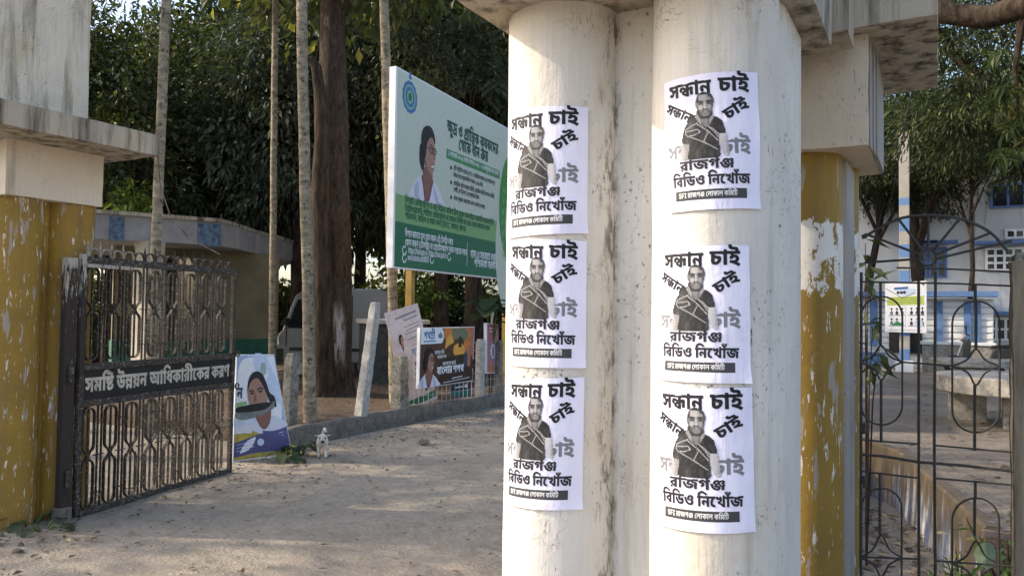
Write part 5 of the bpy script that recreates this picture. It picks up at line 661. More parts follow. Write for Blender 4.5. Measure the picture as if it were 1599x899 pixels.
class Print:
    """flat artwork in sheet coordinates (x right, y down), laid on a surface by map(x, y, lift)"""
    def __init__(s, mapf, step=0.0003, grid=None):
        s.map, s.step, s.grid = mapf, step, grid
    def poly(s, mb, pts, mi, layer=1, T=None):
        pts = [tuple(q) for q in pts]
        if T: pts = [T(*q) for q in pts]
        ex = []
        if s.grid:
            gx = s.grid
            x0, x1 = min(q[0] for q in pts), max(q[0] for q in pts); y0, y1 = min(q[1] for q in pts), max(q[1] for q in pts)
            d = []
            for a, b in zip(pts, pts[1:] + pts[:1]):
                n = max(1, int(math.hypot(b[0] - a[0], b[1] - a[1]) / gx))
                d += [(a[0] + (b[0] - a[0]) * k / n, a[1] + (b[1] - a[1]) * k / n) for k in range(n)]
            pts = d
            y = y0 + gx * 0.6
            while y < y1:
                x = x0 + gx * 0.6
                while x < x1:
                    if wind([pts], x, y): ex.append((x, y))
                    x += gx
                y += gx
        V, F = fill([pts], ex, 1e-6)
        mb.add([s.map(x, y, layer * s.step) for x, y in V], F, mi)
    def rect(s, mb, x0, y0, x1, y1, mi, layer=1, T=None):
        s.poly(mb, [(x0, y0), (x1, y0), (x1, y1), (x0, y1)], mi, layer, T)
    def oval(s, mb, x, y, rx, ry, mi, layer=1, n=20, T=None, rot=0):
        c, q = math.cos(rot), math.sin(rot)
        s.poly(mb, [(x + rx * math.cos(a) * c - ry * math.sin(a) * q, y + rx * math.cos(a) * q + ry * math.sin(a) * c) for a in (2 * math.pi * k / n for k in range(n))], mi, layer, T)
    def line(s, mb, pts, wd, mi, layer=1, T=None):
        L, Rr = [], []
        for i, q in enumerate(pts):
            a = pts[max(i - 1, 0)]; b = pts[min(i + 1, len(pts) - 1)]
            dx, dy = b[0] - a[0], b[1] - a[1]; l = math.hypot(dx, dy) or 1
            L.append((q[0] - dy / l * wd / 2, q[1] + dx / l * wd / 2)); Rr.append((q[0] + dy / l * wd / 2, q[1] - dx / l * wd / 2))
        s.poly(mb, L + Rr[::-1], mi, layer, T)
    def text(s, mb, key, x, y, size, mi, layer=1, fit=None, rot=0, T=None):
        """(x, y) = left end of the baseline"""
        ids = TEXTS[key]
        wd = sum(GL[i][0] for i in ids) / 1000 * size
        sx = fit / wd if fit else 1
        c, q = math.cos(rot), math.sin(rot); cx = 0
        for i in ids:
            adv, V, F = glyph(i)
            if V:
                vs = []
                for px, py in V:
                    u = (cx + px / 1000 * size) * sx; v = -py / 1000 * size
                    X, Y = x + u * c - v * q, y + u * q + v * c
                    if T: X, Y = T(X, Y)
                    vs.append(s.map(X, Y, layer * s.step))
                mb.add(vs, F, mi)
            cx += adv / 1000 * size
def quadmap(tl, tr, br, bl, w_=1.0, h_=1.0, out=None):
    """sheet coordinates 0..w_, 0..h_ on the four-cornered sheet; lift goes along its normal towards the front"""
    tl, tr, br, bl = map(Vector, (tl, tr, br, bl))
    n = (bl - tl).cross(tr - tl).normalized()
    if n.dot(CC - tl) < 0: n = -n
    def f(x, y, lift=0):
        u, v = x / w_, y / h_
        return tl * (1 - u) * (1 - v) + tr * u * (1 - v) + br * u * v + bl * (1 - u) * v + n * lift
    f.n = n
    return f
INK = {k: flat('print_' + k, c, r_, v_) for k, (c, r_, v_) in {
    'black': ((0.012, 0.012, 0.014), 0.6, 0.3), 'grey': ((0.20, 0.20, 0.22), 0.6, 0.15), 'charcoal': ((0.022, 0.022, 0.025), 0.6, 0.2),
    'mid': ((0.055, 0.055, 0.06), 0.6, 0.15), 'skin_grey': ((0.085, 0.082, 0.085), 0.6, 0.1), 'skin_light': ((0.42, 0.41, 0.43), 0.6, 0.1), 'line_grey': ((0.38, 0.38, 0.41), 0.6, 0.1),
    'white': ((0.78, 0.78, 0.80), 0.5, 0.05), 'board': ((0.50, 0.55, 0.455), 0.4, 0.04), 'green_text': ((0.012, 0.075, 0.050), 0.5, 0.1),
    'green_bar': ((0.06, 0.24, 0.085), 0.4, 0.1), 'light_green': ((0.19, 0.37, 0.155), 0.4, 0.06), 'deep_green': ((0.018, 0.135, 0.068), 0.4, 0.1),
    'leaf_green': ((0.045, 0.25, 0.06), 0.4, 0.1), 'pale_leaf': ((0.25, 0.45, 0.2), 0.4, 0.1), 'skin': ((0.36, 0.20, 0.145), 0.5, 0.1), 'skin_shade': ((0.22, 0.105, 0.075), 0.5, 0.1),
    'hair': ((0.016, 0.011, 0.012), 0.5, 0.3), 'sari': ((0.62, 0.62, 0.70), 0.5, 0.06), 'sari_fold': ((0.44, 0.44, 0.56), 0.5, 0.06), 'sari_border': ((0.20, 0.055, 0.09), 0.5, 0.1),
    'emblem': ((0.055, 0.16, 0.36), 0.5, 0.1), 'sky_blue': ((0.33, 0.45, 0.66), 0.35, 0.25), 'pale_blue': ((0.55, 0.63, 0.76), 0.35, 0.12), 'violet': ((0.075, 0.07, 0.19), 0.4, 0.15), 'mustard': ((0.42, 0.33, 0.06), 0.5, 0.25),
    'brown': ((0.085, 0.040, 0.024), 0.35, 0.25), 'dark_brown': ((0.032, 0.018, 0.014), 0.35, 0.2), 'orange': ((0.60, 0.20, 0.045), 0.35, 0.25), 'amber': ((0.75, 0.38, 0.07), 0.35, 0.2), 'rose': ((0.42, 0.16, 0.10), 0.35, 0.25),
    'olive': ((0.16, 0.18, 0.11), 0.35, 0.35), 'pink_cloth': ((0.55, 0.46, 0.45), 0.7, 0.14), 'pink': ((0.42, 0.15, 0.20), 0.5, 0.2), 'teal': ((0.03, 0.22, 0.21), 0.5, 0.2), 'navy': ((0.03, 0.055, 0.12), 0.5, 0.2),
    'lime': ((0.50, 0.55, 0.12), 0.5, 0.1), 'tear': ((0.03, 0.03, 0.028), 0.8, 0.4), 'tear_grey': ((0.22, 0.23, 0.22), 0.8, 0.4), 'teeth': ((0.6, 0.58, 0.55), 0.5, 0.1), 'cream': ((0.50, 0.46, 0.39), 0.8, 0.25)}.items()}
# a woman's head and shoulders turned to the right, in a box about 0..1 by 0..1.25
def woman(pr, mb, mi, T, L0=2):
    """mi: dict of colour name -> slot"""
    p = lambda pts, k, l: pr.poly(mb, smooth(pts, 3), mi[k], L0 + l, T)
    p([(0.02, 1.25), (0.06, 1.08), (0.22, 0.92), (0.36, 0.84), (0.62, 0.86), (0.82, 0.98), (0.96, 1.12), (1.02, 1.25)], 'sari', 0)
    p([(0.68, 0.98), (0.80, 1.10), (0.86, 1.25), (0.78, 1.25), (0.72, 1.12)], 'sari_fold', 1)
    p([(0.10, 1.10), (0.22, 0.98), (0.24, 1.25), (0.14, 1.25)], 'sari_fold', 1)
    p([(0.33, 0.86), (0.36, 1.02), (0.43, 1.25), (0.55, 1.24), (0.64, 1.02), (0.66, 0.88)], 'sari_border', 2)
    p([(0.37, 0.74), (0.38, 0.98), (0.46, 1.20), (0.54, 1.16), (0.62, 0.98), (0.64, 0.78)], 'skin_shade', 3)
    p([(0.27, 0.40), (0.24, 0.55), (0.26, 0.70), (0.35, 0.80), (0.40, 0.66), (0.40, 0.45)], 'hair', 3)
    p([(0.36, 0.34), (0.44, 0.22), (0.58, 0.18), (0.68, 0.24), (0.70, 0.36), (0.72, 0.46), (0.74, 0.54), (0.715, 0.58), (0.71, 0.66), (0.68, 0.74), (0.62, 0.82), (0.52, 0.80), (0.44, 0.70), (0.38, 0.58)], 'skin', 4)
    p([(0.36, 0.50), (0.42, 0.58), (0.50, 0.76), (0.62, 0.82), (0.54, 0.81), (0.42, 0.72)], 'skin_shade', 5)
    p([(0.30, 0.45), (0.29, 0.28), (0.36, 0.14), (0.50, 0.08), (0.62, 0.11), (0.70, 0.22), (0.71, 0.33), (0.62, 0.24), (0.52, 0.28), (0.45, 0.40), (0.43, 0.56), (0.37, 0.62), (0.32, 0.58)], 'hair', 6)
    for cx in (0.60, 0.70):
        pr.line(mb, [(cx + 0.055 * math.cos(a), 0.44 + 0.05 * math.sin(a)) for a in (2 * math.pi * k / 14 for k in range(15))], 0.016, mi['hair'], L0 + 7, T)
        pr.oval(mb, cx + 0.01, 0.435, 0.018, 0.012, mi['hair'], L0 + 7, 8, T)
    pr.line(mb, [(0.545, 0.43), (0.44, 0.41)], 0.014, mi['hair'], L0 + 7, T)
    pr.line(mb, [(0.54, 0.375), (0.60, 0.355), (0.645, 0.37)], 0.014, mi['hair'], L0 + 7, T)
    p([(0.60, 0.68), (0.66, 0.655), (0.70, 0.66), (0.67, 0.71), (0.62, 0.715)], 'teeth', 7)
    pr.line(mb, [(0.59, 0.675), (0.65, 0.65), (0.705, 0.655)], 0.014, mi['sari_border'], L0 + 8, T)
    pr.line(mb, [(0.61, 0.725), (0.66, 0.72), (0.69, 0.69)], 0.016, mi['sari_border'], L0 + 8, T)
    pr.line(mb, [(0.69, 0.50), (0.72, 0.565), (0.69, 0.585)], 0.012, mi['skin_shade'], L0 + 7, T)
WCOL = ['sari', 'sari_fold', 'sari_border', 'skin', 'skin_shade', 'hair', 'teeth']
WIX = {k: i for i, k in enumerate(WCOL)}
def emblem(pr, mb, mi, x, y, r, T=None, L=2):
    n = 24
    pr.poly(mb, [(x + r * (1 + 0.07 * (k % 2)) * math.cos(2 * math.pi * k / n), y + r * 1.15 * (1 + 0.07 * (k % 2)) * math.sin(2 * math.pi * k / n)) for k in range(n)], mi['emblem'], L, T)
    pr.oval(mb, x, y, r * 0.78, r * 0.90, mi['pale_leaf'], L + 1, 20, T)
    pr.oval(mb, x, y, r * 0.66, r * 0.76, mi['emblem'], L + 2, 20, T)
    pr.oval(mb, x, y, r * 0.40, r * 0.48, mi['pale_leaf'], L + 3, 16, T)
    pr.oval(mb, x, y, r * 0.25, r * 0.34, mi['deep_green'], L + 4, 12, T)
    pr.poly(mb, [(x - r * .2, y - r * 1.3), (x - r * .12, y - r * 1.75), (x, y - r * 1.9), (x + r * .12, y - r * 1.75), (x + r * .2, y - r * 1.3)], mi['emblem'], L, T)
# ================================================================ SETTING
rng = random.Random(7)
def ground_sheet():
    """earth to the horizon with the sunken drain beside the wicket cut out of it"""
    outer = [(-400, -300), (400, -300), (400, 700), (-400, 700)]
    hole = DRAIN
    vs = [Vector(p) for p in outer + hole]
    n = len(hole)
    es = [(0, 1), (1, 2), (2, 3), (3, 0)] + [(4 + i, 4 + (i + 1) % n) for i in range(n)]
    r = delaunay_2d_cdt(vs, es, [], 0, 1e-5)
    V = [tuple(q) for q in r[0]]
    mb = MB()
    T = [f for f in r[2] if not wind([hole], sum(V[i][0] for i in f) / 3, sum(V[i][1] for i in f) / 3)]
    mb.add([(x, y, 0) for x, y in V], T)
    return mb.build('ground', M['dirt'], kind='structure')
WALL_TOP = [(-0.95, 10.55), (-0.72, 10.25), (-0.42, 9.75), (-0.20, 8.9), (0.07, 7.61), (0.20, 7.0), (0.29, 6.62)]
DRAIN = [(-0.95, 10.55)] + WALL_TOP[1:] + [(1.6, 6.62), (1.6, 4.62), (-0.24, 4.62), (-1.15, 4.62), (-1.15, 10.3)]
ground_sheet()
mb = MB()
zb = -0.62
mb.add([(x, y, zb) for x, y in [(-1.4, 4.4), (1.8, 4.4), (1.8, 6.9), (-0.2, 10.8), (-1.4, 10.8)]], [(0, 1, 2, 3, 4)])
mb.build('drain_bed', M['dirt'], kind='structure')
mb = MB()
pl = [(-1.15, 10.3), (-1.15, 4.62), (1.6, 4.62), (1.6, 6.62), (0.27, 6.62)]
for a, b in zip(pl, pl[1:]):
    mb.add([(a[0], a[1], zb), (b[0], b[1], zb), (b[0], b[1], -0.002), (a[0], a[1], -0.002)], [(0, 1, 2, 3)])
mb.build('drain_bank', M['dirt'], kind='structure')
# road sheet, finely divided so that its dusty surface undulates a little
mb = MB()
nx, ny = 60, 200
for j in range(ny + 1):
    for i in range(nx + 1):
        x = -6.2 + 5.0 * i / nx; y = -6 + 46 * j / ny
        mb.v.append(Vector((x, y, 0.006 + 0.010 * noise.noise((x * 1.3, y * 1.3, 0)) * (1 if 0 < i < nx else 0) + 0.010)))
for j in range(ny):
    for i in range(nx):
        a = j * (nx + 1) + i
        mb.f.append((a, a + 1, a + nx + 2, a + nx + 1)); mb.m.append(0)
mb.build('road', M['road'], smooth=True, kind='structure')
# yard beyond the wicket
mb = MB()
yd = [(x, y) for x, y in WALL_TOP] + [(1.6, 6.62), (30, 6.62), (30, 24.0), (-1.1, 24.0), (-1.1, 10.6)]
V_, T_ = fill([yd])
mb.add([(x, y, 0.004) for x, y in V_], T_)
mb.build('yard', M['yard'], kind='structure')
# raised brown pavement behind the kerb
mb = MB().box((-10.5, 6.1, -0.2), (-6.36, 16, 0.145))
mb.build('pavement', M['pave'], kind='structure')
# rough kerb
kp = [(-6.14, 5.98), (-6.24, 6.3), (-6.31, 7.2), (-6.33, 8.2), (-6.27, 9.3), (-6.16, 10.4), (-6.1, 12), (-6.1, 16)]
mb = MB()
for (x0, y0), (x1, y1) in zip(kp, kp[1:]):
    n = max(2, int(abs(y1 - y0) / 0.12))
    for k in range(n): mb.v.append(Vector((x0 + (x1 - x0) * k / n, y0 + (y1 - y0) * k / n, 0)))
line = mb.v + [Vector(kp[-1] + (0,))]
mb = MB()
for i, p in enumerate(line):
    t = (line[min(i + 1, len(line) - 1)] - line[max(i - 1, 0)]).normalized(); nrm = Vector((t.y, -t.x, 0))
    def jt(a): return a * noise.noise(Vector((i * 0.31, a * 99, 2.0)))
    h = 0.215 + 0.025 * noise.noise((i * 0.23, 5, 0)) + 0.014 * noise.noise((i * 0.9, 1, 0))
    for ox, z in ((0.02 + jt(0.03), -0.05), (0.0 + jt(0.02), h * 0.55), (-0.025 + jt(0.02), h - 0.02), (-0.05 + jt(0.02), h), (-0.15, h + jt(0.02)), (-0.2, h - 0.02), (-0.22, -0.05)):
        mb.v.append(p + nrm * ox + Vector((0, 0, z)))
nl = len(line)
for i in range(nl - 1):
    for k in range(6):
        a = i * 7 + k; mb.f.append((a, a + 7, a + 8, a + 1)); mb.m.append(0)
mb.f.append(tuple(range(7))); mb.m.append(0)
mb.build('kerb', M['kerb'], kind='structure')

# ---------------------------------------------------------------- the two gate pillars
def slab(parent, name, x0, y0, x1, y1, z0, z1, m):
    o = MB().box((x0, y0, z0), (x1, y1, z1)).build(name, m, parent)
    roughen(o, 0.07, 0.0045, 5.0); return o
# left pillar (worn yellow columns)
t = thing('gate_pillar', 'left gate pillar of worn yellow columns under a stained slab and tall white shaft', 'gate pillar', (-5.86, 3.1, 0))
for x, y in ((-5.715, 2.925), (-5.715, 3.305), (-6.03, 2.925), (-6.03, 3.305)):
    MB().cyl((x, y), 0.188, 0.180, -0.05, 2.305, 36, rings=12).build('column', M['yellow_left'], t, smooth=True)
MB().box((-6.02, 2.94, -0.05), (-5.66, 3.29, 2.304)).build('core', M['yellow_left'], t, bev=0.01)
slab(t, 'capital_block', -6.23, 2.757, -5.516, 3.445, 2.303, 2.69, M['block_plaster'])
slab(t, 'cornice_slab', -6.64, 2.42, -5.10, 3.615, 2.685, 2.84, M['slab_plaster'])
slab(t, 'upper_shaft', -6.15, 2.66, -5.52, 3.315, 2.835, 5.2, M['stained_plaster'])
# right pillar, rear part (peeling yellow columns)
t = thing('gate_pillar', 'right gate pillar of peeling yellow columns under a cream block, behind the white columns', 'gate pillar', (-0.62, 4.0, 0))
for x, y in ((-0.55, 3.83), (-0.89, 3.83), (-0.89, 4.22), (-0.515, 4.23)):
    MB().cyl((x, y), 0.168, 0.165, -0.05, 2.301, 36, rings=12).build('column', M['yellow_right'], t, smooth=True)
MB().box((-0.86, 3.88, -0.05), (-0.365, 4.19, 2.300)).build('core', M['grey_core'], t, bev=0.03)
slab(t, 'capital_block', -1.02, 3.6, -0.262, 4.40, 2.298, 2.79, M['block_plaster'])
for k in range(3): MB().box((-0.2610 + 0.0062 * k, 3.66 + 0.12 * k, 2.2975 + 0.003 * k), (-0.255 + 0.0062 * k, 4.39 - 0.004 * k, 2.783 - 0.003 * k)).build('side_moulding', M['grey_core'], t, bev=0.002)
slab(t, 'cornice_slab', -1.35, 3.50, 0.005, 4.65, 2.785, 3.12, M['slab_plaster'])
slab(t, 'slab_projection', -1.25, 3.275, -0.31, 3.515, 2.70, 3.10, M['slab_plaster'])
MB().box((-0.95, 3.62, 3.1), (-0.33, 4.35, 5.2)).build('upper_shaft', M['stained_plaster'], t, bev=0.01)
# right pillar, front part (white columns with the posters)
A_C, A_R = (-1.222, 2.545), 0.207
B_C, B_R = (-0.660, 2.56), 0.207
WP = thing('gate_pillar', 'white plastered pillar of round columns carrying the missing person posters, nearest the viewer', 'gate pillar', (-0.92, 2.75, 0))
def column(c, r, name='column'):
    """slightly uneven hand-plastered shaft"""
    mb = MB(); n, rings = 72, 60
    for j in range(rings + 1):
        z = -0.05 + 2.69 * j / rings
        for k in range(n):
            a = 2 * math.pi * k / n
            rr = r + 0.0028 * noise.noise((math.cos(a) * 2 + c[0] * 9, math.sin(a) * 2, z * 2.2)) + 0.0012 * noise.noise((math.cos(a) * 9, math.sin(a) * 9 + c[0], z * 5))
            mb.v.append(Vector((c[0] + rr * math.cos(a), c[1] + rr * math.sin(a), z)))
    for j in range(rings):
        for k in range(n):
            k2 = (k + 1) % n
            mb.f.append((j * n + k, j * n + k2, (j + 1) * n + k2, (j + 1) * n + k)); mb.m.append(0)
    return mb.build(name, M['white_plaster'], WP, smooth=True)
column(A_C, A_R); column(B_C, B_R)
core = [(-1.09, 2.545), (-0.70, 2.545), (-0.50, 2.64), (-0.462, 2.75), (-0.462, 3.10), (-0.56, 3.2), (-1.2, 3.2), (-1.3, 3.1), (-1.3, 2.72)]
MB().prism(core, -0.05, 2.645).build('core', M['white_plaster'], WP, bev=0.012)
column((-1.2, 3.05), 0.19)
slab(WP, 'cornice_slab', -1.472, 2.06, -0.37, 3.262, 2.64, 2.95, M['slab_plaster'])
MB().box((-1.35, 2.2, 2.94), (-0.5, 3.1, 5.2)).build('upper_shaft', M['stained_plaster'], WP, bev=0.01)

# ---------------------------------------------------------------- retaining wall and bricks by the drain
WT = thing('low_wall', 'low retaining wall streaked with faded white and blue paint curving beside the drain', 'wall', (0, 7.5, -0.6))
mb = MB()
def wallpaint():
    t = NT('streaked_wall_paint')
    a = t.noise(1, 3, 0.5, stretch=(3.2, 3.2, 0.25), off=(0, 2, 0))
    c = t.mix(t.ramp(a, 0.45, 0.49), (0.50, 0.48, 0.44), (0.17, 0.22, 0.34))
    c = t.mix(t.ramp(a, 0.56, 0.59), c, (0.60, 0.58, 0.54))
    k = t.noise(1, 6, 0.7, stretch=(10, 10, 1.0), off=(5, 1, 0))
    z = t.sep()[2]
    c = t.mix(t.ramp(t.math('ADD', k, t.ramp(z, -0.5, 0.0, -0.04, 0.16)), 0.44, 0.56), c, (0.13, 0.095, 0.055))
    c = t.mix(t.math('MULTIPLY', t.ramp(t.noise(13, 5, 0.7), 0.45, 0.62), 0.6), c, (0.12, 0.10, 0.075))
    return t.done(c, 0.9, t.noise(30, 5), 0.4, 0.008)
wt = []
for a, b in zip(WALL_TOP, WALL_TOP[1:]):
    for k in range(6): wt.append(Vector((a[0] + (b[0] - a[0]) * k / 6, a[1] + (b[1] - a[1]) * k / 6, 0)))
wt.append(Vector(WALL_TOP[-1] + (0,)))
for i, p in enumerate(wt):
    tt = (wt[min(i + 1, len(wt) - 1)] - wt[max(i - 1, 0)]).normalized(); nn = Vector((tt.y, -tt.x, 0))
    if nn.x > 0: nn = -nn
    j = 0.012 * noise.noise((i * 0.7, 0, 0))
    for o_, z in ((0.035, -0.7), (0.01 + j, -0.25), (0.0, 0.0), (-0.02, 0.022 + j), (-0.11, 0.024 + j), (-0.13, -0.05)):
        mb.v.append(p + nn * o_ + Vector((0, 0, z)))
for i in range(len(wt) - 1):
    for k in range(5):
        a = i * 6 + k; mb.f.append((a, a + 1, a + 7, a + 6)); mb.m.append(0)
mb.f.append(tuple(range((len(wt) - 1) * 6, len(wt) * 6))); mb.m.append(0)
mb.build('wall_face', wallpaint(), WT)
brk = concrete('weathered_brick', (0.13, 0.085, 0.07), (0.08, 0.065, 0.06), (0.03, 0.03, 0.027), 0.6, 12)
t = thing('brick_steps', 'dark weathered brick steps with moss behind the weeds at the lower right', 'steps', (0.8, 6.4, -0.6))
for k, (y, z0, z1) in enumerate(((6.20, -0.62, -0.44), (6.34, -0.62, -0.23), (6.50, -0.62, -0.012))):
    mb = MB()
    x = 0.24 + 0.02 * k
    while x < 1.5:
        L = 0.24 + rng.uniform(-0.02, 0.02)
        mb.box((x, y + rng.uniform(-.012, .012), z0), (x + L - 0.008, y + 0.2, z1 + rng.uniform(-.012, .01)))
        x += L
    mb.build('step', brk, t, bev=0.012)
MB().box((0.46, 6.46, -0.030), (0.66, 6.60, 0.022)).build('mossy_brick', concrete('yellow_moss', (0.20, 0.17, 0.04), (0.10, 0.09, 0.03)), t, bev=0.012)

# ---------------------------------------------------------------- office building at the far end of the yard
BD = thing('office_building', 'two storey white office building with blue sunshades and pillars across the yard', 'building', (3, 30, 0))
def rel(x, y, Y): q = ply(x, y, Y); return q.x, q.z
def pbox(x0, y0, x1, y1, Y, dep, name, m, parent=BD, bev=0.0, proud=0.0):
    """block whose front face covers the given part of the facade plane Y"""
    a = ply(x0, y0, Y); b = ply(x1, y1, Y)
    X0, X1 = min(a.x, b.x), max(a.x, b.x); Z0, Z1 = min(a.z, b.z), max(a.z, b.z)
    return MB().box((X0, Y - proud, Z0), (X1, Y + dep, Z1)).build(name, m, parent, bev=bev)
YU, YP = 28.4, 26.2
a = rel(1300, 270, YU); b = rel(1522, 270, YU); c = rel(1760, 270, YU)
MB().box((a[0] - 3, YU + 0.4, 0), (b[0], YU + 8, 7.4)).build('wall', M['wall_white'], BD)
MB().box((b[0] + 0.002, YU, 0), (c[0] + 6, YU + 8, 7.9)).build('wall', M['wall_grey'], BD)
MB().box((a[0] - 3.3, YU + 0.1, 7.4), (b[0] - 0.02, YU + 8.3, 7.6)).build('roof', M['wall_grey'], BD)
MB().box((b[0] - 0.2, YU - 0.3, 7.9), (c[0] + 6.3, YU + 8.3, 8.1)).build('roof', M['wall_grey'], BD)
def window(x0, y0, x1, y1, Y, cols, rows, shade=True, framem='wall_white'):
    p, q = ply(x0, y0, Y), ply(x1, y1, Y)
    X0, X1, Z1, Z0 = p.x, q.x, p.z, q.z
    root = MB().box((X0, Y - 0.03, Z0), (X1, Y + 0.02, Z1)).build('window', M['glass_dark'], BD)
    f = MB(); w_ = 0.07
    for i in range(cols + 1):
        x = X0 + (X1 - X0) * i / cols; f.box((x - w_ / 2, Y - 0.09, Z0 - w_ / 2), (x + w_ / 2, Y - 0.032, Z1 + w_ / 2))
    for j in range(rows + 1):
        z = Z0 + (Z1 - Z0) * j / rows; f.box((X0 - w_ / 2 + 0.002, Y - 0.086, z - w_ / 2), (X1 + w_ / 2 - 0.002, Y - 0.036, z + w_ / 2))
    f.build('frame', M[framem], root)
    if shade:
        MB().box((X0 - 0.35, Y - 0.55, Z1 + 0.12), (X1 + 0.35, Y - 0.002, Z1 + 0.22)).build('sunshade', M['blue_trim'], BD, bev=0.01)
window(1540, 389, 1597, 421, YU, 4, 3)
window(1571, 360, 1599, 371, YU, 2, 1, False)
window(1548, 290, 1600, 322, YU, 2, 1, False, 'blue_trim')
window(1541, 497, 1600, 531, YU, 4, 2)
window(1452, 388, 1477, 432, YU + 0.4, 2, 2, True, 'blue_trim')
window(1424, 388, 1446, 432, YU + 0.4, 2, 2, True, 'blue_trim')
window(1352, 300, 1372, 330, YU + 0.4, 2, 2)
# porch in front with its grooved wall
mb = MB()
p0, p1 = ply(1330, 460, YP), ply(1552, 560, YP)
MB().box((p0.x - 2, YP, 0), (p1.x, YU - 0.01, ply(1450, 466, YP).z)).build('porch_wall', M['wall_grey'], BD)
g_ = MB()
zt = ply(1450, 466, YP).z
z = 0.55
while z < zt - 0.1:
    g_.box((p0.x - 1.99, YP - 0.025, z), (p1.x - 0.02, YP - 0.002, z + 0.13)); z += 0.19
g_.build('grooved_facing', M['wall_white'], BD, bev=0.006)
pbox(1335, 455, 1560, 463, YP - 0.45, 0.9, 'porch_slab', M['blue_trim'])
for x in (1358, 1460, 1505, 1520): pbox(x, 470, x + 12, 540, YP - 0.1, 0.15, 'pillar', M['blue_trim'])
pbox(1335, 549, 1382, 570, YP - 0.16, 0.15, 'plinth', M['blue_trim'])
pbox(1440, 551, 1552, 572, YP - 0.16, 0.15, 'plinth', M['blue_trim'])
pbox(1388, 472, 1440, 552, YP - 0.06, 0.05, 'doorway', M['glass_dark'])
# guard shed on the left behind the gate
SH = thing('guard_shed', 'flat roofed guard shed with a curved canopy and blue stripe behind the open gate', 'shed', (-15, 10, 0))
f0 = atd(60, 350, 12.6); f1 = atd(345, 350, 14.2)
f2 = atd(400, 370, 16.2); f3 = atd(440, 380, 17.6); f4 = atd(472, 392, 19.2)
front = [f0, f1, (f1 + f2) / 2 + Vector((0.12, -0.12, 0)), f2, f3, f4]
poly = [(p.x, p.y) for p in front] + [(f4.x - 5.5, f4.y + 2.8), (f0.x - 5, f0.y + 4)]
zt_, zb_ = 3.22, 2.72
MB().prism(poly, zb_, zt_ - 0.07).build('canopy', flat('canopy_grey', (0.27, 0.27, 0.275), 0.85, 0.25, 3), SH)
MB().prism([(x * 1.0 + (0.05 if i < 6 else 0), y - (0.05 if i < 6 else 0)) for i, (x, y) in enumerate(poly)], zt_ - 0.068, zt_).build('roof', M['slab_plaster'], SH)
mb = MB()
d_ = (f1 - f0).normalized(); n_ = Vector((d_.y, -d_.x, 0)).normalized()
if n_.dot(CC - f0) < 0: n_ = -n_
for a, b, mi in ((0.86, 1.0, 0), (0.36, 0.44, 0)):
    mb = MB()
    p = f0.lerp(f1, a) + n_ * 0.02; q = f0.lerp(f1, b) + n_ * 0.02
    mb.add([(p.x, p.y, zb_ - .02), (q.x, q.y, zb_ - .02), (q.x, q.y, zt_ - .1), (p.x, p.y, zt_ - .1), (p.x - n_.x * .1, p.y - n_.y * .1, zb_ - .02), (q.x - n_.x * .1, q.y - n_.y * .1, zb_ - .02), (q.x - n_.x * .1, q.y - n_.y * .1, zt_ - .1), (p.x - n_.x * .1, p.y - n_.y * .1, zt_ - .1)],
           [(0, 1, 2, 3), (4, 7, 6, 5), (0, 3, 7, 4), (1, 5, 6, 2), (3, 2, 6, 7), (0, 4, 5, 1)], mi)
    mb.build('blue_stripe', flat('shed_blue', (0.10, 0.15, 0.22), 0.8, 0.7, 14), SH)
def wallseg(a, b, z0, z1, th, name, m):
    a, b = Vector((a.x, a.y, 0)), Vector((b.x, b.y, 0)); d = (b - a).normalized(); n = Vector((-d.y, d.x, 0)) * th
    MB().prism([(a.x, a.y), (b.x, b.y), (b.x + n.x, b.y + n.y), (a.x + n.x, a.y + n.y)], z0, z1).build(name, m, SH)
back = Vector((-0.35, 0.94, 0)) * 2.4
w0, w1 = f0 + back * 0.8, f1 + back
cream = flat('shed_cream', (0.40, 0.36, 0.29), 0.85, 0.2, 2)
ochre = flat('shed_ochre', (0.17, 0.145, 0.09), 0.85, 0.25, 2)
greenp = flat('shed_green', (0.02, 0.10, 0.065), 0.7, 0.25, 3)
wallseg(w0, w1, 0.9, zb_ + .01, 0.2, 'wall', ochre)
wallseg(w0 + Vector((0.02, -0.03, 0)), w1 + Vector((0.02, -0.03, 0)), 0, 0.9, 0.25, 'plinth', greenp)
pl_ = f0.lerp(f1, 0.52)
for c in (pl_,):
    MB().box((c.x - 0.2, c.y + 0.05, 0), (c.x + 0.2, c.y + 0.4, zb_ + .005)).build('pillar', cream, SH, bev=0.01)
dp = w0.lerp(w1, 0.28)
MB().prism([(dp.x, dp.y - 0.06), (dp.x + 0.85, dp.y + 0.02), (dp.x + 0.85, dp.y + 0.06), (dp.x, dp.y - 0.02)], 0.9, 2.5).build('doorway', M['glass_dark'], SH)
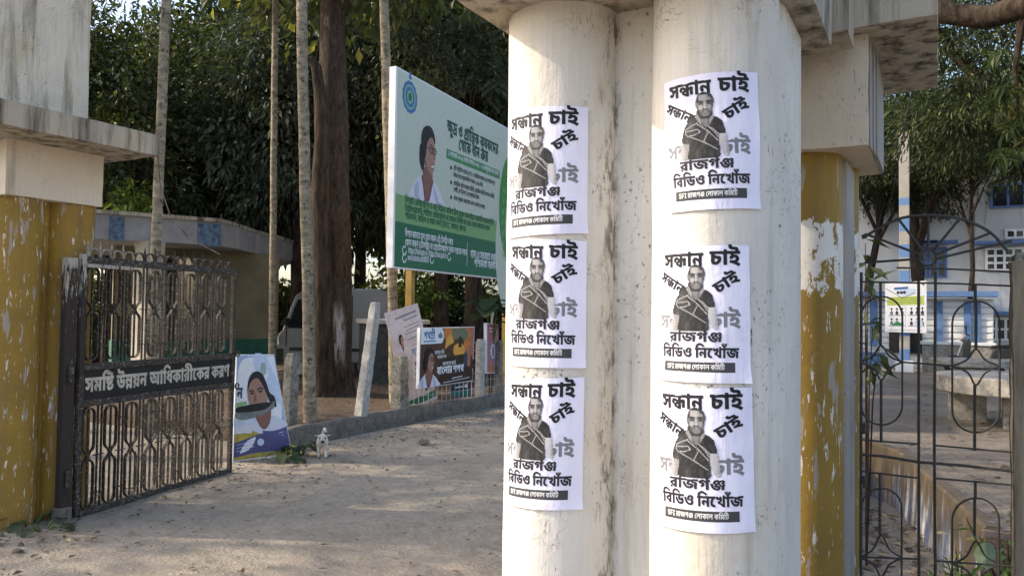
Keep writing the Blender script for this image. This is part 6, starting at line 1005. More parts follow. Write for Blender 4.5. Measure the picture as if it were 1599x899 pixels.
# ================================================================ TREES AND PLANTS
def leaf_quad(vs, fs, p, d, n, L, W):
    """one leaf: folded along its midrib"""
    s_ = d.cross(n).normalized()
    n = s_.cross(d)
    b = len(vs)
    vs += [p, p + d * L * 0.45 + s_ * W * 0.5 + n * W * 0.12, p + d * L - n * L * 0.1, p + d * L * 0.45 - s_ * W * 0.5 + n * W * 0.12]
    fs += [(b, b + 1, b + 2), (b, b + 2, b + 3)]
def rv(r): 
    while True:
        v = Vector((r.uniform(-1, 1), r.uniform(-1, 1), r.uniform(-1, 1)))
        if 0.05 < v.length < 1: return v.normalized()
def crown_mesh(name, m, seed, clumps, per, size, asp=0.42, spread=0.30, shell=0.55, droop=0.35):
    """unit crown (radius about 1): twig clumps of separate leaves with gaps between"""
    r = random.Random(seed); vs, fs = [], []
    for c in range(clumps):
        d = rv(r); rad = r.uniform(shell, 1.0) * (0.82 + 0.3 * noise.noise(d * 1.6 + Vector((seed, 0, 0))))
        cc = d * rad
        sp = spread * r.uniform(0.6, 1.25)
        ax = (d + rv(r) * 0.6).normalized()
        for k in range(per):
            off = rv(r) * sp * (r.random() ** 0.6); off.z *= 0.6
            p = cc + off
            dd = (off.normalized() * 0.7 + ax * 0.5 + rv(r) * 0.5 + Vector((0, 0, -droop))).normalized()
            leaf_quad(vs, fs, p, dd, (Vector((0, 0, 1)) + rv(r) * 0.7).normalized(), size * r.uniform(0.6, 1.25), size * asp * r.uniform(0.8, 1.2))
    me = bpy.data.meshes.new(name)
    me.from_pydata(vs, [], fs); me.materials.append(m); me.update()
    return me
CR_A = crown_mesh('crown_dark_a', M['leaf_dark'], 1, 330, 60, 0.060, 0.5, 0.22)
CR_B = crown_mesh('crown_mid', M['leaf_mid'], 2, 300, 60, 0.066, 0.45, 0.23)
CR_C = crown_mesh('crown_grey', M['leaf_blue'], 3, 310, 58, 0.060, 0.42, 0.23, droop=0.4)
CR_M = crown_mesh('crown_mango', M['leaf_dark'], 4, 420, 56, 0.060, 0.26, 0.20, droop=0.7)
CR_N = crown_mesh('crown_mango_open', M['leaf_dark'], 12, 170, 50, 0.060, 0.26, 0.20, droop=0.7)
CR_D = crown_mesh('crown_sparse', M['leaf_mid'], 9, 230, 34, 0.10, 0.5, 0.25)
CR_E = crown_mesh('crown_open', M['leaf_mid'], 10, 90, 30, 0.085, 0.45, 0.24)
CR_S = crown_mesh('crown_shrub', M['leaf_mid'], 5, 110, 36, 0.12, 0.5, 0.32, 0.35)
CR_L = crown_mesh('crown_light', M['leaf_light'], 6, 40, 22, 0.24, 0.34, 0.4, 0.3)
def tree(name, label, x, y, zc, rx, rz, cme, tr=0.2, bm='bark_dark', lean=(0, 0), rot=0, group=None, ry=None, base=0.0, limbs=5, smoothp=None, cat='tree'):
    t = thing(name, label, cat, (x, y, base), group)
    r = random.Random(int(abs(x * 100) + abs(y * 1000)))
    h = zc - base
    top = Vector((x + lean[0], y + lean[1], base + h * 0.85))
    pts, rad = [], []
    for k in range(9):
        f = k / 8
        p = Vector((x, y, base - 0.1)).lerp(top, f) + Vector((noise.noise((x, f * 3, 1)), noise.noise((y, f * 3, 2)), 0)) * 0.12 * math.sin(f * math.pi)
        pts.append(p); rad.append(tr * (1.35 if k == 0 else 1.08 if k == 1 else 1 - 0.5 * f))
    mb = MB().tube(pts, rad, 12)
    for k in range(limbs):
        a = 2 * math.pi * k / limbs + r.uniform(0, 1)
        s_ = Vector((x, y, base - 0.1)).lerp(top, r.uniform(0.6, 0.98))
        e = Vector((x + lean[0] + math.cos(a) * rx * 0.75, y + lean[1] + math.sin(a) * (ry or rx) * 0.75, zc + r.uniform(-0.3, 0.6) * rz))
        md = s_.lerp(e, 0.5) + Vector((0, 0, 0.15 * rz))
        mb.tube([s_, s_.lerp(md, .6), md, md.lerp(e, .6), e], [tr * 0.42, tr * .34, tr * 0.26, tr * .17, tr * 0.07], 7)
    mb.build('trunk', M[bm], t, smooth=True)
    c = bpy.data.objects.new('crown', cme); scene.collection.objects.link(c)
    c.parent = t; c.location = (lean[0], lean[1], zc - base); c.scale = (rx, ry or rx, rz); c.rotation_euler = (0, 0, rot)
    return t
def at_px(px, D):
    p = atd(px, 480, D); return p.x, p.y
BGT = [
    (172, 17.5, 5.3, 2.7, 3.4, CR_A, 0.17, 'dark leafy tree rising directly behind the left pillar slab'),
    (300, 21, 6.0, 3.2, 4.2, CR_B, 0.20, 'bushy green tree behind the flat roof of the guard shed'),
    (390, 21.5, 7.6, 3.1, 4.6, CR_A, 0.30, 'dark tree with a sunlit edge on its trunk just right of the open gate leaf'),
    (462, 18.5, 6.6, 2.9, 4.2, CR_C, 0.19, 'dark thin trunk tree in front of the parked van cab'),
    (640, 20, 6.8, 2.9, 4.6, CR_A, 0.22, 'dark trunk tree standing between the billboard post and the pale banner'),
    (690, 17.0, 7.0, 2.2, 3.0, CR_C, 0.20, 'mottled trunk tree behind the brown banner under the billboard'),
    (742, 18, 6.6, 2.9, 4.3, CR_B, 0.24, 'broad dark tree behind the right half of the billboard'),
    (230, 26, 7.4, 3.4, 5.4, CR_C, 0.25, 'tall far tree above the guard shed roof, between the left pillar and the first palm'),
    (420, 28, 8.2, 3.6, 6.0, CR_A, 0.25, 'tall far tree crown filling the gap between the two palms left of the big trunk'),
    (560, 26, 8.0, 3.6, 6.0, CR_B, 0.25, 'tall far tree crown between the big trunk and the billboard'),
    (700, 28, 8.6, 4.6, 7.2, CR_A, 0.25, 'tall far tree crown showing above the billboard'),
    (110, 24, 7.0, 3.6, 5.2, CR_A, 0.25, 'tall tree mostly hidden by the left pillar shaft'),
    (850, 27, 8.0, 4.6, 6.8, CR_C, 0.25, 'tall tree behind the white columns'),
]
for i, (px, D, zc, rx, rz, cme, tr, lab) in enumerate(BGT):
    x, y = at_px(px, D)
    tree('broadleaf_tree', lab, x, y, zc, rx, rz, cme, tr, rot=i * 1.7, group='trees in the grove left of the road')
# trees upsun of the road that throw the dappled shade
for i, (x, y, zc, rx, rz, cme, lab) in enumerate((
        (-10.4, 3.4, 6.4, 2.5, 2.3, CR_E, 'leafy tree outside the gate left of the pillar'),
        (-13.0, -1.0, 6.8, 2.7, 2.5, CR_E, 'broad leafy tree outside the compound farthest to the left'),
        (-13.8, 3.4, 7.6, 2.7, 2.6, CR_E, 'tall leafy tree outside the compound far left'))):
    tree('broadleaf_tree', lab, x, y, zc, rx, rz, cme, 0.2, rot=i + 0.4, group='trees shading the road from the left')
# the big furrowed trunk with a pale lichen patch
bx, by = -8.74, 9.48
t = thing('broadleaf_tree', 'largest tree, thick dark furrowed trunk with a pale lichen patch at its middle', 'tree', (bx, by, 0.14))
mb = MB(); n, rings = 40, 80
for j in range(rings + 1):
    f = j / rings; z = 0.08 + 8.0 * f
    rr = 0.250 + 0.13 * math.exp(-(z - 0.1) / 0.25) + 0.05 * math.exp(-(z - .1) / 1.2) - 0.05 * f
    cx = bx + 0.06 * math.sin(z * 0.7) - 0.10 * f; cy = by
    for k in range(n):
        a = 2 * math.pi * k / n
        q = rr * (1 + 0.12 * noise.noise((math.cos(a) * 2.2, math.sin(a) * 2.2, z * 0.5)) + 0.05 * noise.noise((math.cos(a) * 7, math.sin(a) * 7, z * 1.1)))
        if z < 0.9: q *= 1 + 0.22 * max(0, 1 - z / 0.8) * math.sin(a * 5 + 1)
        mb.v.append(Vector((cx + q * math.cos(a), cy + q * math.sin(a), z)))
for j in range(rings):
    for k in range(n):
        k2 = (k + 1) % n
        mb.f.append((j * n + k, j * n + k2, (j + 1) * n + k2, (j + 1) * n + k)); mb.m.append(0)
def bigbark():
    t = NT('big_trunk_bark')
    n = t.math('ADD', t.math('MULTIPLY', t.noise(1, 7, 0.7, stretch=(15, 15, 3.2), dist=0.8), 0.55), t.math('MULTIPLY', t.noise(1, 5, 0.7, stretch=(44, 44, 11)), 0.45))
    c = t.mix(t.ramp(n, 0.36, 0.66), (0.014, 0.011, 0.010), (0.115, 0.086, 0.066))
    z = t.sep()[2]
    zz = t.math('MULTIPLY', t.ramp(z, 0.6, 0.9), t.ramp(z, 1.35, 1.7, 1, 0))
    # the patch sits on the side that faces the road
    nx = t.n('ShaderNodeSeparateXYZ'); t.l(t.g.outputs['Normal'], nx.inputs[0])
    side = t.ramp(t.math('ADD', t.math('MULTIPLY', nx.outputs[0], 0.60), t.math('MULTIPLY', nx.outputs[1], -0.80)), 0.76, 0.92)
    f = t.math('MULTIPLY', t.math('MULTIPLY', zz, side), t.ramp(t.noise(1, 6, 0.7, stretch=(20, 20, 3.5), off=(1, 2, 3)), 0.40, 0.56))
    c = t.mix(f, c, (0.46, 0.43, 0.41))
    return t.done(c, 0.95, n, 1.0, 0.06, spec=0.1)
mb.build('trunk', bigbark(), t, smooth=True)
c = bpy.data.objects.new('crown', CR_E); scene.collection.objects.link(c); c.parent = t
c.location = (-0.2, 0.3, 8.4); c.scale = (3.6, 3.6, 2.9)
mb = MB()
for k in range(6):
    a = k * 1.05 + 0.3
    s_ = Vector((bx - .1, by, 6.6 + 0.2 * k)); e = Vector((bx + math.cos(a) * 2.7, by + math.sin(a) * 2.7, 8.3 + 0.4 * math.sin(k)))
    mb.tube([s_, s_.lerp(e, .5) + Vector((0, 0, .5)), e], [0.17, 0.1, 0.03], 8)
mb.build('limb', M['bark_dark'], t, smooth=True)
ss = [atd(506, 640, 12.25), atd(503, 420, 12.2), atd(499, 300, 12.2), atd(503, 220, 12.25), atd(500, 150, 12.3), atd(494, 105, 12.3), atd(484, 92, 12.25)]
MB().tube(ss, [.20, .15, .14, .12, .10, .085, .07], 14).build('side_stem', M['bark_dark'], t, smooth=True)
# slender areca palms
def palm(px0, y0, px1, y1, D, z0, r, label, top=9.5):
    P0 = atd(px0, y0, D); P1 = atd(px1, y1, D)
    dirv = (P1 - P0) / (P1.z - P0.z)
    b = P0 + dirv * (z0 - P0.z)
    t = thing('palm_tree', label, 'palm', b, 'slender palms along the road')
    pts, rad = [], []
    for k in range(41):
        z = z0 - 0.1 + (top - z0) * k / 40
        p = b + dirv * (z - z0)
        pts.append(p + Vector((0.012 * noise.noise((z * .8, px0, 0)), 0.012 * noise.noise((z * .8, px0, 9)), 0)))
        rad.append(r * (1.25 - 0.25 * min(1, k / 5)) * (1.035 if k % 2 else 0.985) * (1 - 0.12 * k / 40))
    MB().tube(pts, rad, 12).build('trunk', M['bark_palm'], t, smooth=True)
    vs, fs = [], []; rr = random.Random(int(px0)); tp = pts[-1]
    for k in range(9):
        a = k * 0.7 + rr.random(); el = rr.uniform(0.2, 1.0)
        for q in range(26):
            f = q / 25
            pos = tp + Vector((math.cos(a), math.sin(a), 0)) * f * 1.7 + Vector((0, 0, math.sin(el) * f * 1.4 - f * f * 1.5))
            for s_ in (1, -1):
                dd = (Vector((math.cos(a), math.sin(a), 0)) * 0.5 + Vector((-math.sin(a), math.cos(a), 0)) * s_ + Vector((0, 0, -0.3))).normalized()
                leaf_quad(vs, fs, pos, dd, Vector((0, 0, 1)), 0.5 * (1.1 - 0.6 * f), 0.05)
    mb = MB(); mb.add(vs, fs); mb.build('crown', M['leaf_mid'], t)
palm(258, 40, 243, 400, 9.0, 0.0, 0.060, 'mottled slender palm trunk rising from behind the gate leaf, leftmost of the palms')
palm(430, 20, 426, 400, 13.5, 0.0, 0.060, 'thin grey palm trunk between the guard shed canopy end and the big trunk')
palm(471, 20, 484, 640, 9.45, 0.14, 0.070, 'mottled palm trunk standing just left of the big furrowed trunk')
palm(600, 20, 613, 470, 11.5, 0.10, 0.076, 'pale mottled palm trunk at the left edge of the billboard')
# bushes of the grove
for i, (px, D, z, r, cme, lab) in enumerate((
        (150, 20, 1.4, 1.9, CR_S, 'low green bush behind the guard shed near the left pillar'), (330, 25, 1.5, 2.2, CR_S, 'wide low bush far behind the guard shed'),
        (450, 24, 1.3, 1.9, CR_S, 'dark bush behind the van cab'), (580, 24, 1.6, 2.0, CR_L, 'light green sunlit bush between big trunk and billboard post'),
        (700, 22, 1.5, 2.0, CR_S, 'dark bush behind the brown banner'), (780, 20, 1.2, 1.7, CR_S, 'dark bush behind the small pink sign'),
        (205, 15.8, 3.7, 0.6, CR_L, 'yellow green bush top sticking up above the shed roof beside the left pillar block'), (400, 21.5, 3.6, 0.9, CR_L, 'yellow leaved bush top above the curved canopy of the shed'),
        (655, 17.2, 1.9, 0.8, CR_L, 'bright green bush under the billboard beside its yellow leg'))):
    x, y = at_px(px, D)
    t = thing('bush', lab, 'bush', (x, y, 0), 'bushes in the grove')
    c = bpy.data.objects.new('foliage', cme); scene.collection.objects.link(c); c.parent = t; c.location = (0, 0, z); c.scale = (r, r, max(0.7, r * 0.8)); c.rotation_euler = (0, 0, i)
    mb = MB()
    for k in range(5):
        a = k * 1.3 + i
        mb.tube([Vector((x, y, -0.05)), Vector((x + math.cos(a) * r * .25, y + math.sin(a) * r * .25, z * .6)), Vector((x + math.cos(a) * r * .6, y + math.sin(a) * r * .6, z + .2 * r))], [0.04, 0.03, 0.01], 6)
    mb.build('stem', M['bark_dark'], t)
# far wood behind everything on the left and behind the office
vs, fs = [], []; r_ = random.Random(11)
for k in range(9000):
    f = r_.random()
    px = -150 + 1250 * f; D = r_.uniform(36, 46)
    p = atd(px, 480, D); z = 11 * r_.random() ** 1.3
    if noise.noise((px * 0.016, z * 0.35, 3)) < 0.16 and z > 3.0: continue
    leaf_quad(vs, fs, Vector((p.x, p.y, z)), (rv(r_) + Vector((0, 0, -.4))).normalized(), (Vector((0, 0, 1)) + rv(r_)).normalized(), r_.uniform(0.35, 0.7), r_.uniform(0.16, 0.3))
mb = MB(); mb.add(vs, fs)
tag(mb.build('distant_woods', M['leaf_dark']), 'far dense dark wood closing the view behind the grove', 'woods', kind='stuff')
# tree with feathery leaves reaching down above the billboard
fx = atd(720, 480, 15.4)
t = thing('feather_leaf_tree', 'tree whose drooping sprays of small paired leaves hang above the billboard', 'tree', (fx.x - 0.5, fx.y + 1.0, 0))
mb = MB(); b0 = Vector((fx.x - 0.5, fx.y + 1.0, -.1))
ends = [atd(px, py, D) for px, py, D in ((655, 20, 14.6), (700, 55, 14.8), (745, 90, 15), (775, 60, 15), (730, 15, 14.9), (620, 0, 14.4), (780, 120, 15.2), (690, 100, 15), (760, 20, 15), (668, 65, 14.8))]
mb.tube([b0, b0 + Vector((0.1, 0, 2.2)), b0 + Vector((-.1, -.1, 4.4)), b0 + Vector((0, -.2, 7))], [0.16, 0.13, 0.11, 0.07], 10)
vs, fs = [], []; r_ = random.Random(5)
for e in ends:
    s_ = b0 + Vector((-.05, -.1, r_.uniform(4.2, 6.6)))
    mid = s_.lerp(e, .55) + Vector((0, 0, .5))
    mb.tube([s_, mid, e], [0.04, 0.026, 0.008], 6)
    for k in range(17):
        st = mid.lerp(e, r_.uniform(0.1, 1.08)) + rv(r_) * 0.25
        ax = (rv(r_) + Vector((0, 0, -.5))).normalized(); sd = ax.cross(rv(r_)).normalized(); L = r_.uniform(0.3, 0.5)
        nn = ax.cross(sd)
        for q in range(9):
            f = (q + 1) / 9
            pos = st + ax * L * f + Vector((0, 0, -0.08 * f * f))
            for s2 in (1, -1):
                leaf_quad(vs, fs, pos, (sd * s2 + ax * 0.35 + Vector((0, 0, -.15))).normalized(), nn, 0.13 * (1.15 - 0.4 * abs(f - .5)), 0.042)
mb.build('trunk', M['bark_dark'], t, smooth=True)
mb = MB(); mb.add(vs, fs); mb.build('crown', M['leaf_blue'], t)
# right side: mango trees over the yard
def mango(label, px, D, base_px, zc, rx, rz, tr, rot, lean=None, cme=None):
    p = atd(px, 480, D); q = atd(base_px, 480, D)
    return tree('mango_tree', label, q.x, q.y, zc, rx, rz, cme or CR_M, tr, rot=rot, lean=(p.x - q.x, p.y - q.y), group='mango trees over the yard', limbs=7)
mango('mango tree with a dark curved trunk behind the striped pole', 1425, 24.5, 1441, 6.9, 3.0, 2.4, 0.25, 0.5)
mango('large mango tree whose dense crown fills the upper right corner', 1590, 16.5, 1740, 7.1, 3.3, 2.8, 0.35, 1.3)
mango('mango tree far behind the office roof on the right', 1450, 33, 1440, 9.5, 5.5, 3.8, 0.3, 2.2)
mango('mango tree crown hanging in front of the office upper wall', 1520, 22.5, 1512, 7.1, 2.6, 1.6, 0.09, 3.6)
mango('mango tree showing just right of the cream gate block', 1385, 25.5, 1335, 7.2, 2.7, 2.6, 0.16, 4.1, cme=CR_N)
# thick bough crossing the upper right corner
t = thing('tree_bough', 'thick dark bough with hanging lighter leaves crossing the top right corner', 'branch', atd(1700, -60, 8))
mb = MB()
bp = [atd(1400, -40, 9.5), atd(1480, 22, 9.2), atd(1540, 28, 9.0), atd(1600, 10, 8.6), atd(1700, -60, 8)]
mb.tube(bp, [0.10, 0.13, 0.14, 0.15, 0.17], 12)
mb.tube([bp[3], atd(1585, 110, 8.8), atd(1592, 200, 8.9)], [0.06, 0.03, 0.01], 7)
mb.build('limb', M['bark_dark'], t, smooth=True)
vs, fs = [], []; r_ = random.Random(8)
for k in range(46):
    e = atd(r_.uniform(1555, 1660), r_.uniform(60, 240), r_.uniform(8.4, 9.6))
    for q in range(13):
        d = (rv(r_) * 0.9 + Vector((0, 0, -.6))).normalized()
        leaf_quad(vs, fs, e + rv(r_) * 0.05, d, Vector((0, 0, 1)), r_.uniform(0.16, 0.27), 0.05)
mb = MB(); mb.add(vs, fs); mb.build('leaves', leafmat('fresh_mango_leaf', (0.035, 0.055, 0.018), (0.085, 0.105, 0.038), (0.2, 0.13, 0.05), 0.25, 0.06), t)
# sapling behind the wicket beside the yellow column
def sapling(name, label, base, h, spread, n, L, W, m, seed, cat='plant', droop=0.5, lo=0.0):
    t = thing(name, label, cat, base)
    r = random.Random(seed); mb = MB(); vs, fs = [], []
    base = Vector(base)
    for k in range(n):
        a = r.uniform(0, 6.28); e = base + Vector((math.cos(a) * spread * r.uniform(.3, 1), math.sin(a) * spread * r.uniform(.3, 1), h * r.uniform(0.55, 1.0)))
        md = base.lerp(e, .5) + Vector((0, 0, h * .15))
        mb.tube([base + Vector((0, 0, -.03)), md, e], [0.009, 0.007, 0.003], 5)
        for q in range(r.randint(6, 10)):
            p = md.lerp(e, r.uniform(lo, 1.05))
            leaf_quad(vs, fs, p, (rv(r) + Vector((math.cos(a) * .5, math.sin(a) * .5, 0.1 - droop))).normalized(), (Vector((0, 0, 1)) + rv(r) * .5).normalized(), L * r.uniform(.6, 1.2), W * r.uniform(.7, 1.2))
    mb.build('stem', M['bark_dark'], t); m2 = MB(); m2.add(vs, fs); m2.build('foliage', m, t)
    return t
sapling('mango_sapling', 'dark drooping sapling behind the wicket beside the yellow column', Vector((atd(1352, 480, 6.6).x, atd(1352, 480, 6.6).y, -0.6)), 3.15, 0.20, 4, 0.24, 0.075, M['leaf_dark'], 3, lo=0.35)
sapling('weed', 'tangle of green weeds below the wicket in front of the brick steps', Vector((0.40, 5.75, -0.62)), 0.88, 0.34, 26, 0.085, 0.045, M['leaf_weed'], 4, droop=0.1)
sapling('weed', 'small weed against the foot of the right wicket post', Vector((0.56, 5.6, -0.62)), 1.0, 0.2, 10, 0.07, 0.045, M['leaf_weed'], 14, droop=0.1)
sapling('weed', 'thin weed in the drain beside the painted low wall', Vector((0.14, 6.0, -0.62)), 0.62, 0.2, 8, 0.07, 0.04, M['leaf_weed'], 24, droop=0.1)
# single broad pale leaf among the weeds
t = thing('broad_leaf_plant', 'single broad pale green leaf on a stalk among the weeds at the lower right', 'plant', (0.46, 5.45, -0.62))
c0 = atd(1541, 866, 4.5)
mb = MB(); a_ = 0.075
out = smooth([(0, -1.0), (.55, -.75), (.9, -.1), (.7, .6), (.1, 1.05), (-.5, .75), (-.85, .1), (-.6, -.7)], 3)
vs = [c0] + [c0 + CR * x * a_ + Vector((0, 0, 1)) * -y * a_ + FW * 0.03 * (x * x) for x, y in out]
mb.add(vs, [(0, i + 1, (i + 1) % len(out) + 1) for i in range(len(out))])
mb.build('leaf_blade', flat('pale_leaf', (0.22, 0.28, 0.16), 0.6, 0.2, 30), t)
MB().tube([Vector((0.46, 5.45, -0.64)), (Vector((0.46, 5.45, -.62)) + c0) / 2 + Vector((.02, 0, 0)), c0 - Vector((0, 0, a_))], [0.006, 0.005, 0.004], 6).build('stem', M['leaf_weed'], t)
# broad leaved plants by the kerb, and the branch of big leaves beside the pillar
def broad_plant(label, base, n, h, L, seed):
    t = thing('broad_leaf_plant', label, 'plant', base)
    r = random.Random(seed); vs, fs = [], []; mb = MB(); base = Vector(base)
    for k in range(n):
        a = r.uniform(0, 6.28); hh = h * r.uniform(.4, 1)
        p = base + Vector((math.cos(a) * .12, math.sin(a) * .12, hh))
        mb.tube([base + Vector((0, 0, -.03)), base.lerp(p, .6) + Vector((0, 0, .03)), p], [.008, .006, .004], 5)
        l = L * r.uniform(.6, 1.1); d = (Vector((math.cos(a), math.sin(a), r.uniform(-.5, .1)))).normalized(); s_ = d.cross(Vector((0, 0, 1))).normalized(); u_ = s_.cross(d)
        o = smooth([(0, 0), (.25, .35), (.55, .42), (.85, .22), (1, 0), (.85, -.22), (.55, -.42), (.25, -.35)], 2)
        b = len(vs); vs += [p + d * l * .5] + [p + d * l * x + s_ * l * y - u_ * l * .25 * x * x + u_ * abs(y) * l * .25 for x, y in o]
        fs += [(b, b + 1 + i, b + 1 + (i + 1) % len(o)) for i in range(len(o))]
    mb.build('stem', M['leaf_weed'], t); m2 = MB(); m2.add(vs, fs)
    m2.build('foliage', leafmat('broad_leaf_%d' % seed, (0.022, 0.036, 0.018), (0.055, 0.075, 0.034), None, 0.2), t, smooth=True)
g0 = gnd(468, 712); broad_plant('broad leaved plant at the near end of the kerb beside the blue portrait board', (g0.x, g0.y, 0), 14, 0.15, 0.11, 1)
g0 = gnd(476, 728); broad_plant('small low plant on the road edge between the board and the puppy', (g0.x - .25, g0.y, 0), 7, 0.14, 0.15, 2)
g0 = gnd(45, 818); broad_plant('small weed growing at the foot of the left yellow column', (g0.x + .08, g0.y - .03, 0), 8, 0.10, 0.13, 3)
g0 = gnd(72, 826); broad_plant('tiny weed in front of the left pillar base', (g0.x + .06, g0.y - .05, 0), 6, 0.07, 0.10, 4)
e0 = atd(768, 470, 12.3)
broad_plant('large leaved plant reaching out beside the white column below the billboard', (e0.x, e0.y, 0.9), 12, 0.95, 0.42, 6)
MB().tube([(e0.x, e0.y, 0), (e0.x, e0.y, .95)], .025, 8).build('stem', M['bark_dark'], [o for o in scene.objects if o.get('label', '').startswith('large leaved plant')][0])
# dry leaves on the ground
def litter(name, label, spots, m=None, size=(0.04, 0.10)):
    r = random.Random(len(spots)); vs, fs = [], []
    for x, y, z in spots:
        a = r.uniform(0, 6.28); l = r.uniform(*size)
        leaf_quad(vs, fs, Vector((x, y, z + 0.008 + r.uniform(0, .012))), Vector((math.cos(a), math.sin(a), r.uniform(-.05, .35))).normalized(), (Vector((0, 0, 1)) + rv(r) * .35).normalized(), l, l * r.uniform(.35, .6))
    mb = MB(); mb.add(vs, fs)
    return tag(mb.build(name, m or M['litter']), label, 'leaf litter', kind='stuff')
r_ = random.Random(21); sp = []
for k in range(1500):
    y = r_.uniform(2.2, 15); d = abs(r_.gauss(0, 0.55))
    if r_.random() < .35: d = r_.uniform(0, 3.6)
    x = -6.0 + d
    if x < -1.6: sp.append((x, y, 0.022))
for k in range(420): sp.append((r_.uniform(-9.5, -6.5), r_.uniform(6.3, 13), 0.15))
for k in range(130): sp.append((-5.3 + r_.gauss(0, .35), 2.7 + r_.gauss(0, .45), 0.022))
litter('leaf_litter', 'dry brown leaves scattered along the road edge and pavement', sp, size=(0.025, 0.075))
sp = []
for k in range(1700):
    y = 5.7 + 16 * r_.random() ** 1.6; x = r_.uniform(-0.4, 6)
    ok = True
    for (x0, y0), (x1, y1) in zip(WALL_TOP, WALL_TOP[1:]):
        if y1 <= y <= y0 and x < x0 + (x1 - x0) * (y - y0) / (y1 - y0) + .05: ok = False
    if ok and r_.random() < 0.5 + noise.noise((x * .8, y * .8, 0)): sp.append((x, y, 0.008))
litter('leaf_litter', 'dry leaves scattered over the dusty yard beyond the wicket', sp, size=(0.05, 0.14))
sp = [(r_.uniform(-1.1, 1.0), r_.uniform(4.7, 9.5), -0.615) for k in range(900)]
litter('leaf_litter', 'dry leaves filling the bottom of the drain', sp, size=(0.05, 0.13))
# small stones in front of the left pillar
for k in range(9):
    x, y = -5.25 + r_.gauss(0, .22), 2.62 + r_.gauss(0, .22); s_ = r_.uniform(.018, .045)
    mb = MB(); mb.ball((x, y, s_ * .5 + .012), s_, n=9, m=6, sc=(1.2, .9, .7))
    for v in mb.v: v += noise.noise_vector(v * 30) * s_ * .4
    tag(mb.build('stone', M['kerb']), 'small loose stone on the dusty ground before the left pillar', 'stone', 'loose stones before the left pillar')
# loose grit and gravel on the road and its edges
r_ = random.Random(33); mb = MB()
for k in range(3600):
    y = 1.6 + 8.5 * r_.random() ** 1.5; x = r_.uniform(-6.2, -1.3)
    if r_.random() < 0.45: x = -6.15 + abs(r_.gauss(0, 0.5))
    if noise.noise((x * 0.9, y * 0.9, 4)) < -0.12: continue
    s_ = r_.uniform(0.003, 0.008) * (1.9 if r_.random() < 0.04 else 1); c = Vector((x, y, 0.018)); a = r_.uniform(0, 6.28)
    mb.add([c + Vector((math.cos(a) * s_, math.sin(a) * s_, 0)), c + Vector((math.cos(a + 2) * s_, math.sin(a + 2) * s_, 0)), c + Vector((math.cos(a + 4) * s_ * 1.3, math.sin(a + 4) * s_ * 1.3, 0)), c + Vector((0, 0, s_ * 1.1))], [(0, 1, 3), (1, 2, 3), (2, 0, 3)])
tag(mb.build('gravel', M['kerb']), 'loose grit and small gravel strewn on the road', 'gravel', kind='stuff')
# ================================================================ OBJECTS
# ---------------------------------------------------------------- open gate leaf
GP = Vector((-5.44, 3.21, 0)); GE = Vector((-5.763, 4.916, 0))
GD = (GE - GP).normalized(); GN = Vector((GD.y, -GD.x, 0))      # GN points to the road
GLn = (GE - GP).length
def G(s, z, n=0.0): return GP + GD * s + GN * n + Vector((0, 0, z))
def gbox(mb, s0, s1, z0, z1, n0=-0.018, n1=0.018, mi=0):
    Mx = Matrix(((GD.x, GN.x, 0, GP.x), (GD.y, GN.y, 0, GP.y), (0, 0, 1, 0), (0, 0, 0, 1)))
    return mb.box((s0, n0, z0), (s1, n1, z1), mi, Mx)
GT = thing('gate_leaf', 'black iron gate leaf standing open with a lettered band across its middle', 'gate', GP)
fr = MB()
gbox(fr, 0.045, 0.085, 0.03, 1.90); gbox(fr, 1.70, 1.736, 0.02, 1.895)
gbox(fr, 0.0855, 1.6995, 1.862, 1.917); gbox(fr, 0.0855, 1.6995, 0.005, 0.062)
gbox(fr, 0.0855, 1.6995, 1.078, 1.128, -0.02, 0.02); gbox(fr, 0.0855, 1.6995, 0.812, 0.862, -0.02, 0.02)
fr.build('frame', M['iron'], GT, bev=0.003)
hl = MB(); gbox(hl, 0.085, 0.50, 1.835, 1.863, -0.021, 0.021); gbox(hl, 0.0445, 0.0849, 1.05, 1.93, -0.0205, 0.0205)
hl.build('limed_corner', M['lime_iron'], GT, bev=0.002)
pn = gbox(MB(), 0.086, 1.6985, 0.8625, 1.0775, -0.006, 0.006).build('sign_panel', flat('gate_sign_black', (0.018, 0.016, 0.015), 0.6, 0.4, 20), GT)
gp = Print(lambda x, y, l: G(x, y * -1, 0.0075 + l))
mb = MB(); gp.text(mb, 'gate', 0.105, -0.918, 0.168, 0, 1, fit=1.57)
mb.build('lettering', INK['cream'], pn)
for k in range(2): MB().tube([G(1.74, 1.12 - k * 0.3, -0.0) + GN * 0.03 + GD * 0.02 + Vector((0.025 * math.cos(a) * GD.x, 0.025 * math.cos(a) * GD.y, 0.025 * math.sin(a))) for a in [2 * math.pi * q / 10 for q in range(11)]], 0.007, 6).build('latch_ring', M['iron'], GT)
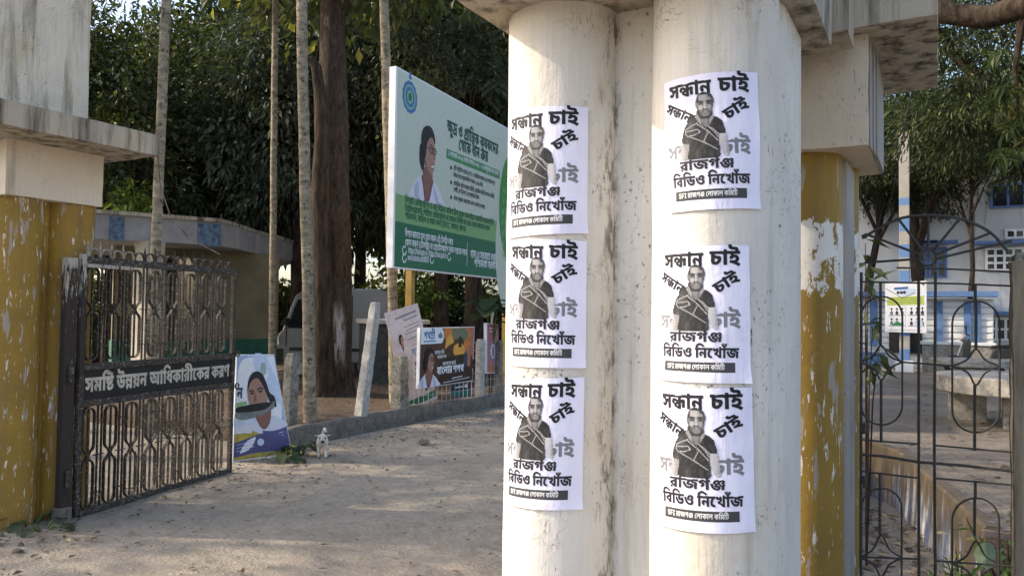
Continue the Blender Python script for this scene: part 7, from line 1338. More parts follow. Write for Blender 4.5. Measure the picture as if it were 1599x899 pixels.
def hoop(sc, z0, z1, zm):
    """long iron hoop pinched to a point at its middle"""
    hw = 0.052
    pts = [(sc - hw, z) for z in (zm + 0.075, z1 - hw)] + [(sc + hw * math.cos(a), z1 - hw + hw * math.sin(a)) for a in [math.pi * (1 - q / 9) for q in range(1, 9)]] + [(sc + hw, z) for z in (z1 - hw, zm + 0.075)]
    up = [(sc - 0.004, zm + 0.002), (sc - 0.018, zm + 0.028), (sc - hw * .85, zm + 0.05)] + pts + [(sc + hw * .85, zm + 0.05), (sc + 0.018, zm + 0.028), (sc + 0.004, zm + 0.002)]
    lo = [(x, zm - (z - zm) * ((zm - z0) / (z1 - zm))) if z > zm + 0.08 else (x, zm - (z - zm)) for x, z in up]
    # keep the lower arch round
    lo = [(sc - 0.004, zm - 0.002), (sc - 0.018, zm - 0.028), (sc - hw * .85, zm - 0.05), (sc - hw, zm - .075), (sc - hw, z0 + hw)] + [(sc + hw * math.cos(a), z0 + hw + hw * math.sin(a)) for a in [math.pi * (1 + q / 9) for q in range(1, 9)]] + [(sc + hw, z0 + hw), (sc + hw, zm - .075), (sc + hw * .85, zm - 0.05), (sc + 0.018, zm - 0.028), (sc + 0.004, zm - 0.002)]
    return [up, lo]
for sec, (z0, z1, zm) in enumerate(((1.150, 1.842, 1.53), (0.064, 0.800, 0.445))):
    for k in range(8):
        sc = 0.150 + 0.2 * k
        mb = MB()
        for path in hoop(sc, z0, z1, zm): mb.strip([G(x, z) for x, z in path], GN, 0.026, 0.0075)
        mb.build('hoop', M['iron'], GT)
        MB().strip([G(sc, z0 + 0.008 if sec else z0), G(sc, z1 - 0.006)], GN, 0.014, 0.010).build('bar', M['iron'], GT)
        if k < 7:
            top = 1.863 if sec == 0 else 0.813
            for dx in (0.083, 0.118):
                MB().strip([G(sc + dx, z0 - (0.022 if sec == 0 else 0.002)), G(sc + dx, top)], GN, 0.014, 0.010).build('bar', M['iron'], GT)
    for z in (z1 - 0.10, zm, z0 + 0.10):
        for k in range(7): MB().strip([G(0.150 + 0.2 * k + 0.055, z), G(0.150 + 0.2 * k + 0.145, z)], GN, 0.012, 0.008).build('cross_rail', M['iron'], GT)
for k in range(15):
    s0 = 0.10 + 0.108 * k; z = 1.918
    mb = MB()
    mb.strip([G(s0 + 0.054 - 0.048 * math.cos(a), z + 0.062 * math.sin(a) ** 0.8) for a in [math.pi * q / 10 for q in range(11)]], GN, 0.022, 0.006)
    mb.strip([G(s0 + 0.0, z), G(s0, z + 0.075)], GN, 0.012, 0.008)
    c = G(s0, z + 0.07)
    mb.add([c + GD * 0.011, c + GN * 0.006, c - GD * 0.011, c - GN * 0.006, c + Vector((0, 0, 0.052)), c - Vector((0, 0, .02))], [(0, 1, 4), (1, 2, 4), (2, 3, 4), (3, 0, 4), (1, 0, 5), (2, 1, 5), (3, 2, 5), (0, 3, 5)])
    mb.build('finial', M['lime_iron'] if k < 4 else M['iron'], GT)
t = thing('gate_post', 'dark iron hinge post splashed with lime between the left pillar and the open gate leaf', 'post', (-5.48, 3.14, 0))
MB().box((-5.515, 3.155, -.05), (-5.448, 3.236, 1.90)).build('post', M['lime_iron'], t, bev=0.004)
for z in (0.25, 1.0, 1.7): MB().tube([(-5.432, 3.20, z), (-5.432, 3.20, z + 0.12)], 0.02, 10).build('hinge', M['iron'], t)
MB().box((-5.53, 3.14, 0.0), (-5.435, 3.24, 0.11)).build('foot', M['kerb'], t, bev=0.01)

# ---------------------------------------------------------------- the six posters
PAPER = None
def paper():
    t = NT('poster_paper')
    c = t.mix(t.ramp(t.noise(6, 4), 0.3, 0.7), (0.70, 0.69, 0.85), (0.76, 0.75, 0.90))
    n = t.math('ADD', t.noise(11, 3, 0.5, dist=0.6), t.math('MULTIPLY', t.noise(1, 3, stretch=(30, 30, 5)), 0.7))
    return t.done(c, 0.5, n, 0.7, 0.008, spec=0.3)
PAPER = paper()
def cyl_hit(c, r, x, y):
    d = ray(x, y); a = d.x ** 2 + d.y ** 2; b = -2 * (d.x * c[0] + d.y * c[1]); k = c[0] ** 2 + c[1] ** 2 - r * r
    q = b * b - 4 * a * k
    t_ = (-b - math.sqrt(max(q, 0))) / (2 * a)
    p = CC + d * t_
    return math.atan2(p.y - c[1], p.x - c[0]), p.z
# the man printed on the posters, as a screened grey picture: each small cell takes the nearest of ten inks
TONES = [flat('print_tone_%d' % k, (v, v * 0.98, v * 1.03), 0.6, 0.08) for k, v in enumerate((0.010, 0.022, 0.04, 0.07, 0.11, 0.17, 0.25, 0.35, 0.47, 0.60))]
TV = (0.010, 0.022, 0.04, 0.07, 0.11, 0.17, 0.25, 0.35, 0.47, 0.60)
def man_tones():
    torso = smooth([(0.235, 0.300), (0.195, 0.345), (0.162, 0.40), (0.145, 0.490), (0.200, 0.505), (0.200, 0.47), (0.193, 0.56), (0.188, 0.620), (0.300, 0.624), (0.405, 0.620), (0.408, 0.55), (0.405, 0.455), (0.450, 0.45), (0.440, 0.39), (0.420, 0.345), (0.365, 0.315), (0.300, 0.300)], 3)
    arm1 = smooth([(0.155, 0.47), (0.135, 0.54), (0.140, 0.617), (0.184, 0.617), (0.200, 0.46)], 3)
    arm2 = smooth([(0.405, 0.44), (0.408, 0.52), (0.428, 0.59), (0.450, 0.612), (0.472, 0.607), (0.464, 0.52), (0.452, 0.44)], 3)
    head = smooth([(0.256, 0.205), (0.254, 0.235), (0.268, 0.265), (0.280, 0.290), (0.302, 0.314), (0.330, 0.318), (0.356, 0.296), (0.374, 0.250), (0.379, 0.195), (0.362, 0.155), (0.318, 0.138), (0.276, 0.150)], 3)
    neck = smooth([(0.270, 0.265), (0.260, 0.315), (0.310, 0.388), (0.337, 0.378), (0.364, 0.325), (0.362, 0.275)], 3)
    col1 = [(0.262, 0.292), (0.244, 0.312), (0.300, 0.400), (0.312, 0.378)]
    col2 = [(0.364, 0.310), (0.378, 0.322), (0.340, 0.394), (0.328, 0.372)]
    lines = [((0.255, 0.365), (0.330, 0.425), (0.398, 0.500)), ((0.205, 0.455), (0.300, 0.505), (0.392, 0.565)), ((0.175, 0.400), (0.220, 0.378), (0.265, 0.360)), ((0.325, 0.385), (0.370, 0.415), (0.405, 0.455)), ((0.178, 0.405), (0.172, 0.430), (0.190, 0.452)), ((0.190, 0.452), (0.240, 0.445), (0.280, 0.430)), ((0.280, 0.430), (0.262, 0.408), (0.178, 0.416)), ((0.330, 0.440), (0.315, 0.47), (0.300, 0.50)), ((0.345, 0.40), (0.38, 0.44), (0.40, 0.475))]
    blobs = [(0.310, 0.178, 0.034, 0.022, 0.40), (0.350, 0.175, 0.020, 0.020, 0.22), (0.373, 0.235, 0.012, 0.070, 0.06), (0.272, 0.275, 0.014, 0.035, 0.06), (0.268, 0.180, 0.010, 0.034, 0.03),
             (0.318, 0.140, 0.062, 0.016, 0.022), (0.362, 0.160, 0.022, 0.020, 0.03), (0.290, 0.250, 0.017, 0.018, 0.30), (0.349, 0.250, 0.013, 0.015, 0.22), (0.292, 0.222, 0.017, 0.007, 0.05), (0.346, 0.222, 0.016, 0.007, 0.045),
             (0.292, 0.208, 0.021, 0.0055, 0.02), (0.346, 0.208, 0.019, 0.0055, 0.02), (0.318, 0.230, 0.008, 0.026, 0.33), (0.318, 0.252, 0.014, 0.009, 0.34), (0.307, 0.260, 0.006, 0.004, 0.03), (0.331, 0.260, 0.006, 0.004, 0.03),
             (0.321, 0.267, 0.022, 0.004, 0.09), (0.322, 0.279, 0.024, 0.0065, 0.06), (0.322, 0.277, 0.014, 0.003, 0.34), (0.322, 0.2885, 0.018, 0.004, 0.20), (0.322, 0.303, 0.022, 0.010, 0.20), (0.292, 0.298, 0.010, 0.014, 0.10), (0.354, 0.290, 0.010, 0.016, 0.08), (0.258, 0.226, 0.008, 0.018, 0.20)]
    def dl(x, y, a, b):
        dx, dy = b[0] - a[0], b[1] - a[1]; t_ = max(0, min(1, ((x - a[0]) * dx + (y - a[1]) * dy) / (dx * dx + dy * dy)))
        return math.hypot(x - a[0] - dx * t_, y - a[1] - dy * t_)
    out = {}
    for j in range(87):
        for i in range(62):
            x, y = 0.12 + (i + .5) * 0.0058, 0.12 + (j + .5) * 0.0058
            g = None
            if wind([arm1], x, y): g = 0.36 - 3.0 * (x - 0.14) + 0.05 * noise.noise((x * 60, y * 60, 1))
            if wind([arm2], x, y): g = 0.50 - 4.0 * abs(x - 0.432) + 0.05 * noise.noise((x * 60, y * 60, 2))
            if wind([torso], x, y):
                g = 0.020 + 0.045 * max(0, noise.noise((x * 26, y * 11, 5))) + 0.03 * max(0, noise.noise((x * 70 + y * 30, y * 25, 3))) + 0.05 * math.exp(-((x - 0.215) / 0.03) ** 2 - ((y - 0.39) / 0.05) ** 2)
                d = min(dl(x, y, q[k], q[k + 1]) for q in lines for k in (0, 1))
                if d < 0.0042: g = 0.30 if d < 0.0026 else 0.12
                if y > 0.33 and abs(x - 0.322) < 0.003 and 0.385 < y < 0.44: g = 0.10
            if wind([neck], x, y): g = 0.10 + 0.10 * max(0, 1 - abs(x - 0.31) / 0.04) - 0.6 * max(0, 0.315 - y) * 1.5
            if wind([neck], x, y) and y < 0.335: g = 0.05
            if wind([col1], x, y) or wind([col2], x, y): g = 0.24 if abs(x - .318) > .03 else 0.10
            if wind([head], x, y):
                g = 0.155 + 0.03 * noise.noise((x * 80, y * 80, 7))
                for bx_, by_, rx, ry, v in blobs:
                    q = ((x - bx_) / rx) ** 2 + ((y - by_) / ry) ** 2
                    if q < 1.6:
                        f = max(0, min(1, (1.5 - q) / 0.9)); g = g * (1 - f) + v * f
            if g is not None:
                out[(i, j)] = min(range(10), key=lambda k: abs(math.log(max(g, .008)) - math.log(TV[k])))
    return out
MAN = man_tones()
PW, PH = 0.70, 1.0
def poster(label, c, r, tl, tr, br, bl, seed):
    A = [cyl_hit(c, r, *q) for q in (tl, tr, br, bl)]
    def f(x, y, lift=0):
        u, v = x / PW, y / PH
        th = (A[0][0] * (1 - u) + A[1][0] * u) * (1 - v) + (A[3][0] * (1 - u) + A[2][0] * u) * v
        z = (A[0][1] * (1 - u) + A[1][1] * u) * (1 - v) + (A[3][1] * (1 - u) + A[2][1] * u) * v
        e = 0.0016 * noise.noise((u * 4 + seed * 7, v * 5, seed)) + 0.0009 * noise.noise((u * 11, v * 9 + seed * 3, 1))
        ed = min(u, 1 - u) ; curl = 0.006 * max(0, 1 - ed / 0.05) ** 2 * max(0, noise.noise((seed * 5.1, v * 3, u * 2)) + 0.1)
        cc = (1 - min(1, math.hypot(1 - u, 1 - v) / 0.14)); curl += 0.012 * max(0, cc) ** 2 * (0.5 + 0.5 * math.sin(seed * 3))
        R_ = r + 0.0068 + e + curl + lift
        return Vector((c[0] + R_ * math.cos(th), c[1] + R_ * math.sin(th), z))
    root_loc = f(PW / 2, PH / 2, -0.003)
    mb = MB(); nx, ny = 28, 36
    for L in (0, -0.0007):
        for j in range(ny + 1):
            for i in range(nx + 1): mb.v.append(f(PW * i / nx, PH * j / ny, L))
    def idx(L, i, j): return L * (nx + 1) * (ny + 1) + j * (nx + 1) + i
    for j in range(ny):
        for i in range(nx):
            mb.f.append((idx(0, i, j), idx(0, i, j + 1), idx(0, i + 1, j + 1), idx(0, i + 1, j)))
            mb.f.append((idx(1, i, j), idx(1, i + 1, j), idx(1, i + 1, j + 1), idx(1, i, j + 1)))
    for i in range(nx):
        mb.f += [(idx(0, i, 0), idx(0, i + 1, 0), idx(1, i + 1, 0), idx(1, i, 0)), (idx(0, i, ny), idx(1, i, ny), idx(1, i + 1, ny), idx(0, i + 1, ny))]
    for j in range(ny):
        mb.f += [(idx(0, 0, j), idx(1, 0, j), idx(1, 0, j + 1), idx(0, 0, j + 1)), (idx(0, nx, j), idx(0, nx, j + 1), idx(1, nx, j + 1), idx(1, nx, j))]
    mb.m = [0] * len(mb.f)
    root = mb.build('missing_person_poster', PAPER, None, smooth=True, loc=root_loc)
    tag(root, label, 'poster', 'missing person posters on the white columns')
    P = Print(f, 0.00035, grid=0.045)
    m = MB()
    P.text(m, 'sandhan', 0.052, 0.150, 0.160, 0, 3, fit=0.315)
    P.text(m, 'chai', 0.413, 0.145, 0.165, 0, 3, fit=0.215)
    P.text(m, 'sandhan', 0.010, 0.236, 0.108, 0, 3, fit=0.225, rot=R(31))
    P.text(m, 'chai', 0.468, 0.355, 0.122, 0, 3, fit=0.190, rot=R(-32))
    m.build('heading_lettering', [INK['black']], root)
    m = MB()
    P.text(m, 'sandhan', 0.020, 0.603, 0.158, 0, 1, fit=0.31)
    m.build('faded_lettering', [INK['grey']], root); m = MB()
    P.text(m, 'chai', 0.418, 0.597, 0.165, 0, 1, fit=0.21)
    m.build('faded_lettering', [INK['grey']], root)
    m = MB()
    P.text(m, 'rajganj', 0.117, 0.702, 0.112, 0, 3, fit=0.385)
    P.text(m, 'bdo', 0.055, 0.818, 0.118, 0, 3, fit=0.56)
    m.build('place_lettering', [INK['charcoal']], root)
    m = MB(); P.rect(m, 0.072, 0.850, 0.589, 0.923, 0, 1)
    bar = m.build('footer_bar', [INK['mid']], root)
    m = MB(); P.text(m, 'committee', 0.098, 0.903, 0.055, 0, 3, fit=0.42)
    m.build('footer_lettering', [INK['white']], bar)
    # the printed picture: a man in a striped dark shirt, in greys
    m = MB(); c_ = 0.0058
    for (i, j), g in MAN.items():
        x, y = 0.12 + i * c_, 0.12 + j * c_
        m.add([P.map(x, y, 0.0014), P.map(x, y + c_, 0.0014), P.map(x + c_, y + c_, 0.0014), P.map(x + c_, y, 0.0014)], [(0, 1, 2, 3)], g)
    m.build('printed_portrait', TONES, root)
    return root
poster('uppermost poster on the left white column, its top edge just under the sunlit line', A_C, A_R, (798, 180), (917, 169), (916, 365), (796, 374), 1)
poster('middle poster of the left white column, level with the brown banner', A_C, A_R, (798, 376), (915, 377), (913, 574), (796, 570), 2)
poster('lowest poster on the left white column', A_C, A_R, (797, 589), (911, 588), (908, 793), (791, 784), 3)
poster('tilted uppermost poster on the right white column, highest of all six', B_C, B_R, (1040, 131), (1180, 115), (1185, 327), (1047, 334), 4)
poster('middle poster of the right white column, between the tilted top one and the lowest', B_C, B_R, (1035, 389), (1168, 383), (1170, 598), (1031, 592), 5)
poster('lowest poster on the right white column, its lower right corner lifting', B_C, B_R, (1031, 602), (1172, 604), (1177, 828), (1031, 818), 6)

# ---------------------------------------------------------------- billboard
d_ = ray(1320, 493); d_.z = 0; d_.normalize()
BP = atd(613, 418, 10.6)
bn = Vector((d_.y, -d_.x, 0))
def bhit(x, y):
    r = ray(x, y); return CC + r * ((BP - CC).dot(bn) / r.dot(bn))
z0_, z1_ = BP.z, bhit(613, 100).z
Wb, Hb = 4.55, z1_ - z0_
bt = thing('billboard', 'large green and pale grey billboard on paddy purchase with a woman in glasses', 'billboard', (BP.x, BP.y, 0))
BM = Matrix(((d_.x, bn.x, 0, BP.x), (d_.y, bn.y, 0, BP.y), (0, 0, 1, 0), (0, 0, 0, 1)))
MB().box((0, -0.11, z0_), (Wb, 0, z1_), 0, BM).build('panel', INK['white'], bt, bev=0.004)
for s_ in (0.75, 4.25): MB().box((s_ - 0.05, -0.22, -0.1), (s_ + 0.05, -0.115, z1_ - 0.2), 0, BM).build('leg', M['bamboo'], bt)
mb = MB(); mb.box((0.1, -0.19, z0_ + 0.3), (Wb - .1, -0.1115, z0_ + 0.37), 0, BM).build('batten', M['bamboo'], bt)
MB().box((0.1, -0.19, z1_ - 0.5), (Wb - .1, -0.1115, z1_ - 0.43), 0, BM).build('batten', M['bamboo'], bt)
bf = lambda x, y, l: BP + d_ * x + Vector((0, 0, Hb - y)) + bn * (0.001 + l)
P = Print(bf, 0.0008)
def bpx(x, y): q = bhit(x, y); return ((q - BP).dot(d_), z1_ - q.z)
cols = ['board', 'green_text', 'green_bar', 'light_green', 'deep_green', 'leaf_green', 'pale_leaf', 'white', 'emblem', 'brown', 'skin'] ; ci = {k: i for i, k in enumerate(cols)}
m = MB()
P.rect(m, 0.04, 0.02, Wb - 0.01, Hb - 0.02, ci['board'], 0)
yl, yd = bpx(622, 303)[1], bpx(622, 346)[1]; xr = bpx(776, 400)[0]
P.rect(m, 0.04, yl, xr + .35, yd, ci['light_green'], 1)
P.rect(m, 0.04, yd, xr, Hb - 0.02, ci['deep_green'], 1)
P.rect(m, xr, yd, Wb - .01, Hb - 0.02, ci['brown'], 1)
P.oval(m, xr + 0.55, yl + 0.45, 0.62, 1.25, ci['board'], 2, 32)
lau = smooth([(xr + 0.12, yl - 0.75), (xr + 0.30, yl - 1.15), (xr + 0.62, yl - 1.4), (xr + 0.5, yl - .9), (xr + 0.36, yl - 0.2), (xr + 0.36, yl + .25), (xr + 0.52, yl + 0.85), (xr + .34, yl + .62), (xr + 0.12, yl + 0.2), (xr + .06, yl - .3)], 3)
P.poly(m, lau, ci['leaf_green'], 3)
for k in range(7):
    y = yl - 0.62 + 0.2 * k; x = xr + 0.21 + 0.05 * abs(k - 3) * .4
    P.poly(m, [(x - .07, y - .08), (x, y + .02), (x + .07, y - .08), (x, y + .09)], ci['pale_leaf'], 4)
m.build('printed_field', [INK[k] for k in cols], bt)
m = MB(); mi = {'emblem': 0, 'white': 1, 'pale_leaf': 2, 'deep_green': 3}
ex, ey = bpx(640, 152); emblem(P, m, mi, ex, ey, 0.20, None, 1)
m.build('emblem', [INK[k] for k in ('emblem', 'white', 'pale_leaf', 'deep_green')], bt)
def btext(mb, key, x, y, x2, size, mi):   # (x, y) baseline start on the board, x2 the end of the line
    a = bpx(x, y)[0]; b = bpx(x2, y)[0]
    P.text(mb, key, a, bpx(x, y)[1], size, mi, 5, fit=b - a)
m = MB()
btext(m, 'head1', 698, 205, 778, 0.30, 0)
btext(m, 'head2', 716, 234, 762, 0.30, 0)
m.build('heading_lettering', [INK['green_text']], bt)
a, b = bpx(697, 232), bpx(697, 247); xe = bpx(780, 270)[0]
m = MB(); P.rect(m, a[0], a[1], xe, b[1], 0, 2); br_ = m.build('heading_bar', [INK['green_bar']], bt)
m = MB(); P.text(m, 'bar', a[0] + 0.06, b[1] - 0.055, 0.115, 0, 5, fit=xe - a[0] - 0.12); m.build('lettering', [INK['white']], br_)
m = MB()
for key, x, y, x2, s_ in (('li1', 708, 265, 773, .105), ('li2', 708, 276, 754, .105), ('li3', 708, 289, 772, .105), ('li4', 708, 299, 748, .105), ('li5', 708, 312, 757, .105)):
    m = MB(); btext(m, key, x, y, x2, s_, 0); m.build('list_lettering', [INK['charcoal']], bt)
for y in (262, 285, 308):
    q = bpx(704, y); m = MB(); P.oval(m, q[0], q[1], 0.03, 0.035, 0, 5, 8); m.build('list_bullet', [INK['charcoal']], bt)

m = MB()
for key, y, x2 in (('lg1', 316, 771), ('lg2', 329, 765), ('lg3', 341, 728)):
    a, b = bpx(632, y), bpx(x2, y); P.text(m, key, a[0], a[1], 0.135, 0, 5, fit=b[0] - a[0])
m.build('notice_lettering', [INK['green_text']], bt)
m = MB()
for key, x, y, x2, s_ in (('dg1', 632, 369, 707, .145), ('dg2', 632, 383, 729, .145), ('dg3', 637, 395, 697, .135), ('dg4', 636, 406, 669, .135)):
    a, b = bpx(x, y), bpx(x2, y); P.text(m, key, a[0], a[1], s_, 0, 5, fit=b[0] - a[0])
for key, x, y, x2, s_ in (('dept1', 734, 402, 775, .20), ('dept2', 740, 416, 776, .20)):
    a, b = bpx(x, y), bpx(x2, y); P.text(m, key, a[0], a[1], s_, 0, 5, fit=b[0] - a[0])
for x, y in ((631, 391), (631, 403), (674, 405), (701, 401)):
    q = bpx(x, y); P.line(m, [(q[0] + .05 * math.cos(a), q[1] + .06 * math.sin(a)) for a in [k * .5 for k in range(12)]], .018, 0, 5)
a, b = bpx(729, 378), bpx(729, 415); P.rect(m, a[0], a[1], a[0] + .012, b[1], 0, 5)
m.build('contact_lettering', [INK['white']], bt)
m = MB(); wx, wy = bpx(648, 186); ws = yl - wy
woman(P, m, WIX, lambda x, y: (wx + (x - .1) * ws * 0.83, min(yl - .005, wy + (y - 0.07) * ws / 1.18)), 2)
m.build('printed_portrait', [INK[k] for k in WCOL], bt)

# ---------------------------------------------------------------- leaning portrait board beside the gate
def sheet(name, label, cat, q, th, art, back='white', group=None, w_=1.0, h_=1.0, sag=0.0, edge=None, n=14):
    """a board or cloth through four corners (tl, tr, br, bl) with thickness; art(Print, parent) adds the printing"""
    q = [Vector(v) for v in q]
    f0_ = quadmap(*q, w_, h_)
    def f(x, y, l=0):
        u, v = x / w_, y / h_
        s_ = sag * (math.sin(u * 7 + v * 3) * 0.5 + noise.noise((u * 2.5, v * 2.5, sag * 90)) ) * (0.3 + v)
        return f0_(x, y, l + s_)
    root = thing(name, label, cat, (q[3] + q[2]) / 2, group)
    mb = MB()
    for L in (0, -th):
        for j in range(n + 1):
            for i in range(n + 1): mb.v.append(f(w_ * i / n, h_ * j / n, L))
    N = (n + 1) ** 2
    for j in range(n):
        for i in range(n):
            a = j * (n + 1) + i
            mb.f += [(a, a + n + 1, a + n + 2, a + 1), (N + a, N + a + 1, N + a + n + 2, N + a + n + 1)]
    for i in range(n):
        mb.f += [(i, i + 1, N + i + 1, N + i), (n * (n + 1) + i, N + n * (n + 1) + i, N + n * (n + 1) + i + 1, n * (n + 1) + i + 1)]
        mb.f += [(i * (n + 1), N + i * (n + 1), N + (i + 1) * (n + 1), (i + 1) * (n + 1)), (i * (n + 1) + n, (i + 1) * (n + 1) + n, N + (i + 1) * (n + 1) + n, N + i * (n + 1) + n)]
    mb.m = [0] * len(mb.f)
    mb.build('sheet', INK[back], root, smooth=sag > 0)
    art(Print(lambda x, y, l: f(x, y, l + 0.0012), 0.0008, grid=(0.07 if sag else None)), root)
    return root
pb_l, pb_r = gnd(363, 724), gnd(456, 712)
back_ = Vector((-0.14, 0.05, 0))
def up(px, py, b):           # point above the base, leaning back
    D = (b + back_ - CC).dot(FW); return atd(px, py, D)
def art_board(P, root):
    c = ['sky_blue', 'pale_blue', 'violet', 'mustard', 'skin', 'skin_shade', 'hair', 'sari', 'tear', 'tear_grey', 'navy', 'white', 'pale_leaf']; i = {k: n for n, k in enumerate(c)}
    m = MB()
    P.rect(m, 0.012, 0.012, 0.988, 0.74, i['sky_blue'], 0)
    P.poly(m, smooth([(0.4, 0.02), (0.75, 0.02), (0.97, 0.3), (0.95, 0.5), (0.6, 0.3)], 3), i['pale_blue'], 1)
    P.poly(m, smooth([(0.02, 0.55), (0.3, 0.5), (0.6, 0.55), (0.4, 0.7), (0.03, 0.72)], 3), i['pale_blue'], 1)
    P.poly(m, [(0.012, 0.80), (0.5, 0.735), (0.988, 0.70), (0.988, 0.96), (0.012, 0.988)], i['violet'], 3)
    P.poly(m, [(0.012, 0.745), (0.47, 0.72), (0.47, 0.765), (0.012, 0.83)], i['mustard'], 4)
    P.poly(m, [(0.012, 0.965), (0.988, 0.90), (0.988, 0.985), (0.012, 0.988)], i['mustard'], 4)
    for y in (0.85, 0.88, 0.91): P.line(m, [(0.05, y), (0.36, y - .03)], 0.006, i['sky_blue'], 5)
    for y in (0.80, 0.83): P.line(m, [(0.60, y), (0.90, y - .03)], 0.008, i['sky_blue'], 5)
    P.oval(m, 0.47, 0.845, 0.06, 0.035, i['pale_blue'], 5); P.oval(m, 0.66, 0.14, 0.07, 0.06, i['mustard'], 4); P.oval(m, 0.66, 0.14, 0.055, 0.048, i['sky_blue'], 5); P.oval(m, 0.66, 0.14, 0.03, 0.03, i['pale_leaf'], 6)
    P.text(m, 'nn', 0.03, 0.415, 0.16, i['navy'], 4, fit=0.12)
    m.build('printed_field', [INK[k] for k in c], root)
    m = MB(); s5 = lambda p, k, l: P.poly(m, smooth(p, 3), i[k], l)
    s5([(0.02, 0.74), (0.12, 0.68), (0.40, 0.645), (0.62, 0.65), (0.75, 0.60), (0.95, 0.66), (0.985, 0.72), (0.5, 0.765)], 'sari', 4)
    s5([(0.40, 0.54), (0.44, 0.66), (0.55, 0.73), (0.68, 0.66), (0.70, 0.52)], 'skin_shade', 5)
    s5([(0.26, 0.32), (0.30, 0.24), (0.44, 0.205), (0.58, 0.24), (0.65, 0.34), (0.67, 0.45), (0.60, 0.55), (0.50, 0.60), (0.38, 0.57), (0.29, 0.48), (0.255, 0.40)], 'skin', 6)
    s5([(0.25, 0.36), (0.27, 0.26), (0.36, 0.185), (0.50, 0.165), (0.62, 0.20), (0.69, 0.29), (0.74, 0.38), (0.83, 0.42), (0.84, 0.52), (0.74, 0.50), (0.68, 0.42), (0.60, 0.31), (0.50, 0.235), (0.38, 0.245), (0.30, 0.29)], 'hair', 7)
    P.line(m, [(0.29, 0.36), (0.34, 0.345), (0.39, 0.36)], 0.014, i['hair'], 8); P.line(m, [(0.46, 0.345), (0.53, 0.325), (0.60, 0.34)], 0.014, i['hair'], 8)
    P.oval(m, 0.345, 0.375, 0.035, 0.010, i['hair'], 8); P.oval(m, 0.53, 0.36, 0.038, 0.010, i['hair'], 8)
    s5([(0.41, 0.37), (0.44, 0.44), (0.40, 0.455), (0.385, 0.44)], 'skin_shade', 8)
    # the torn strip
    s5([(0.03, 0.50), (0.2, 0.485), (0.45, 0.475), (0.68, 0.47), (0.72, 0.50), (0.6, 0.535), (0.35, 0.55), (0.1, 0.555), (0.02, 0.54)], 'tear', 9)
    s5([(0.02, 0.55), (0.3, 0.55), (0.62, 0.535), (0.8, 0.46), (0.78, 0.53), (0.6, 0.57), (0.42, 0.60), (0.2, 0.62), (0.03, 0.60)], 'tear_grey', 10)
    P.poly(m, [(0.03, 0.455), (0.22, 0.445), (0.24, 0.475), (0.03, 0.495)], i['pale_leaf'], 10)
    m.build('printed_portrait', [INK[k] for k in c], root)
sheet('portrait_board', 'torn light blue portrait board leaning beside the far end of the gate', 'board', [up(370, 553, pb_l), up(428, 553, pb_r), pb_r + Vector((0, 0, .02)), pb_l + Vector((0, 0, .02))], 0.018, art_board)

# ---------------------------------------------------------------- posts and fence
def post(label, px, py, z0, w_, h_, m, lean=(0, 0), seed=0, cat='post', tip=True):
    g = gnd(px, py, z0)
    t = thing('concrete_post', label, cat, g)
    mb = MB(); N = 14
    for k in range(N + 1):
        f = k / N; c = g + Vector((lean[0] * f, lean[1] * f, -0.1 + (h_ + 0.1) * f))
        s_ = w_ * (1 - 0.12 * f) / 2 * (1 if k < N or not tip else 0.8)
        for a, b in ((-1, -1), (1, -1), (1, 1), (-1, 1)):
            mb.v.append(c + Vector((a * s_ + 0.012 * noise.noise((k * .8, a, seed)), b * s_ + 0.012 * noise.noise((k * .8, b, seed + 5)), 0.015 * noise.noise((a, b, seed)) if k == N else 0)))
    for k in range(N):
        for q in range(4): mb.f.append((k * 4 + q, k * 4 + (q + 1) % 4, k * 4 + 4 + (q + 1) % 4, k * 4 + 4 + q)); mb.m.append(0)
    mb.f.append(tuple(N * 4 + q for q in range(4))); mb.m.append(0)
    mb.build('shaft', m, t, bev=0.012)
    return g
post('mossy concrete stump behind the leaning portrait board', 449, 686, 0.0, 0.145, 1.02, M['mossy'], (0.0, 0.05), 1)
post('tall leaning whitewashed concrete post in front of the dark plinth', 561, 655, 0.15, 0.13, 1.50, M['pale_post'], (0.10, 0.16), 2)
gA = post('thick mossy fence post in front of the pale banner', 624, 640, 0.18, 0.185, 0.74, M['mossy'], (0, 0), 3)
gB = post('fence post at the right end of the brown banner', 749, 621, 0.18, 0.12, 0.93, M['pale_post'], (0, 0), 4)
gC = gB + (gB - gA).normalized() * 2.3
t = thing('wire_fence', 'wire mesh fence between the mossy posts under the brown banner', 'fence', (gA + gC) / 2)
mb = MB(); dF = (gC - gA); LF_ = dF.length; dF.normalize()
for k in range(int(LF_ / 0.105)): mb.tube([gA + dF * (0.05 + .105 * k) + Vector((0.03, 0, 0.0)), gA + dF * (0.05 + .105 * k) + Vector((0.03, 0, 0.90))], 0.0045, 4)
for k in range(8): mb.tube([gA + Vector((0.03, 0, 0.04 + .12 * k)), gC + Vector((0.03, 0, 0.04 + .12 * k))], 0.0045, 4)
mb.build('mesh', M['steel'], t)
post('thin fence post beyond the brown banner beside the small pink sign', 779, 617, 0.18, 0.10, 0.9, M['mossy'], (0, 0), 6)

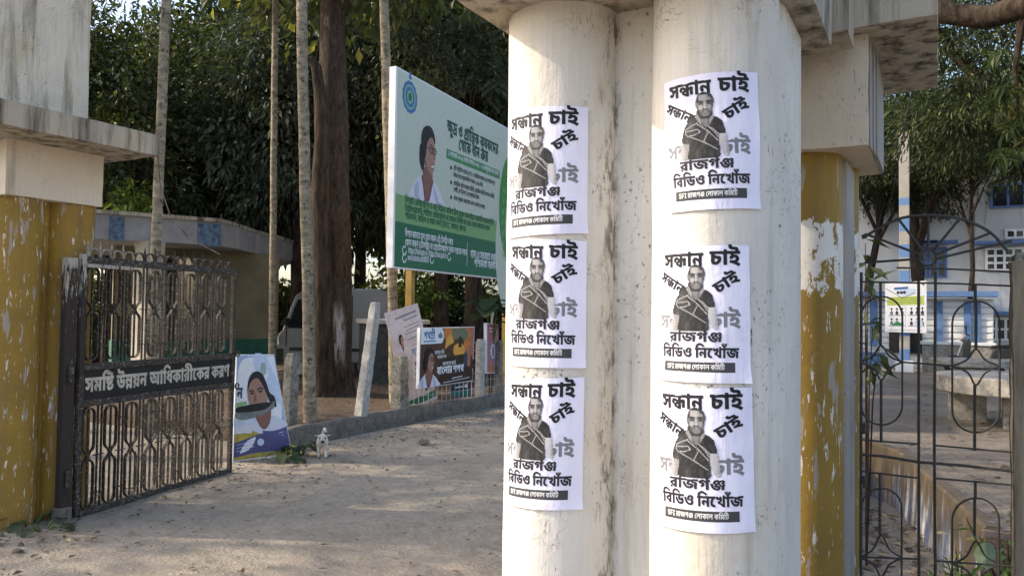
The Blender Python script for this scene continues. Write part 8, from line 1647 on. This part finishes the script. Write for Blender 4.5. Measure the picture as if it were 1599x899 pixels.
# banners on and behind the fence
def art_pale(P, root):
    c = ['pink_cloth', 'hair', 'skin', 'mid', 'emblem', 'light_green', 'deep_green', 'grey', 'white', 'pale_blue']; i = {k: n for n, k in enumerate(c)}; m = MB()
    P.rect(m, 0.0, 0.0, 1, 1, i['pink_cloth'], 0)
    for y, a, b in ((.20, .46, .92), (.235, .5, .9), (.27, .46, .95), (.33, .5, .95)): P.line(m, [(a, y), (b, y - .02)], .010, i['grey'], 2)
    P.line(m, [(.25, .09), (.9, .07)], .02, i['grey'], 2); P.line(m, [(.5, .13), (.9, .115)], .014, i['grey'], 2)
    for y in (.40, .44): P.line(m, [(.6, y), (.9, y - .015)], .012, i['emblem'], 2)
    P.text(m, 'path', .56, .53, .16, i['emblem'], 2, fit=.36)
    P.rect(m, .55, .56, .92, .60, i['mid'], 2); P.rect(m, .52, .62, .95, .66, i['light_green'], 2); P.rect(m, .5, .67, .97, .70, i['emblem'], 2)
    P.poly(m, [(.02, .93), (.98, .90), (.98, .965), (.02, .985)], i['deep_green'], 2)
    P.poly(m, smooth([(.6, .72), (.95, .70), (.95, .78), (.7, .88)], 3), i['mid'], 3)
    m.build('printed_field', [INK[k] for k in c], root)
    m = MB(); woman(P, m, WIX, lambda x, y: (.14 + x * .32, .24 + y * .145), 2); m.build('printed_portrait', [INK[k] for k in WCOL], root)
q0 = [atd(600, 489, 10.95), atd(652, 473, 11.25), atd(684, 622, 11.35), atd(633, 641, 11.0)]
sheet('cloth_banner', 'pale pinkish vertical cloth banner hung from one corner behind the mossy post', 'banner', q0, 0.006, art_pale, 'pink_cloth', sag=0.045)
def art_brown(P, root):
    c = ['brown', 'dark_brown', 'orange', 'amber', 'rose', 'olive', 'white', 'emblem', 'hair', 'sari', 'skin', 'navy', 'pale_leaf', 'deep_green']; i = {k: n for n, k in enumerate(c)}; m = MB()
    P.rect(m, .01, .01, .99, .99, i['brown'], 0)
    P.rect(m, .42, .01, .99, .60, i['orange'], 1)
    P.poly(m, smooth([(.44, .5), (.46, .2), (.53, .12), (.60, .25), (.58, .52)], 3), i['amber'], 2)
    P.poly(m, smooth([(.56, .02), (.68, .03), (.82, .02), (.88, .15), (.80, .25), (.70, .20), (.60, .22)], 3), i['olive'], 2)
    P.poly(m, smooth([(.60, .34), (.72, .28), (.80, .36), (.80, .50), (.62, .50)], 3), i['amber'], 3)
    P.rect(m, .69, .22, .75, .36, i['dark_brown'], 4); P.poly(m, [(.68, .22), (.72, .15), (.76, .22)], i['dark_brown'], 4)
    P.rect(m, .90, .01, .99, .55, i['rose'], 3)
    P.poly(m, smooth([(.34, .58), (.62, .50), (.95, .52), (.95, .84), (.4, .86)], 3), i['dark_brown'], 4)
    P.rect(m, .34, .84, .99, .99, i['dark_brown'], 5)
    for x in (.83, .90):
        P.poly(m, smooth([(x - .03, .70), (x - .025, .50), (x, .44), (x + .028, .50), (x + .03, .70)], 3), i['navy' if x < .86 else 'rose'], 6); P.oval(m, x, .415, .02, .03, i['skin'], 6, 10)
    P.poly(m, [(.01, .01), (.36, .01)] + [(.36 + .05 * math.sin(a), .14 - .13 * math.cos(a)) for a in [k * math.pi / 8 for k in range(9)]] + [(.01, .27)], i['white'], 6)
    P.text(m, 'path', .06, .19, .20, i['emblem'], 7, fit=.19); P.rect(m, .06, .215, .27, .235, i['emblem'], 7)
    emblem(P, m, {'emblem': i['emblem'], 'white': i['white'], 'pale_leaf': i['pale_leaf'], 'deep_green': i['deep_green']}, .345, .14, .038, None, 7)
    P.text(m, 'pl1', .25, .45, .085, i['white'], 7, fit=.17); P.text(m, 'pl2', .30, .53, .085, i['white'], 7, fit=.16)
    P.text(m, 'pledge', .40, .66, .10, i['white'], 7, fit=.24)
    P.text(m, 'shapath', .30, .80, .20, i['white'], 7, fit=.50)
    P.line(m, [(.58, .90), (.78, .885)], .014, i['white'], 7); P.line(m, [(.42, .955), (.93, .925)], .010, i['white'], 7)
    m.build('printed_field', [INK[k] for k in c], root)
    m = MB(); woman(P, m, WIX, lambda x, y: (-.02 + x * .36, .29 + y * .56), 8)
    m.build('printed_portrait', [INK[k] for k in WCOL], root)
q0 = [atd(656, 512, 10.2), atd(741, 510, 11.4), atd(738, 594, 11.4), atd(654, 607, 10.2)]
sheet('printed_banner', 'brown and orange printed banner with a woman in glasses tied to the fence', 'banner', q0, 0.05, art_brown, 'white')
def art_pink(P, root):
    c = ['pink', 'rose', 'pale_blue', 'grey', 'white']; i = {k: n for n, k in enumerate(c)}; m = MB()
    P.rect(m, .04, .015, .98, .985, i['pink'], 0); P.rect(m, .04, .80, .98, .985, i['rose'], 1)
    P.oval(m, .52, .56, .30, .20, i['grey'], 1); P.oval(m, .52, .56, .22, .15, i['pale_blue'], 2); P.oval(m, .52, .56, .10, .12, i['pink'], 3)
    for y in (.10, .16): P.line(m, [(.2, y), (.85, y)], .02, i['white'], 2)
    m.build('printed_field', [INK[k] for k in c], root)
sheet('hanging_sign', 'small narrow pink sign hanging at the fence beside the white column', 'sign', [atd(760, 504, 12.0), atd(778, 506, 12.5), atd(778, 582, 12.5), atd(760, 583, 12.0)], 0.05, art_pink, 'white')
t = thing('sign_cord', 'white cord from which the small pink sign hangs', 'cord', atd(768, 505, 12.2)); MB().tube([atd(768, 505, 12.2), atd(769, 488, 12.2), atd(768, 470, 12.2)], [0.012, 0.03, 0.008], 6).build('cord', INK['white'], t)
def art_teal(P, root):
    c = ['teal', 'navy', 'white']; i = {k: n for n, k in enumerate(c)}; m = MB()
    P.rect(m, .02, .02, .98, .98, i['teal'], 0); P.rect(m, .02, .02, .98, .36, i['navy'], 1); P.line(m, [(.2, .22), (.6, .2)], .06, i['white'], 2); P.oval(m, .75, .2, .07, .08, i['white'], 2)
    m.build('printed_field', [INK[k] for k in c], root)
sheet('teal_sign', 'small teal and navy board low behind the wire fence', 'sign', [atd(704, 598, 12.4), atd(735, 594, 12.7), atd(735, 630, 12.7), atd(704, 634, 12.4)], 0.02, art_teal, 'navy')
# dark plinth and pale ledge between the big trunk and the banner
t = thing('concrete_tank', 'dark square concrete tank with a pale lid ledge behind the leaning white post', 'tank', (-9.2, 11.9, 0))
p0, p1 = atd(578, 600, 14.2), atd(664, 600, 14.6)
dd = (p1 - p0); dd.z = 0; dd.normalize(); nn = Vector((dd.y, -dd.x, 0))
TM = Matrix(((dd.x, -nn.x, 0, p0.x), (dd.y, -nn.y, 0, p0.y), (0, 0, 1, 0), (0, 0, 0, 1)))
MB().box((0, 0, 0), ((p1 - p0).length, 1.2, 1.28), 0, TM).build('body', concrete('tank_concrete', (0.075, 0.08, 0.075), (0.045, 0.05, 0.045), (0.02, 0.02, 0.02), .5, 5), t, bev=.02)
MB().box((-.06, -.07, 1.281), ((p1 - p0).length + .06, 1.26, 1.37), 0, TM).build('lid', M['pale_post'], t, bev=.015)

# ---------------------------------------------------------------- parked van behind the big trunk
vb = thing('parked_van', 'silver white van parked behind the thick trunk, its windscreen to the left', 'van', (-11.5, 13.0, 0))
pa, pb = atd(428, 590, 17.0), atd(612, 590, 16.6)
vd = (pb - pa); vd.z = 0; VL = vd.length; vd.normalize(); vn = Vector((vd.y, -vd.x, 0))
VM = Matrix(((vd.x, -vn.x, 0, pa.x), (vd.y, -vn.y, 0, pa.y), (0, 0, 1, 0), (0, 0, 0, 1)))
VH, VW = 2.02, 1.6
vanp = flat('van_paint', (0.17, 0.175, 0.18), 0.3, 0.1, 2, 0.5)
k_ = VL / 2.75
prof = [(0.02, .36), (0.0, .62), (0.06, .98), (0.16, 1.08), (0.36, 1.62), (0.46, 1.86), (0.62, 1.97), (1.2, VH), (2.3, VH), (2.62, 1.96), (2.72, 1.6), (2.75, .9), (2.73, .36)]
prof = [(x * k_, z) for x, z in prof]
def vprism(mb, poly, y0, y1, mi=0):
    n = len(poly); vs = [VM @ Vector((x, y0, z)) for x, z in poly] + [VM @ Vector((x, y1, z)) for x, z in poly]
    mb.add(vs, [tuple(range(n)), tuple(range(n, 2 * n))[::-1]] + [(i, n + i, n + (i + 1) % n, (i + 1) % n) for i in range(n)], mi)
    return mb
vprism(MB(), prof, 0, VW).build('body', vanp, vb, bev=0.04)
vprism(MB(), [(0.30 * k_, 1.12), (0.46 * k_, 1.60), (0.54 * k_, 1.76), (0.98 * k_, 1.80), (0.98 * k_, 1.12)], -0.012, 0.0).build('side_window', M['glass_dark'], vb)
vprism(MB(), [(1.08 * k_, 1.14), (1.08 * k_, 1.80), (1.75 * k_, 1.80), (1.75 * k_, 1.14)], -0.012, 0.0).build('side_window', M['glass_dark'], vb)
w0_, w1_ = Vector((0.165 * k_ - .012, 0, 1.12)), Vector((0.43 * k_ - .012, 0, 1.80))
mb = MB(); mb.add([VM @ Vector((w0_.x, .12, w0_.z)), VM @ Vector((w0_.x, VW - .12, w0_.z)), VM @ Vector((w1_.x, VW - .2, w1_.z)), VM @ Vector((w1_.x, .2, w1_.z)), VM @ Vector((w0_.x + .05, .12, w0_.z)), VM @ Vector((w0_.x + .05, VW - .12, w0_.z)), VM @ Vector((w1_.x + .05, VW - .2, w1_.z)), VM @ Vector((w1_.x + .05, .2, w1_.z))], [(0, 3, 2, 1), (4, 5, 6, 7), (0, 1, 5, 4), (1, 2, 6, 5), (2, 3, 7, 6), (3, 0, 4, 7)])
mb.build('windscreen', flat('windscreen_glass', (0.03, 0.05, 0.08), .1, .2, 2, .6), vb)
mb = MB(); vprism(mb, [(0.0, .36), (-.03, .40), (-.03, .62), (0.02, .66), (0.2, .66), (0.2, .36)], -.01, VW + .01); mb.build('bumper', M['rubber'], vb, bev=.01)
mb = MB(); vprism(mb, [(0.35 * k_, .62), (0.35 * k_, .69), (2.6 * k_, .69), (2.6 * k_, .62)], -.014, 0.0); mb.build('side_strip', M['rubber'], vb)
mb = MB(); vprism(mb, [(0.02, .74), (0.0, .92), (0.09, .94), (0.1, .74)], -.02, .22); mb.build('headlight', INK['white'], vb)
mb = MB(); vprism(mb, [(0.26 * k_, 1.18), (0.26 * k_, 1.34), (0.36 * k_, 1.34), (0.36 * k_, 1.18)], -.20, -.02); mb.build('mirror', M['rubber'], vb, bev=.01)
mb = MB(); mb.tube([VM @ Vector((1.42 * k_ + .11 * math.cos(a), -.016, 1.0 + .13 * math.sin(a))) for a in [math.pi * 2 * q / 20 for q in range(21)]], .014, 5); mb.build('badge', M['rubber'], vb)
for x in (0.26, 1.03, 1.80):
    vprism(MB(), [(x * k_, .72), (x * k_, 1.84), (x * k_ + .018, 1.84), (x * k_ + .018, .72)], -.008, 0.0).build('door_seam', M['rubber'], vb)
vprism(MB(), [(2.68 * k_, .95), (2.68 * k_, 1.35), (2.74 * k_, 1.35), (2.75 * k_, .95)], -.012, .05).build('tail_light', INK['rose'], vb)
for x in (0.55 * k_, 2.15 * k_):
    for y in (0.02, VW - .2):
        ty = MB(); n = 20
        for (a, rr) in ((y, .29), (y, .21), (y + .18, .29), (y + .18, .21)):
            for q in range(n): ty.v.append(VM @ Vector((x + rr * math.cos(2 * math.pi * q / n), a, .29 + rr * math.sin(2 * math.pi * q / n))))
        for q in range(n):
            r2 = (q + 1) % n
            ty.f += [(q, r2, n + r2, n + q), (q, 2 * n + q, 2 * n + r2, r2), (2 * n + q, 3 * n + q, 3 * n + r2, 2 * n + r2), (n + q, n + r2, 3 * n + r2, 3 * n + q)]
        ty.m = [0] * len(ty.f); wh = ty.build('wheel', M['rubber'], vb)
        rim = MB(); rim.tube([VM @ Vector((x, y + .02, .29)), VM @ Vector((x, y + .16, .29))], .208, 18); rim.build('rim', M['steel'], wh)

# ---------------------------------------------------------------- white puppy walking up the road
dg = gnd(503, 714)
fdir = Vector((-dg.x, -dg.y, 0)).normalized(); sdir = Vector((-fdir.y, fdir.x, 0))
D_ = lambda f, s, z: dg + fdir * f + sdir * s + Vector((0, 0, z))
tdog = thing('puppy', 'small white puppy with a curled tail walking along the road towards the viewer', 'dog', (dg.x, dg.y, 0.018))
sk = [((-0.10, 0, .150), .052, None), ((-0.02, 0, .155), .056, 0), ((0.06, 0, .155), .060, 1), ((0.10, 0, .178), .045, 2), ((0.135, 0, .215), .044, 3), ((0.165, 0, .218), .047, 4), ((0.195, 0, .200), .030, 5), ((0.222, 0, .192), .021, 6)]
legs = [(2, 0.075, 0.036, 0.10), (2, 0.055, -0.036, 0.055), (0, -0.11, 0.036, -0.13), (0, -0.10, -0.036, -0.085)]
for at, f, s_, foot in legs:
    n0 = len(sk); fr_ = f > 0
    sk.append(((f, s_, .115), .030, at))
    sk.append(((f + (foot - f) * .4 + (-.012 if fr_ else .025), s_ * 1.02, .072), .019, n0))
    sk.append(((f + (foot - f) * .8 + (0 if fr_ else -.02), s_ * 1.02, .032), .015, n0 + 1))
    sk.append(((foot, s_ * 1.02, .012), .016, n0 + 2)); sk.append(((foot + .024, s_ * 1.02, .010), .014, n0 + 3))
n0 = len(sk)
for j, (f, z) in enumerate(((-.135, .185), (-.150, .225), (-.135, .262), (-.100, .268), (-.085, .245), (-.098, .228))):
    sk.append(((f, 0.008 * j, z), .016 - .0012 * j, 0 if j == 0 else n0 + j - 1))
me = bpy.data.meshes.new('body'); me.from_pydata([Vector((a, b, c)) for (a, b, c), _, _ in sk], [(i, p) for i, (_, _, p) in enumerate(sk) if p is not None], [])
ob = bpy.data.objects.new('tmp', me); scene.collection.objects.link(ob)
sm_ = ob.modifiers.new('skin', 'SKIN'); sub = ob.modifiers.new('sub', 'SUBSURF'); sub.levels = sub.render_levels = 2
for i, (_, r, _) in enumerate(sk): me.skin_vertices[0].data[i].radius = (r, r)
me.skin_vertices[0].data[0].use_root = True
bpy.context.view_layer.update()
bm_ = bpy.data.meshes.new_from_object(ob.evaluated_get(bpy.context.evaluated_depsgraph_get()))
bpy.data.objects.remove(ob)
bm_.name = 'body'; bm_.materials.clear(); bm_.materials.append(flat('puppy_fur', (0.60, 0.55, 0.48), 0.9, 0.45, 22))
bo = bpy.data.objects.new('body', bm_); scene.collection.objects.link(bo); bo.parent = tdog
bo.rotation_euler = (0, 0, math.atan2(fdir.y, fdir.x)); bm_.polygons.foreach_set('use_smooth', [True] * len(bm_.polygons))
off_ = Vector((dg.x, dg.y, 0.018))
for s_ in (1, -1):
    mb = MB(); p = [D_(.145, .030 * s_, .262), D_(.155, .034 * s_, .240), D_(.150, .085 * s_, .258), D_(.140, .088 * s_, .250), D_(.135, .034 * s_, .245)]
    mb.add(p, [(0, 1, 2), (0, 2, 3), (0, 3, 4), (1, 4, 3, 2), (0, 4, 1)]); mb.build('ear', flat('puppy_ear', (0.50, 0.45, 0.38), .9), tdog)
MB().ball(D_(.241, 0, .205), .015, n=8, m=6).build('nose', M['rubber'], tdog, smooth=True)
for s_ in (1, -1): MB().ball(D_(.199, .023 * s_, .236), .010, n=8, m=6).build('eye', M['rubber'], tdog, smooth=True)

# ---------------------------------------------------------------- wicket gate right of the yellow column
WY = 4.0
K = lambda x, y: ply(x, y, WY)
wg = thing('wicket_gate', 'narrow iron wicket gate with round topped bars and a fan arch', 'gate', Vector((0.0, WY, 0)))
def bar(name, pts, r=0.0045): MB().tube([K(*p) for p in pts], r, 7).build(name, M['iron_thin'], wg)
bar('upright', [(1434.5, 439), (1435, 960), (1435, 1010)], .0065); bar('upright', [(1461, 425), (1459, 690), (1461, 960), (1461, 1010)], .0065)
bar('upright', [(1345, 425), (1344, 1010)], .007); bar('upright', [(1583, 400), (1586, 1010)], .007)
bar('rail', [(1344, 440), (1400, 441), (1500, 443), (1592, 447)]); bar('rail', [(1400, 418), (1480, 420), (1592, 425)])
bar('rail', [(1344, 686), (1434, 693)]); bar('rail', [(1344, 709), (1380, 712), (1434, 721), (1500, 726), (1588, 736)], .0065); bar('rail', [(1344, 735), (1434, 746)])
bar('rail', [(1460, 695), (1585, 706)]); bar('rail', [(1460, 746), (1585, 757)]); bar('rail', [(1344, 869), (1434, 872)]); bar('rail', [(1344, 1000), (1588, 1008)]); bar('rail', [(1461, 875), (1588, 884)])
def capsule(cx, x0, x1, yt, yb):
    hw = (x1 - x0) / 2; ca = (x0 + x1) / 2
    top = [(ca + hw * math.cos(a), yt + hw * .95 - hw * .95 * math.sin(a)) for a in [math.pi * q / 12 for q in range(13)]]
    bot = [(ca - hw * math.cos(a), yb - hw * .95 + hw * .95 * math.sin(a)) for a in [math.pi * q / 12 for q in range(13)]]
    p = top + bot; bar('capsule', p + p[:1])
capsule(1376, 1345, 1409, 463, 663); capsule(1525, 1487, 1561, 470, 675)
capsule(1376, 1345, 1408, 762, 985); capsule(1524, 1487, 1560, 777, 990)
def star(cx, cy, hw, ht, hb):
    bar('scroll', smooth([(cx - hw, cy), (cx - hw * .4, cy - ht * .35), (cx, cy - ht), (cx + hw * .4, cy - ht * .35), (cx + hw, cy)], 5, False))
    bar('scroll', smooth([(cx - hw, cy), (cx - hw * .35, cy + hb * .35), (cx, cy + hb), (cx + hw * .4, cy + hb * .35), (cx + hw, cy)], 5, False))
star(1376, 565, 33, 26, 28); star(1524, 571, 37, 26, 30); star(1376, 870, 33, 36, 30); star(1524, 880, 37, 36, 30)
for x, ys in ((1375, (441, 463)), (1375, (463, 539)), (1376, (593, 662)), (1376, (662, 690)), (1523, (443, 470)), (1524, (470, 545)), (1522, (601, 675)), (1522, (675, 703)), (1374, (740, 762)), (1374, (762, 834)), (1523, (750, 777)), (1522, (777, 836))): bar('centre_bar', [(x, ys[0]), (x, ys[1])], .0065)
bar('rail', [(1409, 565), (1434, 567), (1461, 569), (1487, 571)])
hub = (1449, 402)
bar('fan_hub', [(hub[0] + 13 * math.cos(a), hub[1] + 13 * math.sin(a)) for a in [2 * math.pi * q / 18 for q in range(19)]], .006)
arch = smooth([(1346, 372), (1400, 343), (1452, 336), (1500, 342), (1545, 362), (1575, 394)], 5, False); bar('arch', arch, .007)
for e in ((1354, 366), (1403, 342), (1450, 337), (1498, 342), (1546, 364)):
    a = math.atan2(e[1] - hub[1], e[0] - hub[0]); bar('spoke', [(hub[0] + 13 * math.cos(a), hub[1] + 13 * math.sin(a)), e], .006)
bar('spoke', [(1436, 404), (1350, 410)], .006); bar('spoke', [(1462, 404), (1580, 376)], .006)
for y in (664, 748): MB().box(tuple(K(1344, y + 12) + Vector((0, -.02, 0))), tuple(K(1352, y - 4) + Vector((0, .03, 0)))).build('hinge', M['iron'], wg, bev=.004)
q = K(1598, 410)
tpost = thing('concrete_post', 'weathered brown concrete post at the right end of the wicket', 'post', (q.x, WY, -.6))
mb = MB(); cx = K(1580, 600).x
o = MB().box((cx + 0.0, WY - .09, -.7), (cx + .19, WY + .10, K(1590, 408).z)).build('shaft', bark('weathered_post', (0.10, 0.085, 0.065), (0.26, 0.22, 0.17), (14, 14, 1.6), .8, .02), tpost); roughen(o, .06, .008, 7)
roughcap = MB().box((cx + .01, WY - .08, K(1590, 408).z - .02), (cx + .18, WY + .09, K(1590, 396).z)).build('cap', M['mossy'], tpost); roughen(roughcap, .04, .014, 12)

# ---------------------------------------------------------------- striped pole with its notice board
pp = gnd(1413, 580)
tp = thing('striped_pole', 'concrete pole painted in white and blue bands in the yard', 'pole', (pp.x, pp.y, 0))
ztop = atd(1414, 205, (pp - CC).dot(FW)).z
def bands():
    t = NT('banded_paint'); z = t.sep()[2]
    f = t.math('GREATER_THAN', t.math('FRACT', t.math('MULTIPLY', t.math('ADD', z, 0.10), 1 / 0.74)), 0.5)
    low = t.math('MULTIPLY', f, t.ramp(z, 4.9, 4.95, 1, 0))
    c = t.mix(low, t.mix(t.noise(5, 4), (0.32, 0.29, 0.245), (0.47, 0.44, 0.40)), (0.14, 0.25, 0.46))
    return t.done(c, .85, t.noise(20, 4), .2, .005)
MB().box((pp.x - .13, pp.y - .12, -.05), (pp.x + .13, pp.y + .12, ztop)).build('shaft', bands(), tp, bev=.01)
MB().box((pp.x - .23, pp.y - .18, -.05), (pp.x + .23, pp.y + .18, .32)).build('foot', M['wall_white'], tp, bev=.02)
def art_notice(P, root):
    c = ['white', 'emblem', 'lime', 'mid', 'charcoal', 'pale_blue', 'green_bar', 'grey']; i = {k: n for n, k in enumerate(c)}; m = MB()
    P.rect(m, .01, .01, .99, .99, i['white'], 0)
    P.rect(m, .22, .09, .56, .14, i['emblem'], 1); P.poly(m, smooth([(.28, .15), (.70, .14), (.72, .22), (.50, .27), (.36, .24)], 3), i['pale_blue'], 1)
    for x in (.32, .40, .47): P.oval(m, x, .20, .04, .03, i['charcoal'], 2, 8)
    P.line(m, [(.02, .10), (.42, .31), (.74, .22)], .012, i['mid'], 3); P.oval(m, .92, .06, .03, .035, i['grey'], 2, 10)
    P.rect(m, .05, .285, .94, .455, i['lime'], 2)
    for k in range(4): P.line(m, [(.10, .315 + .035 * k), (.88, .315 + .035 * k)], .008, i['green_bar'], 4)
    for x, y in ((.06, .50), (.54, .50), (.06, .71), (.54, .71)):
        P.line(m, [(x + .02, y + .16), (x + .42, y + .155)], .012, i['mid'], 2)
        for k in range(3):
            P.oval(m, x + .10 + .13 * k, y + .11, .04, .04, i['mid' if (k + int(x * 10)) % 2 else 'grey'], 3, 9); P.line(m, [(x + .10 + .13 * k, y + .10), (x + .10 + .13 * k, y + .03)], .014, i['charcoal'], 3); P.oval(m, x + .10 + .13 * k, y + .025, .025, .02, i['charcoal'], 4, 8)
    P.poly(m, smooth([(.18, .86), (.30, .78), (.42, .86)], 3), i['green_bar'], 5); P.poly(m, smooth([(.72, .88), (.74, .74), (.88, .74), (.90, .88)], 3), i['pale_blue'], 5)
    P.line(m, [(.1, .95), (.9, .955)], .008, i['grey'], 3); P.line(m, [(.497, .47), (.497, .90)], .005, i['grey'], 2)
    m.build('printed_field', [INK[k] for k in c], root)
Yn = pp.y - .19
sheet('notice_board', 'white notice board with a lime green panel and small drawings fixed to the striped pole', 'sign', [ply(1382, 443, Yn), ply(1447, 438, Yn), ply(1447, 520, Yn), ply(1382, 518, Yn)], 0.03, art_notice, 'white')

# ---------------------------------------------------------------- round concrete seats in the yard
def seat(label, gx, gy, rad, ztop, th, legs, name='concrete_table'):
    t = thing(name, label, 'bench', (gx, gy, 0))
    mb = MB().cyl((gx, gy), rad, rad, ztop - th, ztop, 48); o = mb.build('slab', M['bench'], t, bev=.02, smooth=True)
    for lx, ly, w_, d_2 in legs: MB().box((gx + lx - w_ / 2, gy + ly - d_2 / 2, -.05), (gx + lx + w_ / 2, gy + ly + d_2 / 2, ztop - th - .001)).build('leg', M['bench'], t, bev=.012)
sc_ = ply(1572, 600, 12.9)
seat('large round concrete table slab on block legs nearest behind the wicket', sc_.x + .15, 13.0, 1.06, .73, .24, [(-.62, .45, .5, .16), (.1, -.25, .62, .3), (.7, .4, .4, .2)])
s2 = ply(1515, 570, 19.0)
seat('smaller concrete table farther back, left of the large round one', s2.x, 19.0, .78, .66, .14, [(0, -.1, .7, .5)])
s3 = ply(1583, 560, 20.5)
seat('concrete table at the far right beside the parked scooter', s3.x + .3, 20.5, .7, .60, .13, [(0, 0, .6, .5)])
# low wall in front of the office
t = thing('parapet_wall', 'low pale parapet in front of the office with flower patterned blocks', 'wall', (ply(1495, 560, 24.6).x, 24.6, 0))
a, b = ply(1440, 537, 24.6), ply(1552, 562, 24.6)
MB().box((a.x, 24.5, 0), (b.x, 24.75, a.z)).build('wall', M['bench'], t, bev=.02)
MB().box((a.x - .05, 24.46, a.z + .001), (b.x + .05, 24.79, a.z + .08)).build('coping', M['wall_white'], t, bev=.01)

# parked scooter, seen small by the office
ms = ply(1533, 555, 23.6); sx, sy = ms.x, 23.6
t = thing('motor_scooter', 'dark motor scooter parked in front of the office window', 'scooter', (sx, sy, 0))
L_ = lambda x, z, y=0: Vector((sx + x, sy + y, z))
for x in (-.62, .62):
    mb = MB(); mb.tube([L_(x, .27, -.05), L_(x, .27, .05)], .27, 18); w_ = mb.build('wheel', M['rubber'], t)
    mb = MB(); mb.tube([L_(x, .27, -.056), L_(x, .27, .056)], .13, 12); mb.build('rim', M['steel'], w_)
dk = flat('scooter_paint', (0.03, 0.032, 0.035), .3, .2, 5, .5)
def xprism(mb, poly, hw):
    n = len(poly); mb.add([L_(x, z, -hw) for x, z in poly] + [L_(x, z, hw) for x, z in poly], [tuple(range(n)), tuple(range(n, 2 * n))[::-1]] + [(i, n + i, n + (i + 1) % n, (i + 1) % n) for i in range(n)]); return mb
xprism(MB(), [(-.25, .30), (-.1, .34), (.15, .36), (.25, .72), (.85, .80), (.95, .66), (.7, .45), (.3, .26), (-.2, .24)], .15).build('body', dk, t, bev=.03)
xprism(MB(), [(-.48, .35), (-.40, .95), (-.30, 1.02), (-.24, .9), (-.28, .36)], .19).build('front_shield', dk, t, bev=.03)
xprism(MB(), [(.18, .73), (.22, .82), (.6, .86), (.92, .88), (.94, .81)], .13).build('saddle', M['rubber'], t, bev=.02)
MB().tube([L_(-.62, .27), L_(-.42, .9), L_(-.36, 1.08)], .03, 8).build('fork', M['steel'], t)
MB().tube([L_(-.28, 1.08, -.34), L_(-.36, 1.1, -.15), L_(-.36, 1.1, .15), L_(-.28, 1.08, .34)], .018, 8).build('handlebar', M['rubber'], t)
mb = MB(); mb.ball(L_(-.44, 1.0), .09, n=12, m=8); mb.build('headlight', M['steel'], t, smooth=True)
for s_ in (-1, 1):
    mb = MB(); mb.tube([L_(-.34, 1.1, .2 * s_), L_(-.36, 1.26, .26 * s_)], .008, 6); mb.ball(L_(-.36, 1.3, .28 * s_), .055, n=10, m=6, sc=(.4, 1, .8)); mb.build('mirror', M['rubber'], t)

# ---------------------------------------------------------------- wires and litter
def wire(label, pts, r=0.006, name='cable', m=None):
    t = thing(name, label, 'cable', pts[0]); MB().tube(pts, r, 6).build('strand', m or M['rubber'], t)
sl_ = Vector((-5.12, 3.60, 2.68)); e_ = atd(343, 397, 7.0)
wire('thin pale cable sagging from the left pillar slab to the top of the gate', [sl_ + Vector((0, .02, .01)), atd(250, 290, 6.2), atd(265, 335, 6.4), atd(295, 372, 6.7), e_], .006, 'cable', M['bark_palm'])
wire('pair of thin wires running down beside the striped pole from the cream gate block', [atd(1426, 138, 5.0), atd(1412, 200, 8), atd(1400, 270, 12), atd(1385, 340, 16)], .006)
for k, (px, py, lab) in enumerate(((632, 628, 'crumpled white bag lying on the pavement before the tank'), (661, 694, 'brown scrap of paper lying on the road near the banners'))):
    z = .15 if k == 0 else .02
    g = gnd(px, py, z); mb = MB(); mb.ball(g + Vector((0, 0, .03)), .085 if k == 0 else .055, n=10, m=7, sc=(1.3, .9, .35))
    for v in mb.v: v += noise.noise_vector(v * 14) * .035
    tag(mb.build('scrap', INK['white'] if k == 0 else M['kerb'], smooth=False), lab, 'litter')
